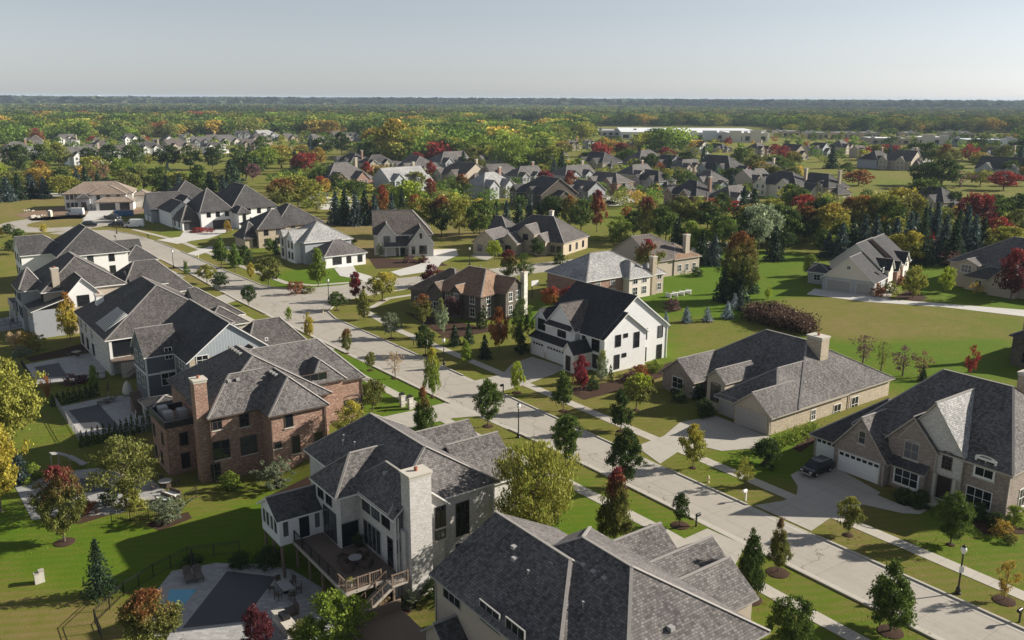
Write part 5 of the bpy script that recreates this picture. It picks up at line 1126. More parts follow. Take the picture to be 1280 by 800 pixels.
for a in [
 (1255,751,698,22,'airy','gold','thin golden sapling in mulch near the lower right corner',SR,.9),
 (1060,669,622,32,'oval','olive/yolive','olive leafed young tree beside the brick house driveway',SR,.5),
 (1188,681,615,44,'oval','mgreen','round grey green tree on the lawn before the brick house windows',None,.4),
 (930,609,571,26,'airy','yolive','small yellowish sapling beside the white mailbox post',SR,0),
 (866,585,531,34,'oval','yolive/yellow','bright yellow oval tree by the ranch house driveway',SR,.4),
 (958,580,548,32,'round','dgreen','small dark green tree on the lawn between ranch and brick house',None,.6),
 (795,513,467,40,'round','olive/lime','yellow green round tree left of the ranch front lawn',None,.5),
 (776,539,485,34,'pyramid','dgreen','dark pointed tree on the verge between farmhouse and ranch',SR,.5),
 (704,514,462,32,'pyramid','mgreen','mid green street tree in front of the crimson maple',SR,.6),
 (646,491,450,16,'column','lime','narrow lime coloured tree at the farmhouse driveway',SR,.7),
 (726,490,444,24,'oval','crimson','crimson maple beside the farmhouse corner',None,1.2),
 (752,478,438,16,'column','silver/yolive','pale slim birch against the white farmhouse wall',None,0),
 (763,475,456,8,'arbor','dgreen','tiny dark cone shrub at the farmhouse corner',None,0),
 (583,459,424,20,'pyramid','lgreen','light green pointed sapling on the verge past the farmhouse driveway',SR,0),
 (532,444,407,26,'round','dgreen','dark round street tree left of the second lamp',SR,.5),
 (489,423,391,24,'spread','greyg','airy grey green street tree before the dark corner house',SR,.6),
 (455,400,362,15,'column','olive/yolive','slim olive column tree on the corner lawn',None,0),
 (445,376,340,18,'oval','crimson','crimson column tree behind the slim olive tree',None,0),
 (421,388,365,24,'spread','mgreen','spreading green tree at the street corner lamp',SR,.6),
 (478,376,341,36,'round','yolive/yellow','yellow green round tree on the corner lawn beside the side street',None,.8),
 (529,408,368,24,'oval','olive/rust','red topped tree against the dark corner house',None,0),
 (552,421,373,18,'oval','silver/olive','pale olive slender tree before the dark brick wall',None,.6),
 (567,400,370,22,'round','plum','purple brown tree against the dark brick wall',None,0),
 (603,410,380,17,'arbor','dgreen','big dark clipped cone at the corner house',None,0),
 (568,432,405,20,'spruce','spruce','left one of two small dark spruces on the corner lawn',None,0),
 (586,430,402,17,'spruce','spruce','right one of two small dark spruces on the corner lawn',None,0),
 (606,448,418,22,'spruce','spruce','dark bushy spruce on the shaded lawn left of the orange tree',None,0),
 (624,441,384,26,'oval','orange/rust','orange brown tree left of the farmhouse',None,0),
 (651,440,372,34,'airy','mgreen','loose green tree between orange tree and farmhouse',None,0),
 (653,441,420,20,'shrub','dgreen','dark shrub at the left edge of the farmhouse driveway',None,0),
 (688,386,358,26,'round','orange/red','orange red bush tree above the farmhouse roof, left of its red twin',None,0),
 (710,384,358,22,'round','red','red bush tree above the farmhouse roof, right of the orange one',None,0),
 (434,442,410,16,'oval','olive/rust','reddish young tree on the left verge above the red brick house roof',SL,.4),
 (463,463,440,13,'round','olive','tiny olive sapling on the left verge',SL,.5),
 (494,473,438,22,'bare','tan','half bare tan sapling on the left verge',SL,.6),
 (541,497,435,20,'column','lgreen/yellow','tall yellow green column tree beside the left kerb',SL,.4),
 (531,549,484,34,'pyramid','mgreen/rust','green tree with reddish top by the shared driveway',None,.5),
 (610,533,474,38,'oval','mgreen','full bright green maple on the left verge by the lamp',SL,.7),
 (707,582,519,46,'vase','mgreen','wide vase shaped green tree on the left verge',SL,.3),
 (781,610,535,46,'oval','dgreen','tall dark ragged tree beside the left kerb',SL,.3),
 (768,683,585,58,'pyramid','olive/crimson','tree with crimson top and green skirts on the left lawn',None,.5),
 (850,657,618,23,'round','dgreen','small dark tree in mulch by the black mailbox',SL,.9),
 (669,676,556,108,'willow','yolive','huge yellow green round tree beside the white brick house',None,0),
 (936,749,661,46,'pyramid','dgreen','dark green pointed oak in mulch left of the street',None,1.1),
 (972,716,648,34,'pyramid','olive/brown','brownish pointed young tree in mulch by the left kerb',SL,1.0),
 (988,818,748,64,'round','mgreen','round green tree cut by the bottom edge right of the big roof',None,0),
 (1113,790,703,72,'pyramid','mgreen','large ragged oak in mulch at the bottom right',SL,1.0),
 (441,560,500,48,'airy','yolive/yellow','yellow olive tree between the red and white brick houses',None,0),
 (466,514,474,30,'round','olive','olive brown small tree beside the red brick garage',None,0),
 (81,678,582,54,'oval','olive/crimson','crimson topped tree in mulch on the left lawn',None,1.0),
 (158,634,545,80,'airy','olive','multi stemmed airy birch beside the lower left patio',None,0),
 (2,640,532,52,'round','yellow','golden tree cut by the left edge',None,0),
 (12,562,452,72,'round','yolive','large yellow green tree at the left edge by the shaded pool',None,0),
 (26,604,560,26,'spruce','bspruce','blue grey spruce behind the golden tree',None,0),
 (126,744,672,46,'spruce','spruce','lone dark spruce on the lower left lawn',None,0),
 (190,822,738,76,'oval','olive/rust','red tipped olive maple at the bottom left edge',None,0),
 (424,830,744,90,'round','lgreen','bright green tree cut by the bottom edge below the deck',None,0),
 (88,425,366,21,'column','yellow/orange','slim golden column tree with red top behind the tan house',None,0),
 (118,487,456,11,'column','lgreen','small lime sapling beside the upper pool',None,0), (60,503,466,9,'airy','orange','tiny orange sapling behind the upper pool',None,0),
 (277,333,295,24,'pyramid','green','taller of two green street trees before the tan brick house',SR,0), (294,340,303,20,'pyramid','green','shorter of two green street trees before the tan brick house',SR,0),
 (307,334,306,18,'oval','dgreen','dark tree close behind the two green street trees',None,0), (314,350,328,10,'oval','yellow','little yellow street tree before the hip roofed house',SR,0),
 (336,358,322,32,'round','olive','round olive brown street tree before the hip roofed house',SR,0), (398,358,309,26,'pyramid','lgreen','light green pointed tree on the corner lawn',None,0),
 (233,345,326,9,'pyramid','green','small pointed sapling on the far left verge',SL,0), (259,355,331,20,'spread','yolive','sparse yellowish street tree on the far left verge',SL,0),
 (275,361,341,20,'round','dgreen','round dark street tree on the far left verge',SL,0), (311,382,356,17,'round','dgreen','small dark street tree at the left junction verge',SL,0),
 (361,400,383,8,'column','lgreen','tiny lime sapling at the left verge past the junction',SL,0), (386,422,391,12,'column','yellow','slim yellow street tree near the grey roof edge',SL,0),
 (12,296,280,13,'round','dgreen','small dark tree at the left edge of the turning circle',None,0), (55,292,280,9,'oval','yellow','small yellow tree on the turning circle lawn',None,0), (0,296,282,12,'round','yellow','yellow shrub tree cut by the left edge at the turning circle',None,0),
 (26,312,286,17,'oval','green','green tree left of the steep dark roof',None,0), (16,318,300,14,'round','dgreen','low dark tree left of the steep dark roof',None,0),
 (922,376,289,46,'oval','olive/rust','tall tree with orange red crown among dark spruces',None,0), (904,376,326,30,'spruce','spruce','dark spruce left of the tall orange crowned tree',None,0), (922,378,318,34,'spruce','spruce','dark spruce just before the tall orange crowned tree',None,0), (938,366,328,24,'spruce','spruce','dark spruce right of the tall orange crowned tree',None,0),
 (925,388,366,14,'spruce','bspruce','low dark spruce at the meadow corner',None,0),
 (858,403,382,17,'spruce','bluesp','leftmost of the small blue spruces on the bright lawn',None,1.0), (884,402,383,17,'spruce','bluesp','second small blue spruce from the left on the bright lawn',None,1.0), (909,398,376,18,'spruce','bluesp','largest of the small blue spruces near the meadow corner',None,1.0), (918,385,366,15,'spruce','bluesp','farthest of the small blue spruces near the meadow corner',None,1.0), (832,410,388,12,'spruce','bluesp','blue spruce just behind the farmhouse corner',None,.8),
 (1078,456,420,34,'bare','plum','left purple brown ornamental tree behind the ranch house',None,0), (1101,464,428,26,'bare','olive','olive ornamental tree between two purple brown ones',None,0), (1128,470,434,34,'bare','plum','right purple brown ornamental tree behind the ranch house',None,0), (1153,472,440,26,'bare','brown','brownish bare tree beside the little spruce behind the roofs',None,0), (1153,476,458,15,'spruce','spruce','little dark spruce just behind the brick house roof',None,0),
 (1213,472,431,15,'airy','red','lone thin red sapling on the shaded lawn',None,.8),
 (1013,345,318,18,'column','lgreen','light green sapling left of the garage house',None,0), (960,374,358,9,'oval','lime','tiny lime sapling on the bright lawn by the meadow',None,0),
 (1183,366,332,15,'column','lime','slim lime tree on the lawn right of the garage house',None,0), (1141,372,330,22,'column','yolive','yellow green column tree at the garage house path',None,0), (1186,334,312,30,'bare','plum','bare reddish tree behind the slim lime tree',None,0), (1220,370,352,15,'airy','gold','small golden sapling right of the slim lime tree',None,0),
 (1263,375,311,34,'oval','burg/red','red topped dark tree before the stone house',None,0), (1130,332,288,42,'round','yolive/yellow','golden round tree behind the garage house',None,0),
 (618,325,300,18,'round','lime','lime round shrub tree left of the wide tan house',None,0), (636,352,313,26,'oval','olive/crimson','crimson topped tree before the wide tan house',None,0), (656,352,316,26,'airy','mgreen','loose green tree right of the crimson topped one',None,0), (672,322,298,18,'round','dgreen','dark clipped tree against the wide tan house',None,0),
 (808,352,300,34,'oval','olive/crimson','dark tree with crimson crown before the brown roofed house',None,0), (745,300,295,14,'round','lime','bright lime bush behind the wide tan house roof',None,0),
 (540,358,330,30,'shrub','burg','burgundy twiggy shrub behind the corner house roof',None,0),
 (496,316,303,8,'column','yolive','thin yellow sapling at the gabled white house porch',None,0), (475,322,303,9,'column','greyg','thin pale sapling at the gabled white house corner',None,0), (438,322,295,20,'oval','dgreen','dark tree right of the silver hip roof',None,0), (427,320,292,16,'spruce','spruce','dark conifer behind the silver hip roof',None,0),
 (343,316,300,8,'column','dgreen','slim dark tree at the tan brick house',None,0), (338,316,298,14,'oval','green','green tree against the tan brick house wall',None,0), (346,318,296,10,'spruce','spruce','narrow conifer against the tan brick house wall',None,0),
 (264,292,283,8,'airy','red','tiny bright red shrub tree before the modern house garage',None,0), (285,292,275,9,'column','gold','thin golden sapling at the modern house',None,0),
 ]: T(*a[:7], group=a[7], ring=a[8])
SH = 'shrubs around the houses'
for x, yb, yt, w, k, c, l in [
 (288,612,588,26,'shrub','lgreen','lime shrub at the shaded red brick wall'), (346,610,578,52,'tuft','greyg','wide grey green shrub at the red brick corner'), (212,650,622,50,'tuft','greyg','grey green grass clump by the low black fence'),
 (134,630,612,22,'shrub','dgreen','dark shrub left of the airy birch'), (166,634,608,32,'shrub','yolive','lime yellow shrub under the airy birch'), (110,640,622,24,'shrub','rust','reddish brown shrub right of the crimson topped tree'),
 (44,598,578,20,'shrub','lgreen','bright lime ball shrub beside the blue grey spruce'), (35,606,597,12,'shrub','lgreen','smaller lime ball shrub beside the blue grey spruce'),
 (322,808,756,42,'shrub','burg','burgundy bush at the lower left patio edge'), (378,812,776,50,'shrub','olive','olive bush at the bottom edge by the patio'), (478,770,748,40,'shrub','tan','tan flowering shrub below the deck stair'), (512,758,738,28,'shrub','greyg','grey green shrub at the foot of the white chimney'), (545,745,722,40,'shrub','dgreen','dark shrub between the white house and foreground roof'), (503,796,770,44,'shrub','dgreen','dark bush in shade right of the bottom bright tree'),
 (300,708,690,30,'shrub','dgreen','left dark shrub behind the big pool'), (336,706,684,40,'shrub','dgreen','right dark shrub behind the big pool'), (240,706,692,26,'shrub','dgreen','dark shrub at the far corner of the big pool'),
 (20,436,416,20,'tuft','tan','leftmost tan grass clump behind the upper pool'), (36,438,416,22,'tuft','gold','golden grass clump behind the upper pool'), (48,438,420,20,'tuft','yolive','rightmost olive grass clump behind the upper pool'), (28,444,432,20,'shrub','greyg','low grey shrub before the grass clumps'),
 (90,480,466,20,'shrub','plum','purple shrub beside the upper pool'), (104,478,468,16,'shrub','burg','small burgundy shrub beside the upper pool'), (180,468,445,20,'shrub','greyg','grey shrub beside the board clad porch'),
 (960,585,566,18,'shrub','dgreen','low dark shrub where the ranch hedge starts'), (1150,634,612,26,'shrub','dgreen','round dark shrub at the brick house bay'), (1128,626,608,22,'shrub','dgreen','dark shrub left of the round one at the bay'), (1222,648,628,24,'shrub','dgreen','dark shrub under the brick house windows'), (1244,660,640,22,'shrub','dgreen','dark shrub at the brick house right corner'),
 (1268,655,632,26,'shrub','lgreen','bright lime shrub at the brick house right side'), (1252,668,650,26,'shrub','gold','orange yellow shrub at the brick house corner'), (1262,678,666,14,'shrub','olive','small green shrub below the orange yellow one'),
 (850,492,470,22,'shrub','dgreen','dark shrub at the ranch porch'), (872,498,480,22,'shrub','dgreen','second dark shrub at the ranch porch wall'), (880,520,497,26,'shrub','dgreen','tall dark shrub left of the ranch garage'), (848,502,486,20,'shrub','dgreen','low dark shrub under the ranch wing window'),
 (800,470,455,24,'shrub','rust','russet shrub along the farmhouse side'), (820,464,450,24,'shrub','lgreen','lime shrub along the farmhouse side'), (790,476,462,20,'shrub','plum','purple brown shrub along the farmhouse side'), (740,486,468,18,'shrub','dgreen','dark shrub behind the crimson maple'), (808,488,466,20,'shrub','rust','brown shrub behind the yellow green round tree'),
 (1098,370,354,18,'shrub','rust','russet shrub at the garage house corner'), (1112,366,350,16,'shrub','olive','olive shrub at the garage house path'), (1128,356,344,14,'shrub','rust','reddish shrub by the garage house entrance'),
 (370,368,352,22,'tuft','rust','russet grass clump on the bright corner lawn'), (385,366,356,16,'shrub','olive','olive shrub on the bright corner lawn'), (512,328,318,14,'shrub','plum','purple shrub before the gabled white house'), (530,328,319,14,'shrub','burg','burgundy shrub before the gabled white house'), (250,290,284,22,'shrub','red','row of red flowers shrub beside the modern garage'),
 (690,356,346,14,'shrub','dgreen','dark shrub beside the wide tan house drive'), (700,330,312,18,'shrub','dgreen','dark shrub at the wide tan house corner'), (840,388,372,20,'shrub','plum','purple brown shrub beside the white balustrade'), (870,345,333,18,'shrub','dgreen','dark shrub on the lawn behind the farmhouse'), (850,342,334,12,'shrub','dgreen','small dark shrub near the grey house chimney')]:
    T(x, yb, yt, w, k, c, l, SH)
AR1, AR2 = 'clipped cones along the near pool fence', 'dark cones along the far pool edge'
for i in range(13):
    T(103+i*7.0, 559-i*1.75, 538-i*2.2, 7.5, 'arbor', 'mgreen', 'clipped green cone in the row before the shaded pool', AR1)
for i in range(9):
    T(66+i*7.0, 508-i*1.6, 492-i*1.9, 7.5, 'arbor', 'dgreen', 'dark clipped cone in the row behind the shaded pool', AR2)
# hedges
def hedge(pts, w, hgt, ck, label):
    g = [ground(*p) for p in pts]; P = []; rng = np.random.default_rng(5)
    for p, q in zip(g, g[1:]):
        n = int((q-p).length*260)
        u = rng.uniform(0, 1, n)[:, None]; P.append(np.array(p)+(np.array(q)-np.array(p))*u+np.stack([rng.normal(0, w*.3, n), rng.normal(0, w*.3, n), hgt*rng.uniform(.05, 1, n)**.7*(1+.15*np.sin(u[:, 0]*40))], 1))
    P = np.concatenate(P); o = bpy.data.objects.new('hedge', leaf_mesh('hedge', quads(P-np.array(g[0]), .11, rng))); COL.objects.link(o); o.location = g[0]
    o.color = (*CK[ck], 1); o['tip_color'] = list(CK[ck]); tag(o, label, 'hedge')
hedge([(950,568),(985,556),(1020,542)], 1.5, 1.5, 'lgreen', 'green hedge along the ranch house side wall')
# wild thicket on the meadow
rng = np.random.default_rng(9); g0 = ground(952, 396); P = []
for i in range(260):
    u = rng.uniform(0, 1); q = ground(938+u*74+rng.uniform(-7, 7), 395+u*20+rng.uniform(-8, 6)); hh = rng.uniform(1.2, 3.4)*(1-abs(u-.45)*.7)
    P.append(np.array(q)+rng.normal(size=(60, 3))*np.array([.7, .7, .1])+np.stack([np.zeros(60), np.zeros(60), hh*rng.uniform(0, 1, 60)**.6], 1))
P = np.concatenate(P); o = bpy.data.objects.new('thicket', leaf_mesh('thicket', quads(P-np.array(g0), .17, rng, .3, 1.5))); COL.objects.link(o); o.location = g0
o.color = (.095,.085,.035, 1); o['tip_color'] = [.10,.062,.045]; tag(o, 'brown thicket of wild shrubs on the dry meadow', 'thicket', kind='stuff')
# tree belts: marked trees (x, base, top, width, kind, colour)
GB = {'a': ('trees of the belt between the two rows of streets'), 'b': 'trees around the distant subdivision', 'c': 'spruces behind the garage house'}
NMC = dict(dgreen='dark green', mgreen='green', green='green', lgreen='light green', lime='lime green', olive='olive', yolive='yellow green', yellow='yellow', gold='golden', orange='orange', red='red', crimson='crimson', rust='russet', burg='burgundy', plum='purple brown', tan='tan', spruce='dark', bspruce='blue grey', bluesp='blue', silver='silvery', brown='brown', greyg='grey green')
SHP = dict(spruce='spruce', round='round tree', oval='oval tree', pyramid='pointed tree', column='column tree', airy='airy tree', spread='spreading tree', vase='vase shaped tree', bare='bare tree', arbor='cone', shrub='shrub', willow='drooping tree', tuft='clump')
def cname(ck):
    a = ck.split('/'); return NMC[a[0]] if len(a) == 1 else f'{NMC[a[-1]]} topped {NMC[a[0]]}'
for x, yb, yt, w, k, c, where in [
 (420,280,238,24,'spruce','bspruce','at the left end of the dark spruce clump'),(432,281,234,26,'spruce','spruce','second from left in the dark spruce clump'),(445,282,238,26,'spruce','bspruce','in the middle of the dark spruce clump'),(457,281,236,26,'spruce','spruce','fourth from left in the dark spruce clump'),(469,281,242,24,'spruce','bspruce','at the right end of the dark spruce clump'),
 (479,272,232,18,'oval','orange/red','beside the dark spruce clump'),(490,275,240,18,'spruce','bspruce','right of the red tree beside the clump'),(503,277,234,22,'spruce','spruce','before the lime dome crown'),(508,265,226,44,'round','lgreen/lime','behind the gabled white house roof'),(519,272,242,14,'round','orange','just right of the lime dome crown'),
 (528,294,246,40,'round','yolive','left of the dark maroon crowned tree'),(552,296,244,32,'oval','dgreen/rust','behind the lawn of the gabled white house'),(574,294,246,34,'round','yolive','right of the dark maroon crowned tree'),(600,298,250,36,'round','mgreen','fourth in the row behind the dry lawn'),(592,292,262,22,'round','dgreen','between two round crowns behind the dry lawn'),
 (620,296,252,22,'spruce','spruce','first left of the wide tan house'),(633,294,250,24,'spruce','bspruce','second left of the wide tan house'),(648,290,248,26,'spruce','spruce','above the left gable of the wide tan house'),(662,286,246,22,'spruce','bspruce','behind the wide tan house ridge'),(674,286,252,20,'spruce','spruce','farther along behind the wide tan house ridge'),
 (690,284,244,30,'round','dgreen','behind the right hip of the wide tan house'),(712,286,243,24,'oval','olive/orange','behind the right hip of the wide tan house'),(726,292,250,30,'round','mgreen','above the silver roofed house'),(746,290,238,22,'oval','rust/crimson','left of the small far lawn'),(783,272,258,14,'round','orange','on the small far lawn'),
 (775,300,270,34,'shrub','lgreen','below the small far lawn'),(808,302,245,32,'oval','olive/crimson','behind the brown roofed house'),(792,296,262,26,'round','dgreen','left of the tall crimson crown'),(832,306,258,36,'round','mgreen','left of the brick house in the belt'),(845,318,272,34,'spruce','spruce','behind the brown roofed house chimney'),(862,318,276,26,'oval','lgreen','before the conifers right of the chimney'),
 (876,330,288,30,'spruce','spruce','first in the belt behind the bright lawn'),(892,332,292,28,'spruce','bspruce','second in the belt behind the bright lawn'),(902,318,268,30,'round','mgreen','with steep dark roof above it'),(948,312,254,48,'round','silver','tall among the dark conifers'),(968,326,282,28,'spruce','spruce','right of the tall silvery crown'),(930,312,264,26,'oval','mgreen','left of the tall silvery crown'),
 (984,306,262,36,'round','dgreen','below the long cream house'),(1006,304,258,34,'oval','dgreen/rust','at the right end of the long cream house'),(1040,306,255,44,'round','yolive/gold','before the dark flat dormer roof'),(1060,296,246,36,'oval','olive/rust','at the foot of the far green lawn'),(1076,298,244,36,'oval','olive/orange','right of its orange twin'),(1100,298,240,40,'round','dgreen/yolive','left of the dark roof among spruces'),
 (1125,288,234,46,'round','olive/yellow','on the near edge of the far lawn'),(1156,264,222,40,'round','mgreen','standing before the far green lawn'),(1188,268,238,24,'round','dgreen','right of the tree standing before the far lawn'),(1218,292,240,38,'round','burg/red','behind the blue spruce row'),(1244,318,272,34,'spread','rust/red','right end of the blue spruce row'),(1256,324,284,56,'spread','yolive','yellow bank above the stone house roof'),(1270,298,262,26,'spread','olive','at the right edge above the yellow bank'),
 (1240,282,244,50,'round','mgreen','broad crown near the right edge'),(1268,280,242,44,'round','dgreen','cut by the right edge above the yellow bank'),(1254,238,214,32,'spread','red','before the pale grey sided house'),(1225,232,212,28,'spread','yolive','left of the red spreading tree'),(1200,234,214,34,'bare','plum','on the far lawn right end'),
 (1073,232,212,34,'oval','rust/orange','left of the far dark house'),(1092,200,182,22,'round','red','first in the bright red row'),(1106,200,181,22,'round','red','second in the bright red row'),(1118,202,182,20,'round','crimson','last in the bright red row'),(1132,206,184,28,'round','mgreen','right of the bright red row'),(1164,208,178,34,'round','mgreen','behind the white peaked house'),(1180,212,180,22,'oval','olive/rust','right of the round tree behind the white peaked house'),(1212,202,180,18,'round','red','alone before the blue grey store'),(1155,232,202,36,'round','dgreen','at the far lawn edge'),(1176,236,200,44,'round','dgreen','right of the one at the far lawn edge'),
 (832,206,184,20,'round','crimson','above the dark rooftops'),(780,206,178,30,'round','mgreen/crimson','red headed by the pointed grey gables'),(760,196,172,30,'round','gold','left of the red headed crown'),(748,192,178,12,'round','orange','inside the golden crown'),(684,215,182,52,'round','lgreen/yolive','broad crown before the far small cream house'),(640,215,168,52,'willow','lgreen','largest broad crown in the middle of the belt'),(600,206,168,44,'round','lgreen','left neighbour of the largest broad crown'),(560,204,172,40,'round','mgreen','above the steep grey hip'),
 (493,205,149,56,'oval','yolive/gold','tallest golden cottonwood left of centre'),(470,196,160,34,'round','gold','left of the tallest golden cottonwood'),(520,200,176,22,'round','lgreen','right of the tallest golden cottonwood'),(682,242,212,20,'round','crimson','before the dark brick house'),(712,246,214,18,'oval','rust/crimson','right of the crimson tree before the dark brick house'),
 (459,232,202,18,'oval','red','beside the red brick house roof'),(402,246,220,22,'round','gold/red','at the red brick house left wall'),(373,258,218,44,'round','yolive','row of pruned pears at the dark road'),(352,262,224,36,'round','olive/rust','left of the pruned pears'),(540,230,202,14,'round','red','left of the tan house'),(538,250,222,16,'oval','rust/red','below the tan house left corner'),(522,212,190,16,'round','crimson','behind the porch house'),(578,252,218,28,'oval','mgreen/rust','below the tan house right corner'),
 (352,210,182,44,'round','yolive/gold','big golden crown beyond the road bend'),(330,214,184,36,'round','lgreen','left of the big golden crown'),(308,224,192,40,'round','dgreen','dark crown above the modern house roof'),(290,232,200,36,'spruce','spruce','dark conifer above the modern house roof'),(316,226,204,18,'round','plum','purple crown by the road bend'),(386,212,194,22,'round','lime','lime crown left of the red brick house'),
 (250,246,206,26,'oval','mgreen','tall tree right of the cul-de-sac house'),(210,250,218,24,'spruce','spruce','first conifer behind the cul-de-sac house'),(226,252,216,24,'spruce','bspruce','second conifer behind the cul-de-sac house'),(264,254,214,26,'spruce','spruce','conifer behind the bluish house'),(280,254,218,26,'spruce','bspruce','conifer behind the modern house'),(180,240,206,22,'airy','olive','airy tree behind the cul-de-sac house roof'),(165,240,208,20,'oval','dgreen','dark tree above the cul-de-sac house roof'),(158,224,198,20,'oval','mgreen','tree behind the airy tree'),(124,232,200,24,'airy','brown','brownish tree above the cul-de-sac house'),
 (10,252,220,24,'spruce','bspruce','first conifer at the left field edge'),(24,250,216,22,'spruce','spruce','second conifer at the left field edge'),(40,248,216,26,'spruce','bspruce','third conifer at the left field edge'),(56,248,220,20,'spruce','bspruce','fourth conifer at the left field edge'),(53,236,200,24,'oval','olive/rust','russet headed by the left field'),(80,236,217,24,'round','dgreen','round bush tree on the far left lawn'),(0,240,205,20,'round','lime','lime tree cut by the left edge'),
 (24,216,180,32,'oval','dgreen','first big tree at the far left lawn'),(54,212,180,30,'oval','mgreen','second big tree at the far left lawn'),(74,210,178,26,'oval','olive/yolive','third big tree at the far left lawn'),(112,210,184,24,'oval','dgreen','before the largest pale house'),(138,208,180,28,'oval','dgreen','right of the largest pale house'),(167,210,180,28,'oval','mgreen','fifth big tree at the far left lawn'),(186,208,192,18,'round','yolive','small crown at the far left lawn'),(210,212,182,30,'round','dgreen','dark crown at the far left lawn'),(238,212,182,28,'oval','mgreen','crown right of the dark one at the far left lawn'),(266,212,184,24,'oval','dgreen','last big tree at the far left lawn'),
 (46,180,160,16,'oval','rust/red','red tree behind the far left houses'),(118,180,170,14,'round','red','red tree between far left rooftops'),(135,180,172,12,'round','crimson','crimson tree between far left rooftops'),(182,178,170,10,'round','red','small red tree by far left white gables'),(326,180,168,14,'round','burg','burgundy tree over far brown roofs'),(428,170,158,10,'round','red','red tree by the far row left of centre'),(414,172,150,24,'round','gold','golden tree by the far row left of centre'),
 (978,200,182,16,'round','red','first red crown below the stores'),(968,196,180,16,'round','red','second red crown below the stores'),(996,198,182,10,'round','red','last red crown below the stores'),(704,178,168,12,'round','red','red crown left of the brown rooftops'),(910,182,172,10,'round','red','red crown before the warehouse')]:
    T(x, yb, yt, w, k, c, f'{cname(c)} {SHP[k]} {where}' if SHP[k].split()[-1] not in where else f'{cname(c)} one, {where}', GB['a'] if yb > 222 else GB['b'])
n = 0
for x, yb, yt, w in [(1034,322,290,24),(1050,324,278,28),(1064,322,272,28),(1078,320,268,28),(1092,322,270,28),(1106,316,276,26),(1118,312,270,24),(1134,322,264,30),(1150,330,258,34),(1166,316,250,28),(1178,328,268,32),(1190,332,272,32),(1204,322,256,28),(1214,326,268,32),(1226,320,272,26),(1142,304,264,22),(1158,300,258,22),(1196,306,262,22)]:
    n += 1; T(x, yb, yt, w, 'spruce', 'bspruce' if n % 3 else 'spruce', f'{NUM[n-1]} from left of the tall blue grey spruces behind the garage house', GB['c'])
# loose filling of the belts
AREAS = [('the belt around the brick houses left of centre', [(380,215),(520,215),(520,262),(470,250),(400,262),(340,240)], 14, (18,30), 'a'),
 ('the belt of crowns above the stacked grey roofs', [(520,190),(700,190),(760,206),(740,226),(560,232)], 26, (18,30), 'b'),
 ('the gaps between the dark conifers right of centre', [(830,268),(1010,262),(1030,300),(990,318),(960,330),(880,332),(840,300)], 24, (24,40), 'a'),
 ('the crowns between the far dark roofs right of centre', [(770,208),(1060,202),(1060,232),(1000,228),(900,246),(800,240)], 30, (16,28), 'b'),
 ('the tree line left of the turning circle', [(-10,212),(20,230),(150,214),(260,236),(330,236),(300,252),(200,255),(60,246),(-10,256)], 25, (18,32), 'a'),
 ('the band of crowns below the far subdivision', [(270,196),(470,188),(520,200),(420,206),(330,228),(280,216)], 16, (16,28), 'b'),
 ('the dark crowns at the far right', [(1070,200),(1285,190),(1285,236),(1210,206),(1080,208)], 18, (14,26), 'b'),
 ('the shaded bank behind the garage house', [(1010,300),(1120,300),(1240,312),(1200,318),(1100,320),(1020,326)], 8, (22,34), 'a')]
MIX = [('round','mgreen',4),('round','dgreen',2.5),('oval','dgreen',1.5),('oval','mgreen',2),('round','olive',3.5),('round','yolive',3),('round','olive/gold',1),('spruce','bspruce',2),('spruce','spruce',2),('round','lgreen',1),('oval','olive/rust',1),('round','gold',.5),('round','red',.4)]
FR = random.Random(21)
for where, poly, cnt, (h0, h1), gk in AREAS:
    xs = [p[0] for p in poly]; ys = [p[1] for p in poly]; done = []
    for _ in range(4000):
        if len(done) >= cnt: break
        x, y = FR.uniform(min(xs), max(xs)), FR.uniform(min(ys), max(ys))
        if not inpoly(np.array([x]), np.array([y]), poly)[0] or any(abs(x-a) < 11 and abs(y-b) < 5 for a, b in done): continue
        done.append((x, y)); k, c, _w = FR.choices(MIX, [q[2] for q in MIX])[0]; hp = FR.uniform(h0, h1)*(1.15 if k == 'spruce' else 1)
        T(x, y, y-hp, hp*(.62 if k == 'spruce' else FR.uniform(.8, 1.15)), k, c, f'{cname(c)} {SHP[k]} among {where}', f'{cname(c)} {SHP[k]}s among {where}')
# ================================================================== THE FAR WOODS (a mass nobody could count)
t = NT('far_leaves', .9, .1); ca_ = t.n('ShaderNodeAttribute', attribute_name='leaf_color').outputs['Color']
geo = t.n('ShaderNodeNewGeometry'); rv = t.n('ShaderNodeMapRange'); rv.inputs[3].default_value = .78; rv.inputs[4].default_value = 1.22; t.l(geo.outputs['Random Per Island'], rv.inputs[0])
hv = t.n('ShaderNodeHueSaturation'); t.l(ca_, hv.inputs['Color']); t.l(rv.outputs[0], hv.inputs['Value'])
dif = t.n('ShaderNodeBsdfDiffuse'); trn = t.n('ShaderNodeBsdfTranslucent'); t.l(hv.outputs[0], dif.inputs[0]); t.l(hv.outputs[0], trn.inputs[0])
ms = t.n('ShaderNodeMixShader'); ms.inputs[0].default_value = .25; t.l(dif.outputs[0], ms.inputs[1]); t.l(trn.outputs[0], ms.inputs[2]); t.l(ms.outputs[0], t.t.nodes['Material Output'].inputs['Surface']); M_FAR = t.m
OPENA = [[(-60,186),(470,176),(470,190),(280,200),(280,240),(-60,250)], [(600,148),(690,148),(690,166),(600,166)], [(720,158),(960,158),(985,168),(1290,166),(1290,200),(960,200),(790,182),(720,172)], [(700,176),(800,176),(800,192),(700,192)], [(1060,206),(1240,212),(1250,245),(1000,250),(1000,225)]]
OPENW = [pxw(p) for p in OPENA]
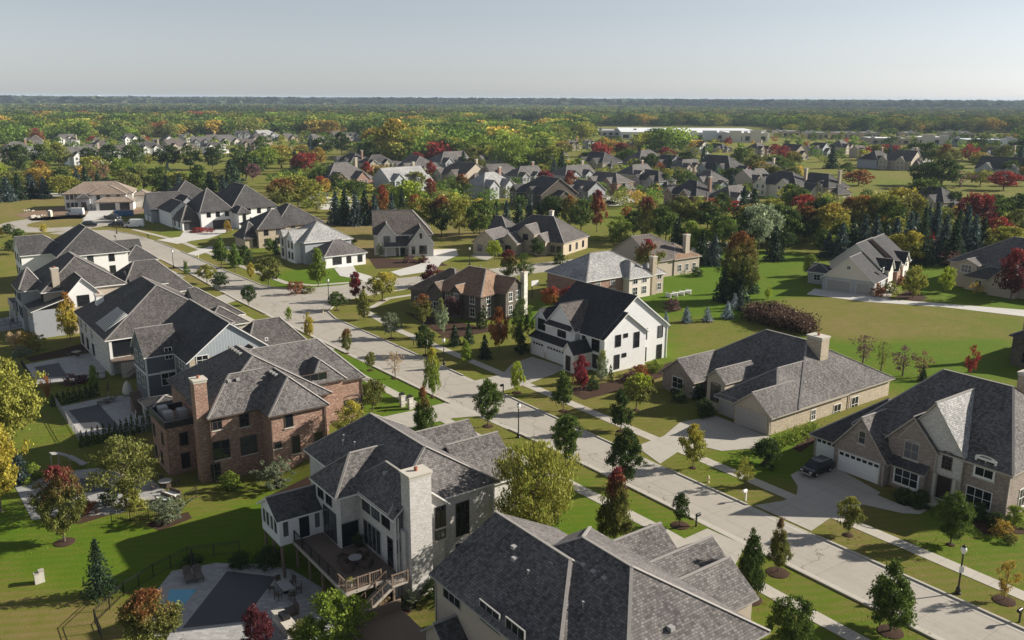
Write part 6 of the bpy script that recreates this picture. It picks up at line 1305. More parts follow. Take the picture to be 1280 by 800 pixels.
def scatter(d0, d1, sp, jit=.5):
    """points in the wedge ahead between two distances"""
    pts = []; half = R(35); r = d0
    while r < d1:
        s = sp(r); n = max(2, int(2*half*r/s)); th = np.linspace(-half, half, n)+RNG.uniform(-.5, .5, n)*2*half/n*jit*1.6
        rr = r+RNG.uniform(-.5, .5, n)*s*jit*1.8; pts.append(np.stack([rr*np.sin(th), rr*np.cos(th)], 1)); r += s*.92
    return np.concatenate(pts)
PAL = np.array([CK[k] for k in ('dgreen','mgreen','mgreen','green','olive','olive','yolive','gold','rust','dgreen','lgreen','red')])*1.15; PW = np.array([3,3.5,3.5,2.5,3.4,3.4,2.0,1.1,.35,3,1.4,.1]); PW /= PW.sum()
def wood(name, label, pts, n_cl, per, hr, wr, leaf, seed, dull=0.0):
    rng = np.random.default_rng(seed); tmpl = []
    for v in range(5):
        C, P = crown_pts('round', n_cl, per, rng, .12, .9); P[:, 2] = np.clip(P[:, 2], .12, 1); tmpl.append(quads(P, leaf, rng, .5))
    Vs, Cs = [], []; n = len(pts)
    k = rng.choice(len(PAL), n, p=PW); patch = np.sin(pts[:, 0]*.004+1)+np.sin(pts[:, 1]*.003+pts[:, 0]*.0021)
    col = PAL[k]*(1-dull)+np.array((.048,.062,.048))*dull; col = col*(1+.18*patch)[:, None]*rng.uniform(.85, 1.2, n)[:, None]  # far crowns pulled towards flat grey green: distance haze put into leaf colour
    hh = rng.uniform(*hr, n); ww = hh*rng.uniform(*wr, n); th = rng.uniform(0, 6.28, n); vv = rng.integers(0, 5, n)
    for v in range(5):
        m = np.where(vv == v)[0]; A = tmpl[v]; c, s = np.cos(th[m])[:, None], np.sin(th[m])[:, None]
        x = (A[None, :, 0]*c-A[None, :, 1]*s)*ww[m][:, None]+pts[m, 0][:, None]; y = (A[None, :, 0]*s+A[None, :, 1]*c)*ww[m][:, None]+pts[m, 1][:, None]; z = A[None, :, 2]*hh[m][:, None]
        Vs.append(np.stack([x, y, z], -1).reshape(-1, 3)); Cs.append(np.repeat(np.concatenate([col[m], np.ones((len(m), 1))], 1), len(A), 0))
    V = np.concatenate(Vs); F = np.arange(len(V)).reshape(-1, 4)
    me = np_mesh(name, V, F, [M_FAR], [('leaf_color', 'FLOAT_COLOR', 'POINT', 'color', np.concatenate(Cs))])
    o = bpy.data.objects.new(name, me); COL.objects.link(o); return tag(o, label, 'woods', kind='stuff')
def keep(pts, polys, prob=1.0):
    m = np.ones(len(pts), bool)
    for p in polys: m &= ~inpoly(pts[:, 0], pts[:, 1], p)
    return pts[m]
# near edge of the mass follows the far streets
EDGE = pxw([(-200,182),(0,181),(200,172),(440,168),(470,205),(560,205),(640,200),(760,190),(980,196),(1100,186),(1300,196),(1500,196)])
def beyond(pts):
    ex = np.array([math.atan2(p[0], p[1]) for p in EDGE]); er = np.array([math.hypot(*p) for p in EDGE])
    return pts[np.hypot(pts[:, 0], pts[:, 1]) > np.interp(np.arctan2(pts[:, 0], pts[:, 1]), ex, er)]
p_ = keep(beyond(scatter(430, 1500, lambda r: 14.5+r*.002)), OPENW); wood('far_woods', 'wooded town canopy beyond the far streets', p_, 110, 7, (9, 19), (1.0, 1.5), .055, 1)
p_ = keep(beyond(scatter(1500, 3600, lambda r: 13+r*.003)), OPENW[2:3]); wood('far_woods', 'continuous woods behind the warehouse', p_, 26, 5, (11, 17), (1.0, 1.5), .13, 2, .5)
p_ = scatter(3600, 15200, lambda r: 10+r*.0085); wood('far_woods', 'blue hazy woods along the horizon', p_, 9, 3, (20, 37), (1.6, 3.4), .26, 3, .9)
# thin scrub and low planting inside the far subdivisions
sub = [pxw([(-40,200),(470,184),(470,168),(200,173),(-40,183)]), pxw([(700,192),(1080,206),(1080,186),(960,182),(800,180),(700,176)]), pxw([(960,178),(1290,190),(1290,168),(985,166)])]
q_ = scatter(420, 1400, lambda r: 14); q_ = q_[inpoly(q_[:, 0], q_[:, 1], sub[0]) | inpoly(q_[:, 0], q_[:, 1], sub[1]) | inpoly(q_[:, 0], q_[:, 1], sub[2])]
q_ = q_[RNG.random(len(q_)) < .42]; wood('garden_planting', 'low garden trees between the far rooftops', q_, 22, 5, (3.5, 8), (.7, 1.1), .11, 4)
q_ = scatter(260, 520, lambda r: 9.5); bl = pxw([(360,214),(520,205),(760,200),(1060,204),(1060,250),(1240,262),(1290,300),(1100,318),(1000,326),(880,330),(760,262),(640,268),(520,260),(470,272),(400,272),(330,240)]); q_ = q_[inpoly(q_[:, 0], q_[:, 1], bl)]; q_ = keep(q_, OPENW)
hs_ = np.array([list(o.location[:2]) for o in bpy.data.objects if o.get('category') in ('house', 'building')])
q_ = q_[np.min(np.hypot(q_[:, None, 0]-hs_[None, :, 0], q_[:, None, 1]-hs_[None, :, 1]), 1) > 12]; q_ = q_[RNG.random(len(q_)) < .75]
wood('undergrowth', 'undergrowth and small trees filling the middle tree belt', q_, 40, 6, (3, 6.5), (.8, 1.2), .07, 6)

# leaves dropped on the lawns and kerbs under the nearer trees
LV, LC = [], []
for o in list(bpy.data.objects):
    if o.get('category') == 'tree' and o.type == 'EMPTY' and o.location.length < 190:
        r_ = max((c.scale[0] for c in o.children), default=3)*.75; k_ = int(26*r_+8); a_ = RNG.uniform(0, 6.28, k_); d_ = r_*RNG.uniform(0, 1, k_)**.6
        P_ = np.stack([o.location.x+d_*np.cos(a_), o.location.y+d_*np.sin(a_), np.full(k_, o.location.z+.05)], 1); LV.append(P_)
        cc = np.array(CK[RNG.choice(['tan','gold','brown','rust','yolive'])]); LC.append(np.repeat((cc*RNG.uniform(.6, 1.1, (k_, 1))), 4, 0))
LV = quads(np.concatenate(LV), .075, np.random.default_rng(4), 6.0); LC = np.concatenate(LC); LC = np.concatenate([LC, np.ones((len(LC), 1))], 1)
o = bpy.data.objects.new('fallen_leaves', np_mesh('fallen_leaves', LV, np.arange(len(LV)).reshape(-1, 4), [M_FAR], [('leaf_color', 'FLOAT_COLOR', 'POINT', 'color', LC)])); COL.objects.link(o); tag(o, 'dry leaves lying under the trees', 'fallen leaves', kind='stuff')

# ================================================================== STREET FURNITURE, FENCES, CARS, PATIO THINGS
def lamp(x, yb, label, sign=False):
    g = ground(x, yb); t_ = thing('street_lamp', label, 'street lamp', g, 0, 'black street lamps along the street'); m = MB()
    m.lathe([(.26,0),(.26,.12),(.2,.2),(.17,.55),(.1,.65),(.075,.8),(.06,3.55),(.1,3.6),(.1,3.68),(.05,3.72)], 12); m.build('post', M_BLACK, t_, smooth=False)
    m = MB(); m.lathe([(.1,3.7),(.15,3.78),(.24,4.0),(.24,4.15),(.17,4.32),(.05,4.38)], 14); m.build('globe', plain('milk_glass_globe', (.78,.77,.72), .25, .5, .03), t_, smooth=True)
    m = MB(); m.lathe([(.19,4.3),(.12,4.42),(.03,4.46),(.02,4.56)], 10); m.build('finial', M_BLACK, t_)
    if sign: m = MB(); m.box(-.2,.2,-.09,-.07,2.0,2.55); m.build('notice_plate', M_TRIMW, t_)
lamp(1197,742,'black street lamp nearest the lower right corner',True); lamp(648,547,'black street lamp at the white house driveway kerb'); lamp(555,457,'black street lamp on the verge before the corner house')
lamp(411,375,'black street lamp at the side street corner'); lamp(587,331,'black street lamp far along the side street'); lamp(217,335,'black street lamp on the far left verge'); lamp(146,292,'black street lamp by the turning circle')
def mailbox(x, yb, label, col=M_BLACK, post=M_BLACK, flip=0):
    g = ground(x, yb); t_ = thing('mailbox', label, 'mailbox', g, ROT+flip); m = MB(); m.box(-.06,.06,-.06,.06,0,1.15); m.box(-.05,.05,-.45,.1,.98,1.04); m.build('post', post, t_)
    m = MB(); n = 8; P = [(.13*math.cos(math.pi*i/n), 1.2+.13*math.sin(math.pi*i/n)) for i in range(n+1)]; P = [(.13,1.06)]+P+[(-.13,1.06)]
    for (x0, z0), (x1, z1) in zip(P, P[1:]+P[:1]): m.face([(x0,-.5,z0),(x1,-.5,z1),(x1,.02,z1),(x0,.02,z0)])
    m.face([(p[0],-.5,p[1]) for p in P]); m.face([(p[0],.02,p[1]) for p in P[::-1]]); m.build('box', col, t_)
mailbox(870,658,'black mailbox on post beside the small dark tree',flip=math.pi); mailbox(932,626,'white mailbox post at the brick house driveway',M_TRIMW,M_TRIMW); mailbox(1274,778,'black mailbox on post at the lower right corner'); mailbox(629,491,'black mailbox at the farmhouse driveway kerb'); mailbox(517,432,'black mailbox on the verge before the corner house'); mailbox(145,300,'small dark mailbox at the white van driveway'); mailbox(186,299,'small dark mailbox at the far kerb by the modern house')
for x, y, l in ((503,508,'left white stone mailbox pillar by the shared driveway'),(513,511,'right white stone mailbox pillar by the shared driveway')):
    g = ground(x, y); t_ = thing('mailbox_pillar', l, 'mailbox pillar', g, ROT); m = MB(); m.box(-.3,.3,-.3,.3,0,1.5); m.build('pillar', M_STONEW, t_); m = MB(); m.box(-.36,.36,-.36,.36,1.5,1.6); m.build('cap', M_STONE, t_)
    m = MB(); m.box(-.14,.14,-.42,.3,1.6,1.9); m.lathe([(.14,1.86),(.1,2.0),(.02,2.05)], 8); m.build('box', M_BLACK, t_)
def hydrant(x, yb, label):
    g = ground(x, yb); t_ = thing('fire_hydrant', label, 'fire hydrant', g, 0, 'fire hydrants on the right verge'); Y_ = plain('pale_yellow_paint', (.62,.55,.30), .5)
    m = MB(); m.lathe([(.17,0),(.17,.06),(.11,.08),(.11,.55),(.14,.56),(.14,.62),(.11,.72),(.04,.8),(.03,.86)], 10); m.build('barrel', Y_, t_)
    m = MB(); m.tube([(-.2,0,.45),(.2,0,.45)],[.055,.055],8); m.tube([(0,0,.42),(0,-.2,.42)],[.07,.07],8); m.build('outlet', Y_, t_)
hydrant(885,603,'pale yellow hydrant on the verge below the ranch driveway'); hydrant(404,391,'pale yellow hydrant at the side street corner'); hydrant(248,322,'pale hydrant on the verge before the modern house')
for x, y, l in ((47,729,'left of two beige utility boxes on the lower left lawn'),(53,727,'right of two beige utility boxes on the lower left lawn')):
    g = ground(x, y); t_ = thing('utility_box', l, 'utility box', g, ROT); m = MB(); m.box(-.22,.22,-.2,.2,0,.95 if x < 50 else 1.1); m.build('cabinet', plain('beige_plastic', (.55,.52,.45), .6), t_); m = MB(); m.box(-.25,.25,-.23,.23,.95 if x < 50 else 1.1,1.02 if x < 50 else 1.18); m.build('lid', M_TRIMT, t_)
# --- cars
def prism(m, prof, y0, y1, inset=0):
    """side profile in x-z pulled across the car"""
    n = len(prof); A = [(x, y0, z) for x, z in prof]; B = [(x, y1, z) for x, z in prof]
    m.face(A[::-1]); m.face(B)
    for i in range(n): j = (i+1) % n; m.face([A[i], A[j], B[j], B[i]])
def car(x, yb, rot, label, paint, kind='suv', cat='car'):
    g = ground(x, yb); g.z += .06; t_ = thing({'van': 'van', 'pickup': 'pickup_truck'}.get(kind, 'parked_car'), label, cat, g, rot); p = NT('paint_'+label[:8], .25, .5); p.base(paint); p = p.m
    L, Wd = (5.9, 2.0) if kind == 'van' else (5.6, 1.95) if kind == 'pickup' else (4.7, 1.86)
    m = MB(); w2 = Wd/2; l2 = L/2
    body = [(-l2,.35),(-l2,.95),(-l2+.15,1.02),(l2-1.5,1.05),(l2-.25,.92),(l2,.72),(l2,.35),(l2-.3,.25),(-l2+.3,.25)]
    prism(m, body, -w2, w2)
    def cabin(P, ins):
        lo = [(x, -w2+.03, z) if z < 1.1 else (x, -w2+ins, z) for x, z in P]; hi = [(x, w2-.03, z) if z < 1.1 else (x, w2-ins, z) for x, z in P]
        return lo, hi
    if kind == 'van': P = [(-l2+.02,1.0),(-l2+.1,2.45),(l2-1.9,2.5),(l2-.75,1.0)]
    elif kind == 'pickup': P = [(-.4,1.03),(-.3,1.75),(1.0,1.78),(1.75,1.03)]
    else: P = [(-l2+.1,1.0),(-l2+.5,1.66),(.45,1.7),(1.45,1.03)]
    lo, hi = cabin(P, .16); m.face(lo[::-1]); m.face(hi)
    for i in range(4): j = (i+1) % 4; m.face([lo[i], lo[j], hi[j], hi[i]])
    if kind == 'pickup': m.box(-l2+.05,-.45,-w2+.02,-w2+.1,1.0,1.2); m.box(-l2+.05,-.45,w2-.1,w2-.02,1.0,1.2)
    m.build('body', p, t_)
    gl = MB(); S = lambda a, b, k: tuple(a[i]+(b[i]-a[i])*k for i in range(3))
    def pane(a, b, c, d, k=.1, off=(0,0,0)):
        cc = [sum(q[i] for q in (a,b,c,d))/4 for i in range(3)]; gl.face([tuple(q[i]+(cc[i]-q[i])*k*1.3+off[i] for i in range(3)) for q in (a,b,c,d)])
    if kind != 'van':
        pane(lo[0],lo[1],lo[2],lo[3],.12,(0,-.015,0)); pane(hi[0],hi[1],hi[2],hi[3],.12,(0,.015,0)); pane(lo[1],hi[1],hi[0],lo[0],.1,(-.015,0,.01))
    else:
        f = lambda q, z: (q[0]-.25, q[1], z)
        pane((l2-1.0,-w2+.02,1.1),(l2-1.9,-w2+.02,1.1),(l2-2.0,-w2+.12,1.95),(l2-1.5,-w2+.12,1.95),.05,(0,-.02,0)); pane((l2-1.0,w2-.02,1.1),(l2-1.9,w2-.02,1.1),(l2-2.0,w2-.12,1.95),(l2-1.5,w2-.12,1.95),.05,(0,.02,0))
    pane(lo[2],hi[2],hi[3],lo[3],.1,(.02,0,.015)); gl.build('window', M_GLASS, t_)
    for sx in (-l2+.95, l2-.95):
        for sy in (-1, 1):
            wm = MB(); wm.tube([(sx,sy*(w2-.2),.34),(sx,sy*(w2+.02),.34)],[.34,.34],14); wo = wm.build('wheel', plain('tyre_rubber', (.02,.02,.02), .9), t_)
            rm = MB(); rm.tube([(sx,sy*(w2+.01),.34),(sx,sy*(w2+.035),.34)],[.2,.19],10); rm.build('rim', M_TRIMG, wo)
    for sy in (-1, 1):
        lm = MB(); lm.box(l2-.08,l2+.015,sy*(w2-.45) if sy > 0 else -w2+.08,w2-.08 if sy > 0 else -(w2-.45),.68,.82); lm.build('headlight', plain('lamp_glass', (.6,.6,.58), .15, .5), t_)
        lm = MB(); lm.box(-l2-.015,-l2+.06,sy*(w2-.3) if sy > 0 else -w2+.05,w2-.05 if sy > 0 else -(w2-.3),.75,.98); lm.build('tail_light', plain('red_lens', (.25,.01,.01), .2, .5), t_)
    bm_ = MB(); bm_.box(l2-.02,l2+.05,-w2+.15,w2-.15,.38,.55); bm_.build('bumper', M_TRIMG if kind == 'suv' else M_BLACK, t_)
    if kind == 'suv':
        rr = MB()
        for sy in (-1, 1): rr.bar((-1.6,sy*(w2-.25),1.76),(.3,sy*(w2-.25),1.78),.05)
        rr.build('roof_rail', M_TRIMG, t_)
    return t_
car(1021,591,ROT-R(90),'dark suv parked on the brick house driveway',(.012,.012,.012)).scale = (.87,.87,.87)
car(113,283,R(8),'black car parked at the turning circle',(.015,.015,.018)); car(764,256,R(5),'dark car parked before the far brick garage',(.02,.02,.025)); car(168,284,R(192),'white cargo van parked by the bluish house',(.72,.72,.72),'van','van')
car(141,274,R(-20),'dark pickup parked beside the open dumpster',(.03,.035,.045),'pickup','pickup truck'); car(146,283,R(190),'dark car parked left of the white van',(.04,.045,.055)); car(94,269,R(188),'white van parked on the building site by the cream house',(.68,.68,.68),'van','van')
g = ground(155, 270); t_ = thing('dumpster', 'open blue dumpster at the cream house', 'dumpster', g, R(10)); BL = plain('blue_steel', (.06,.14,.25), .5); m = MB()
for b in ((-3,3,-1.1,-1.0,.1,1.9),(-3,3,1.0,1.1,.1,1.9),(-3,-2.9,-1,1,.1,1.9),(2.9,3,-1,1,.1,1.9),(-3,3,-1.1,1.1,.1,.2)): m.box(*b)
m.build('container', BL, t_); m = MB()
for i in range(7): u = -2.8+i*.93; m.box(u-.06,u+.06,-1.17,-1.1,.1,1.9)
m.build('side_rib', BL, t_); m = MB(); m.box(-2.8,2.8,-.95,.95,.2,1.6); m.build('rubble_load', M_SOIL, t_)
g = ground(63, 271); t_ = thing('portable_toilet', 'cream portable toilet on the building site', 'portable toilet', g, R(-5)); m = MB(); m.box(-.55,.55,-.55,.55,.1,2.1); m.build('cabin', plain('cream_plastic', (.62,.55,.42), .5), t_); m = MB(); m.lathe([(.8,2.1),(.5,2.3),(.05,2.35)], 4); m.build('roof', M_TRIMW, t_); m = MB(); m.box(-.35,.35,-.6,-.55,.2,1.95); m.build('door', M_TRIMT, t_)
for i, (x, y, s, l) in enumerate([(36,264,1.2,'left pale stone heap on the building site'),(42,272,1.5,'larger pale stone heap by the turning circle'),(52,270,.9,'small pale stone heap beside the portable toilet')]):
    g = ground(x, y); rr = np.random.default_rng(i); m = MB()
    for k in range(16):
        a = rr.uniform(0, 6.28); r0 = rr.uniform(0, s*1.6); q = rr.uniform(.25, .6)*s*.6; m.lathe([(q*.6,-.05),(q,.2*q),(q*.8,q*.8),(q*.2,q)], 6, (r0*math.cos(a), r0*math.sin(a), .35*max(0, s-r0)))
    tag(m.build('stone_heap', M_STONE, None, g), l, 'stone heap', 'stone heaps on the building site')
# --- fences
def fence(pts, label, hgt=1.35, step=1.9, mat=M_BLACK, bars=True):
    G = [ground(*p) for p in pts]; o_ = G[0]; t_ = thing('metal_fence', label, 'fence', o_); m = MB(); r_ = MB(); b_ = MB()
    for p, q in zip(G, G[1:]):
        n = max(1, round((q-p).length/step)); p, q = p-o_, q-o_
        for i in range(n+1): k = p.lerp(q, i/n); m.bar(k, k+Vector((0,0,hgt+.05)), .06)
        for z in (.15, hgt-.18, hgt): r_.bar(p+Vector((0,0,z)), q+Vector((0,0,z)), .035)
        if bars:
            nn = int((q-p).length/.22)
            for i in range(nn): k = p.lerp(q, i/nn); b_.bar(k+Vector((0,0,.1)), k+Vector((0,0,hgt)), .018)
    m.build('post', mat, t_); r_.build('rail', mat, t_)
    if bars: b_.build('picket', mat, t_)
fence([(128,802),(119,780),(155,745),(192,722),(235,700),(300,692)], 'black metal fence around the large lower pool')
fence([(70,507),(102,556),(195,538)], 'grey metal fence along the shaded pool with cones', 1.3, 1.9, M_TRIMG); fence([(27,456),(46,486),(132,474)], 'thin metal fence at the upper pool edge', 1.2, 2)
fence([(140,655),(186,650),(232,632),(246,622)], 'low black fence by the grass clump and birch'); fence([(0,414),(40,406)], 'short fence at the left edge patio', 1.1)
# --- patio furniture
def lounger(x, y, rot, label, mat=M_TRIMB):
    g = ground(x, y); g.z += .06; t_ = thing('sun_lounger', label, 'sun lounger', g, rot, 'loungers by the pools'); m = MB(); m.box(-.35,.35,-1.0,.4,.3,.4); m.build('seat', mat, t_); m = MB(); m.face([(-.35,.4,.36),(.35,.4,.36),(.35,.95,.85),(-.35,.95,.85)]); m.face([(-.35,.43,.3),(.35,.43,.3),(.35,.99,.8),(-.35,.99,.8)][::-1]); m.build('backrest', mat, t_)
    for sx in (-.3, .3):
        for sy in (-.9, .3): m = MB(); m.box(sx-.03,sx+.03,sy-.03,sy+.03,0,.3); m.build('leg', M_BLACK, t_)
lounger(236,724,R(30),'dark lounger at the back of the large lower pool, left one'); lounger(248,722,R(30),'dark lounger at the back of the large lower pool, right one'); lounger(131,505,R(-60),'brown lounger behind the shaded pool, left one'); lounger(139,502,R(-60),'brown lounger behind the shaded pool, right one')
def parasol(x, y, label, mat):
    g = ground(x, y); g.z += .06; t_ = thing('closed_parasol', label, 'parasol', g); m = MB(); m.lathe([(.3,0),(.3,.08),(.03,.1),(.025,2.6)], 10); m.build('pole', M_TRIMG, t_); m = MB(); m.lathe([(.06,.9),(.16,1.1),(.13,1.9),(.05,2.6)], 10); m.build('canopy', mat, t_)
parasol(357,735,'closed dark parasol over the patio dining table',M_TRIMB); parasol(242,718,'closed dark parasol between the two lower loungers',M_BLACK); parasol(172,536,'closed pale parasol at the shaded pool edge',plain('pale_canvas',(.6,.57,.5))); parasol(136,497,'closed brown parasol behind the shaded pool',M_TRIMB); parasol(14,405,'closed pale parasol on the left edge patio',plain('pale_canvas',(.6,.57,.5)))
def dining(x, y, label, n=6, rnd=False, zo=.06):
    g = ground(x, y); g.z += zo; t_ = thing('patio_table', label, 'table', g, ROT); m = MB()
    if rnd: m.lathe([(.75,.7),(.75,.74),(.02,.745)], 18)
    else: m.box(-.95,.95,-.5,.5,.7,.75)
    m.build('tabletop', M_TRIMG, t_); m = MB(); m.lathe([(.3,0),(.08,.08),(.06,.7)], 8); m.build('pedestal', M_BLACK, t_)
    for i in range(n):
        a = 6.2832*i/n; r0 = 1.25 if rnd else 1.45; c = Vector((r0*math.cos(a), (1.1 if not rnd else 1.25)*math.sin(a), 0)); q = W(0,0)*0+Vector((math.cos(ROT)*c.x-math.sin(ROT)*c.y, math.sin(ROT)*c.x+math.cos(ROT)*c.y, 0))+g
        k = thing('patio_chair', f'dark chair around the {label}', 'chair', q, ROT+a+math.pi/2, f'chairs around the {label}'); mm = MB(); mm.box(-.24,.24,-.24,.24,.4,.46); mm.build('seat', M_TRIMB, k); mm = MB(); mm.box(-.24,.24,-.27,-.22,.46,.92); mm.build('backrest', M_TRIMB, k)
        for sx in (-.21,.21):
            for sy in (-.21,.21): mm = MB(); mm.box(sx-.02,sx+.02,sy-.02,sy+.02,0,.4); mm.build('leg', M_BLACK, k)
dining(357,741,'dining table on the lower patio'); dining(207,609,'round table on the shaded patio',4,True); dining(96,445,'dark table at the upper patio',4,True); dining(14,402,'table on the left edge patio',4)
# chairs and a round table on the raised deck
gk = W(-.8,-37.6,.2); t_ = thing('deck_table', 'round table with dark cushioned chairs on the raised deck', 'table', gk, ROT); m = MB(); m.lathe([(.6,.66),(.6,.7),(.02,.705)], 16); m.build('tabletop', M_TRIMG, t_); m = MB(); m.lathe([(.3,0),(.06,.06),(.05,.66)], 8); m.build('pedestal', M_BLACK, t_)
for i in range(4):
    a = 6.2832*i/4+.6; k = thing('deck_armchair', 'dark rounded armchair around the table on the raised deck', 'armchair', W(-.8+1.15*math.cos(a), -37.6+1.15*math.sin(a), .2), ROT+a+math.pi/2, 'armchairs on the raised deck'); m = MB(); m.box(-.35,.35,-.3,.35,.1,.42); m.build('seat', M_TRIMB, k); m = MB(); m.box(-.4,.4,-.42,-.3,.1,.8); m.build('backrest', M_TRIMB, k)
    for s_ in (-1, 1): m = MB(); m.box(s_*.44-.07,s_*.44+.07,-.4,.35,.1,.6); m.build('armrest', M_TRIMB, k)
gk = W(2.3,-39.6,.2); t_ = thing('potted_plant', 'flowering plant in pale pot at the deck corner', 'potted plant', gk); m = MB(); m.lathe([(.16,0),(.22,.45),(.18,.46)], 10); m.build('pot', M_STONE, t_)
o = bpy.data.objects.new('foliage', template('shrub', 0, 0)[0]); COL.objects.link(o); o.parent = t_; o.location = (0,0,.4); o.scale = (.7,.7,.5); o.color = (*CK['lgreen'],1); o['tip_color'] = list(CK['yellow'])
gk = W(-3.4,-35.9,.2); t_ = thing('planter_shrub', 'dark potted shrub against the deck wall', 'potted plant', gk); m = MB(); m.lathe([(.25,0),(.35,.5),(.3,.52)], 10); m.build('pot', M_BLACK, t_)
o = bpy.data.objects.new('foliage', template('shrub', 0, 1)[0]); COL.objects.link(o); o.parent = t_; o.location = (0,0,.45); o.scale = (1.1,1.1,1.0); o.color = (*CK['dgreen'],1); o['tip_color'] = list(CK['dgreen'])
# grill island and lounge seats at the lower patio
g = ground(356, 786); g.z += .06; t_ = thing('grill_island', 'stone outdoor kitchen island with grill at the bottom patio', 'grill', g, ROT); m = MB(); m.box(-1.6,1.6,-.4,.4,0,.9); m.build('counter', M_STONEW, t_); m = MB(); m.box(-1.7,1.7,-.5,.5,.9,.98); m.build('countertop', M_STONE, t_); m = MB(); m.box(-.5,.5,-.3,.35,.98,1.35); m.build('grill_lid', M_BLACK, t_)
g = ground(364, 768); g.z += .06; k = thing('patio_armchair', 'dark armchair beside the grill island', 'armchair', g, ROT); m = MB(); m.box(-.5,.5,-.5,.5,.1,.45); m.build('seat', M_TRIMB, k); m = MB(); m.box(-.5,.5,.4,.55,.45,1.0); m.build('backrest', M_TRIMB, k)
# white sofas and pergola seat at the shaded patio
for x, y, l in ((205,628,'white cushioned sofa beside the grass clump, left one'),(216,622,'white cushioned sofa beside the grass clump, right one')):
    g = ground(x, y); g.z += .04; k = thing('patio_sofa', l, 'sofa', g, ROT+.4); m = MB(); m.box(-.9,.9,-.4,.4,.1,.4); m.build('frame', M_TRIMB, k); m = MB(); m.box(-.85,.85,-.35,.35,.4,.52); m.build('cushion', M_TRIMW, k); m = MB(); m.box(-.9,.9,.32,.45,.4,.85); m.build('backrest', M_TRIMB, k)
# covered hanging chair and basketball hoop
g = ground(160, 494); g.z += .06; k = thing('hanging_chair', 'pale egg shaped hanging chair cover by the shaded pool', 'hanging chair', g); m = MB(); m.lathe([(.5,0),(.75,.5),(.6,1.3),(.3,1.9),(.03,2.2)], 12); m.build('cover', plain('pale_canvas',(.6,.57,.5)), k, smooth=True); m = MB(); m.lathe([(.6,0),(.6,.06)], 12); m.build('base', M_BLACK, k)
g = ground(665, 372); k = thing('basketball_hoop', 'basketball hoop on pole beside the silver roofed house', 'basketball hoop', g, ROT); m = MB(); m.bar((0,0,0),(0,0,2.9),.12); m.bar((0,0,2.9),(.9,0,3.1),.1); m.build('pole', M_BLACK, k); m = MB(); m.box(.9,.95,-.9,.9,2.7,3.8); m.build('backboard', M_TRIMW, k); m = MB(); m.tube([(1.2+.23*math.cos(a*.785), .23*math.sin(a*.785), 2.95) for a in range(9)], [.02]*9, 5); m.build('rim', M_RFW, k)
# pool slide at the shaded patio
g = ground(82, 584); g.z += .05; k = thing('pool_slide', 'grey curved pool slide on the lower left patio', 'pool slide', g, .6); m = MB(); P = [(-1.4,0,2.0),(-.6,.2,1.8),(.5,.1,1.2),(1.4,-.6,.6),(1.9,-1.4,.35)]
for p, q in zip(P, P[1:]): m.bar(p, q, .75, .12)
m.build('chute', M_TRIMG, k); m = MB()
for p in P[:4]: m.bar((p[0],p[1],0), p, .1)
m.build('support', M_TRIMG, k)
# tall wire poles by the far left garden left out where the photo hides them
# ------------------------------------------------------------------ air
hz = NT('haze'); hz.t.nodes.remove(hz.b); pv = hz.n('ShaderNodeVolumePrincipled'); pv.inputs['Color'].default_value = (.66,.82,1,1); pv.inputs['Density'].default_value = HAZE_DENSITY; pv.inputs['Anisotropy'].default_value = 0
hz.l(pv.outputs[0], hz.t.nodes['Material Output'].inputs['Volume']); m = MB(); m.box(-16000,16000,-300,15500,-3.8,52); tag(m.build('haze', hz.m), kind='stuff')
# ================================================================== CAMERA, SUN AND SKY
cam = bpy.data.cameras.new('camera'); co = bpy.data.objects.new('camera', cam); COL.objects.link(co)
cam.sensor_width = 36; cam.lens = 36*FPX/1280; cam.clip_start = .5; cam.clip_end = 60000
cp, sp = math.cos(PITCH), math.sin(PITCH); c, s = math.cos(ROLL), math.sin(ROLL)
RT, UP, FW = Vector((1,0,0)), Vector((0,sp,cp)), Vector((0,cp,-sp))
X, Y, Z = RT*c+UP*s, UP*c-RT*s, -FW
m4 = Matrix.Identity(4)
for i in range(3): m4[i][0], m4[i][1], m4[i][2] = X[i], Y[i], Z[i]
m4[2][3] = CAMH; co.matrix_world = m4; sc.camera = co
SUN_AZ, SUN_EL = R(12.5), R(25)                  # from +x towards +y
sd = Vector((math.cos(SUN_AZ)*math.cos(SUN_EL), math.sin(SUN_AZ)*math.cos(SUN_EL), math.sin(SUN_EL)))
sl = bpy.data.lights.new('sun', 'SUN'); sl.energy = 4.9; sl.angle = R(.53); sl.color = (1, .93, .82)
so = bpy.data.objects.new('sun', sl); COL.objects.link(so); so.rotation_euler = sd.to_track_quat('Z', 'Y').to_euler()
wd = bpy.data.worlds.new('World'); sc.world = wd; wd.use_nodes = True
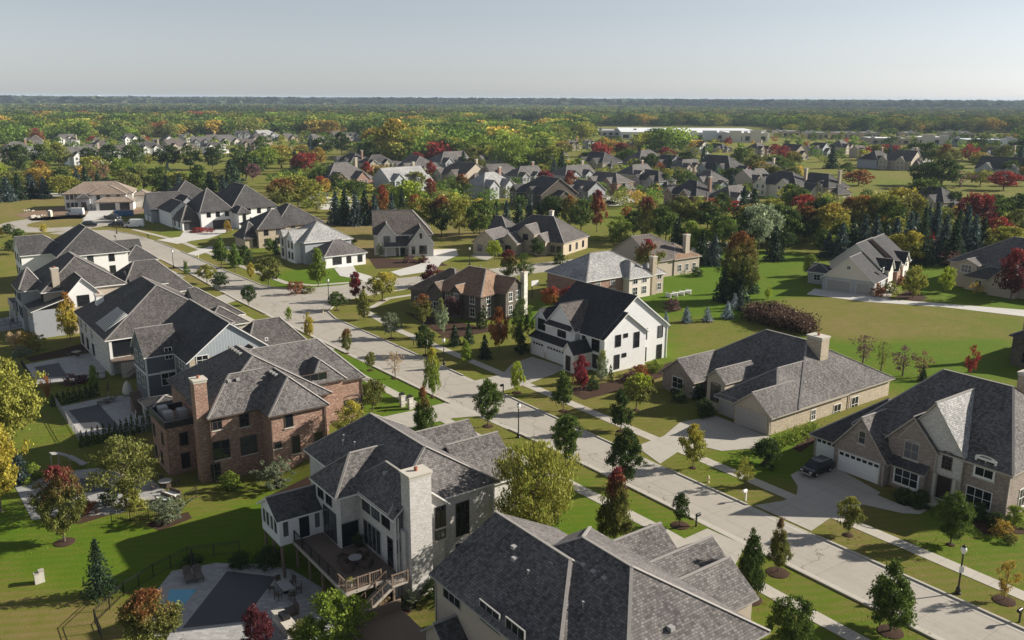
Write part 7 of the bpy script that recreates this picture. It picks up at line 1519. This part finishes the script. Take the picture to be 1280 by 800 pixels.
t = wd.node_tree; bg = t.nodes['Background']; sk = t.nodes.new('ShaderNodeTexSky'); sk.sky_type = 'NISHITA'
sk.sun_disc = False; sk.sun_elevation = SUN_EL; sk.sun_rotation = R(90)-SUN_AZ; sk.altitude = 200
sk.air_density = 1.0; sk.dust_density = .6; sk.ozone_density = 1.0
hs = t.nodes.new('ShaderNodeHueSaturation'); hs.inputs['Saturation'].default_value = .33
t.links.new(sk.outputs[0], hs.inputs['Color']); mxx = t.nodes.new('ShaderNodeMix'); mxx.data_type = 'RGBA'; mxx.blend_type = 'MULTIPLY'; mxx.inputs[0].default_value = 1; mxx.inputs[7].default_value = (1.16,1.215,1.33,1); t.links.new(hs.outputs[0], mxx.inputs[6]); 
tcx = t.nodes.new('ShaderNodeTexCoord'); sxx = t.nodes.new('ShaderNodeSeparateXYZ'); t.links.new(tcx.outputs['Generated'], sxx.inputs[0])
mrx = t.nodes.new('ShaderNodeMapRange'); mrx.interpolation_type = 'SMOOTHSTEP'; mrx.inputs[1].default_value = .06; mrx.inputs[2].default_value = .45; mrx.inputs[3].default_value = 1.08; mrx.inputs[4].default_value = .88; t.links.new(sxx.outputs[2], mrx.inputs[0])
mx2 = t.nodes.new('ShaderNodeMix'); mx2.data_type = 'RGBA'; mx2.blend_type = 'MULTIPLY'; mx2.inputs[0].default_value = 1; t.links.new(mxx.outputs[2], mx2.inputs[6]); t.links.new(mrx.outputs[0], mx2.inputs[7]); t.links.new(mx2.outputs[2], bg.inputs['Color']); bg.inputs['Strength'].default_value = .046
sc.view_settings.view_transform = 'Standard'; sc.view_settings.look = 'None'; sc.view_settings.exposure = .84; sc.view_settings.gamma = 1
sc.view_settings.use_curve_mapping = False
sc.cycles.use_denoising = True; sc.cycles.max_bounces = 5; sc.cycles.diffuse_bounces = 2; sc.cycles.glossy_bounces = 2
sc.cycles.transmission_bounces = 2; sc.cycles.transparent_max_bounces = 4; sc.cycles.volume_bounces = 0
sc.cycles.caustics_reflective = False; sc.cycles.caustics_refractive = False
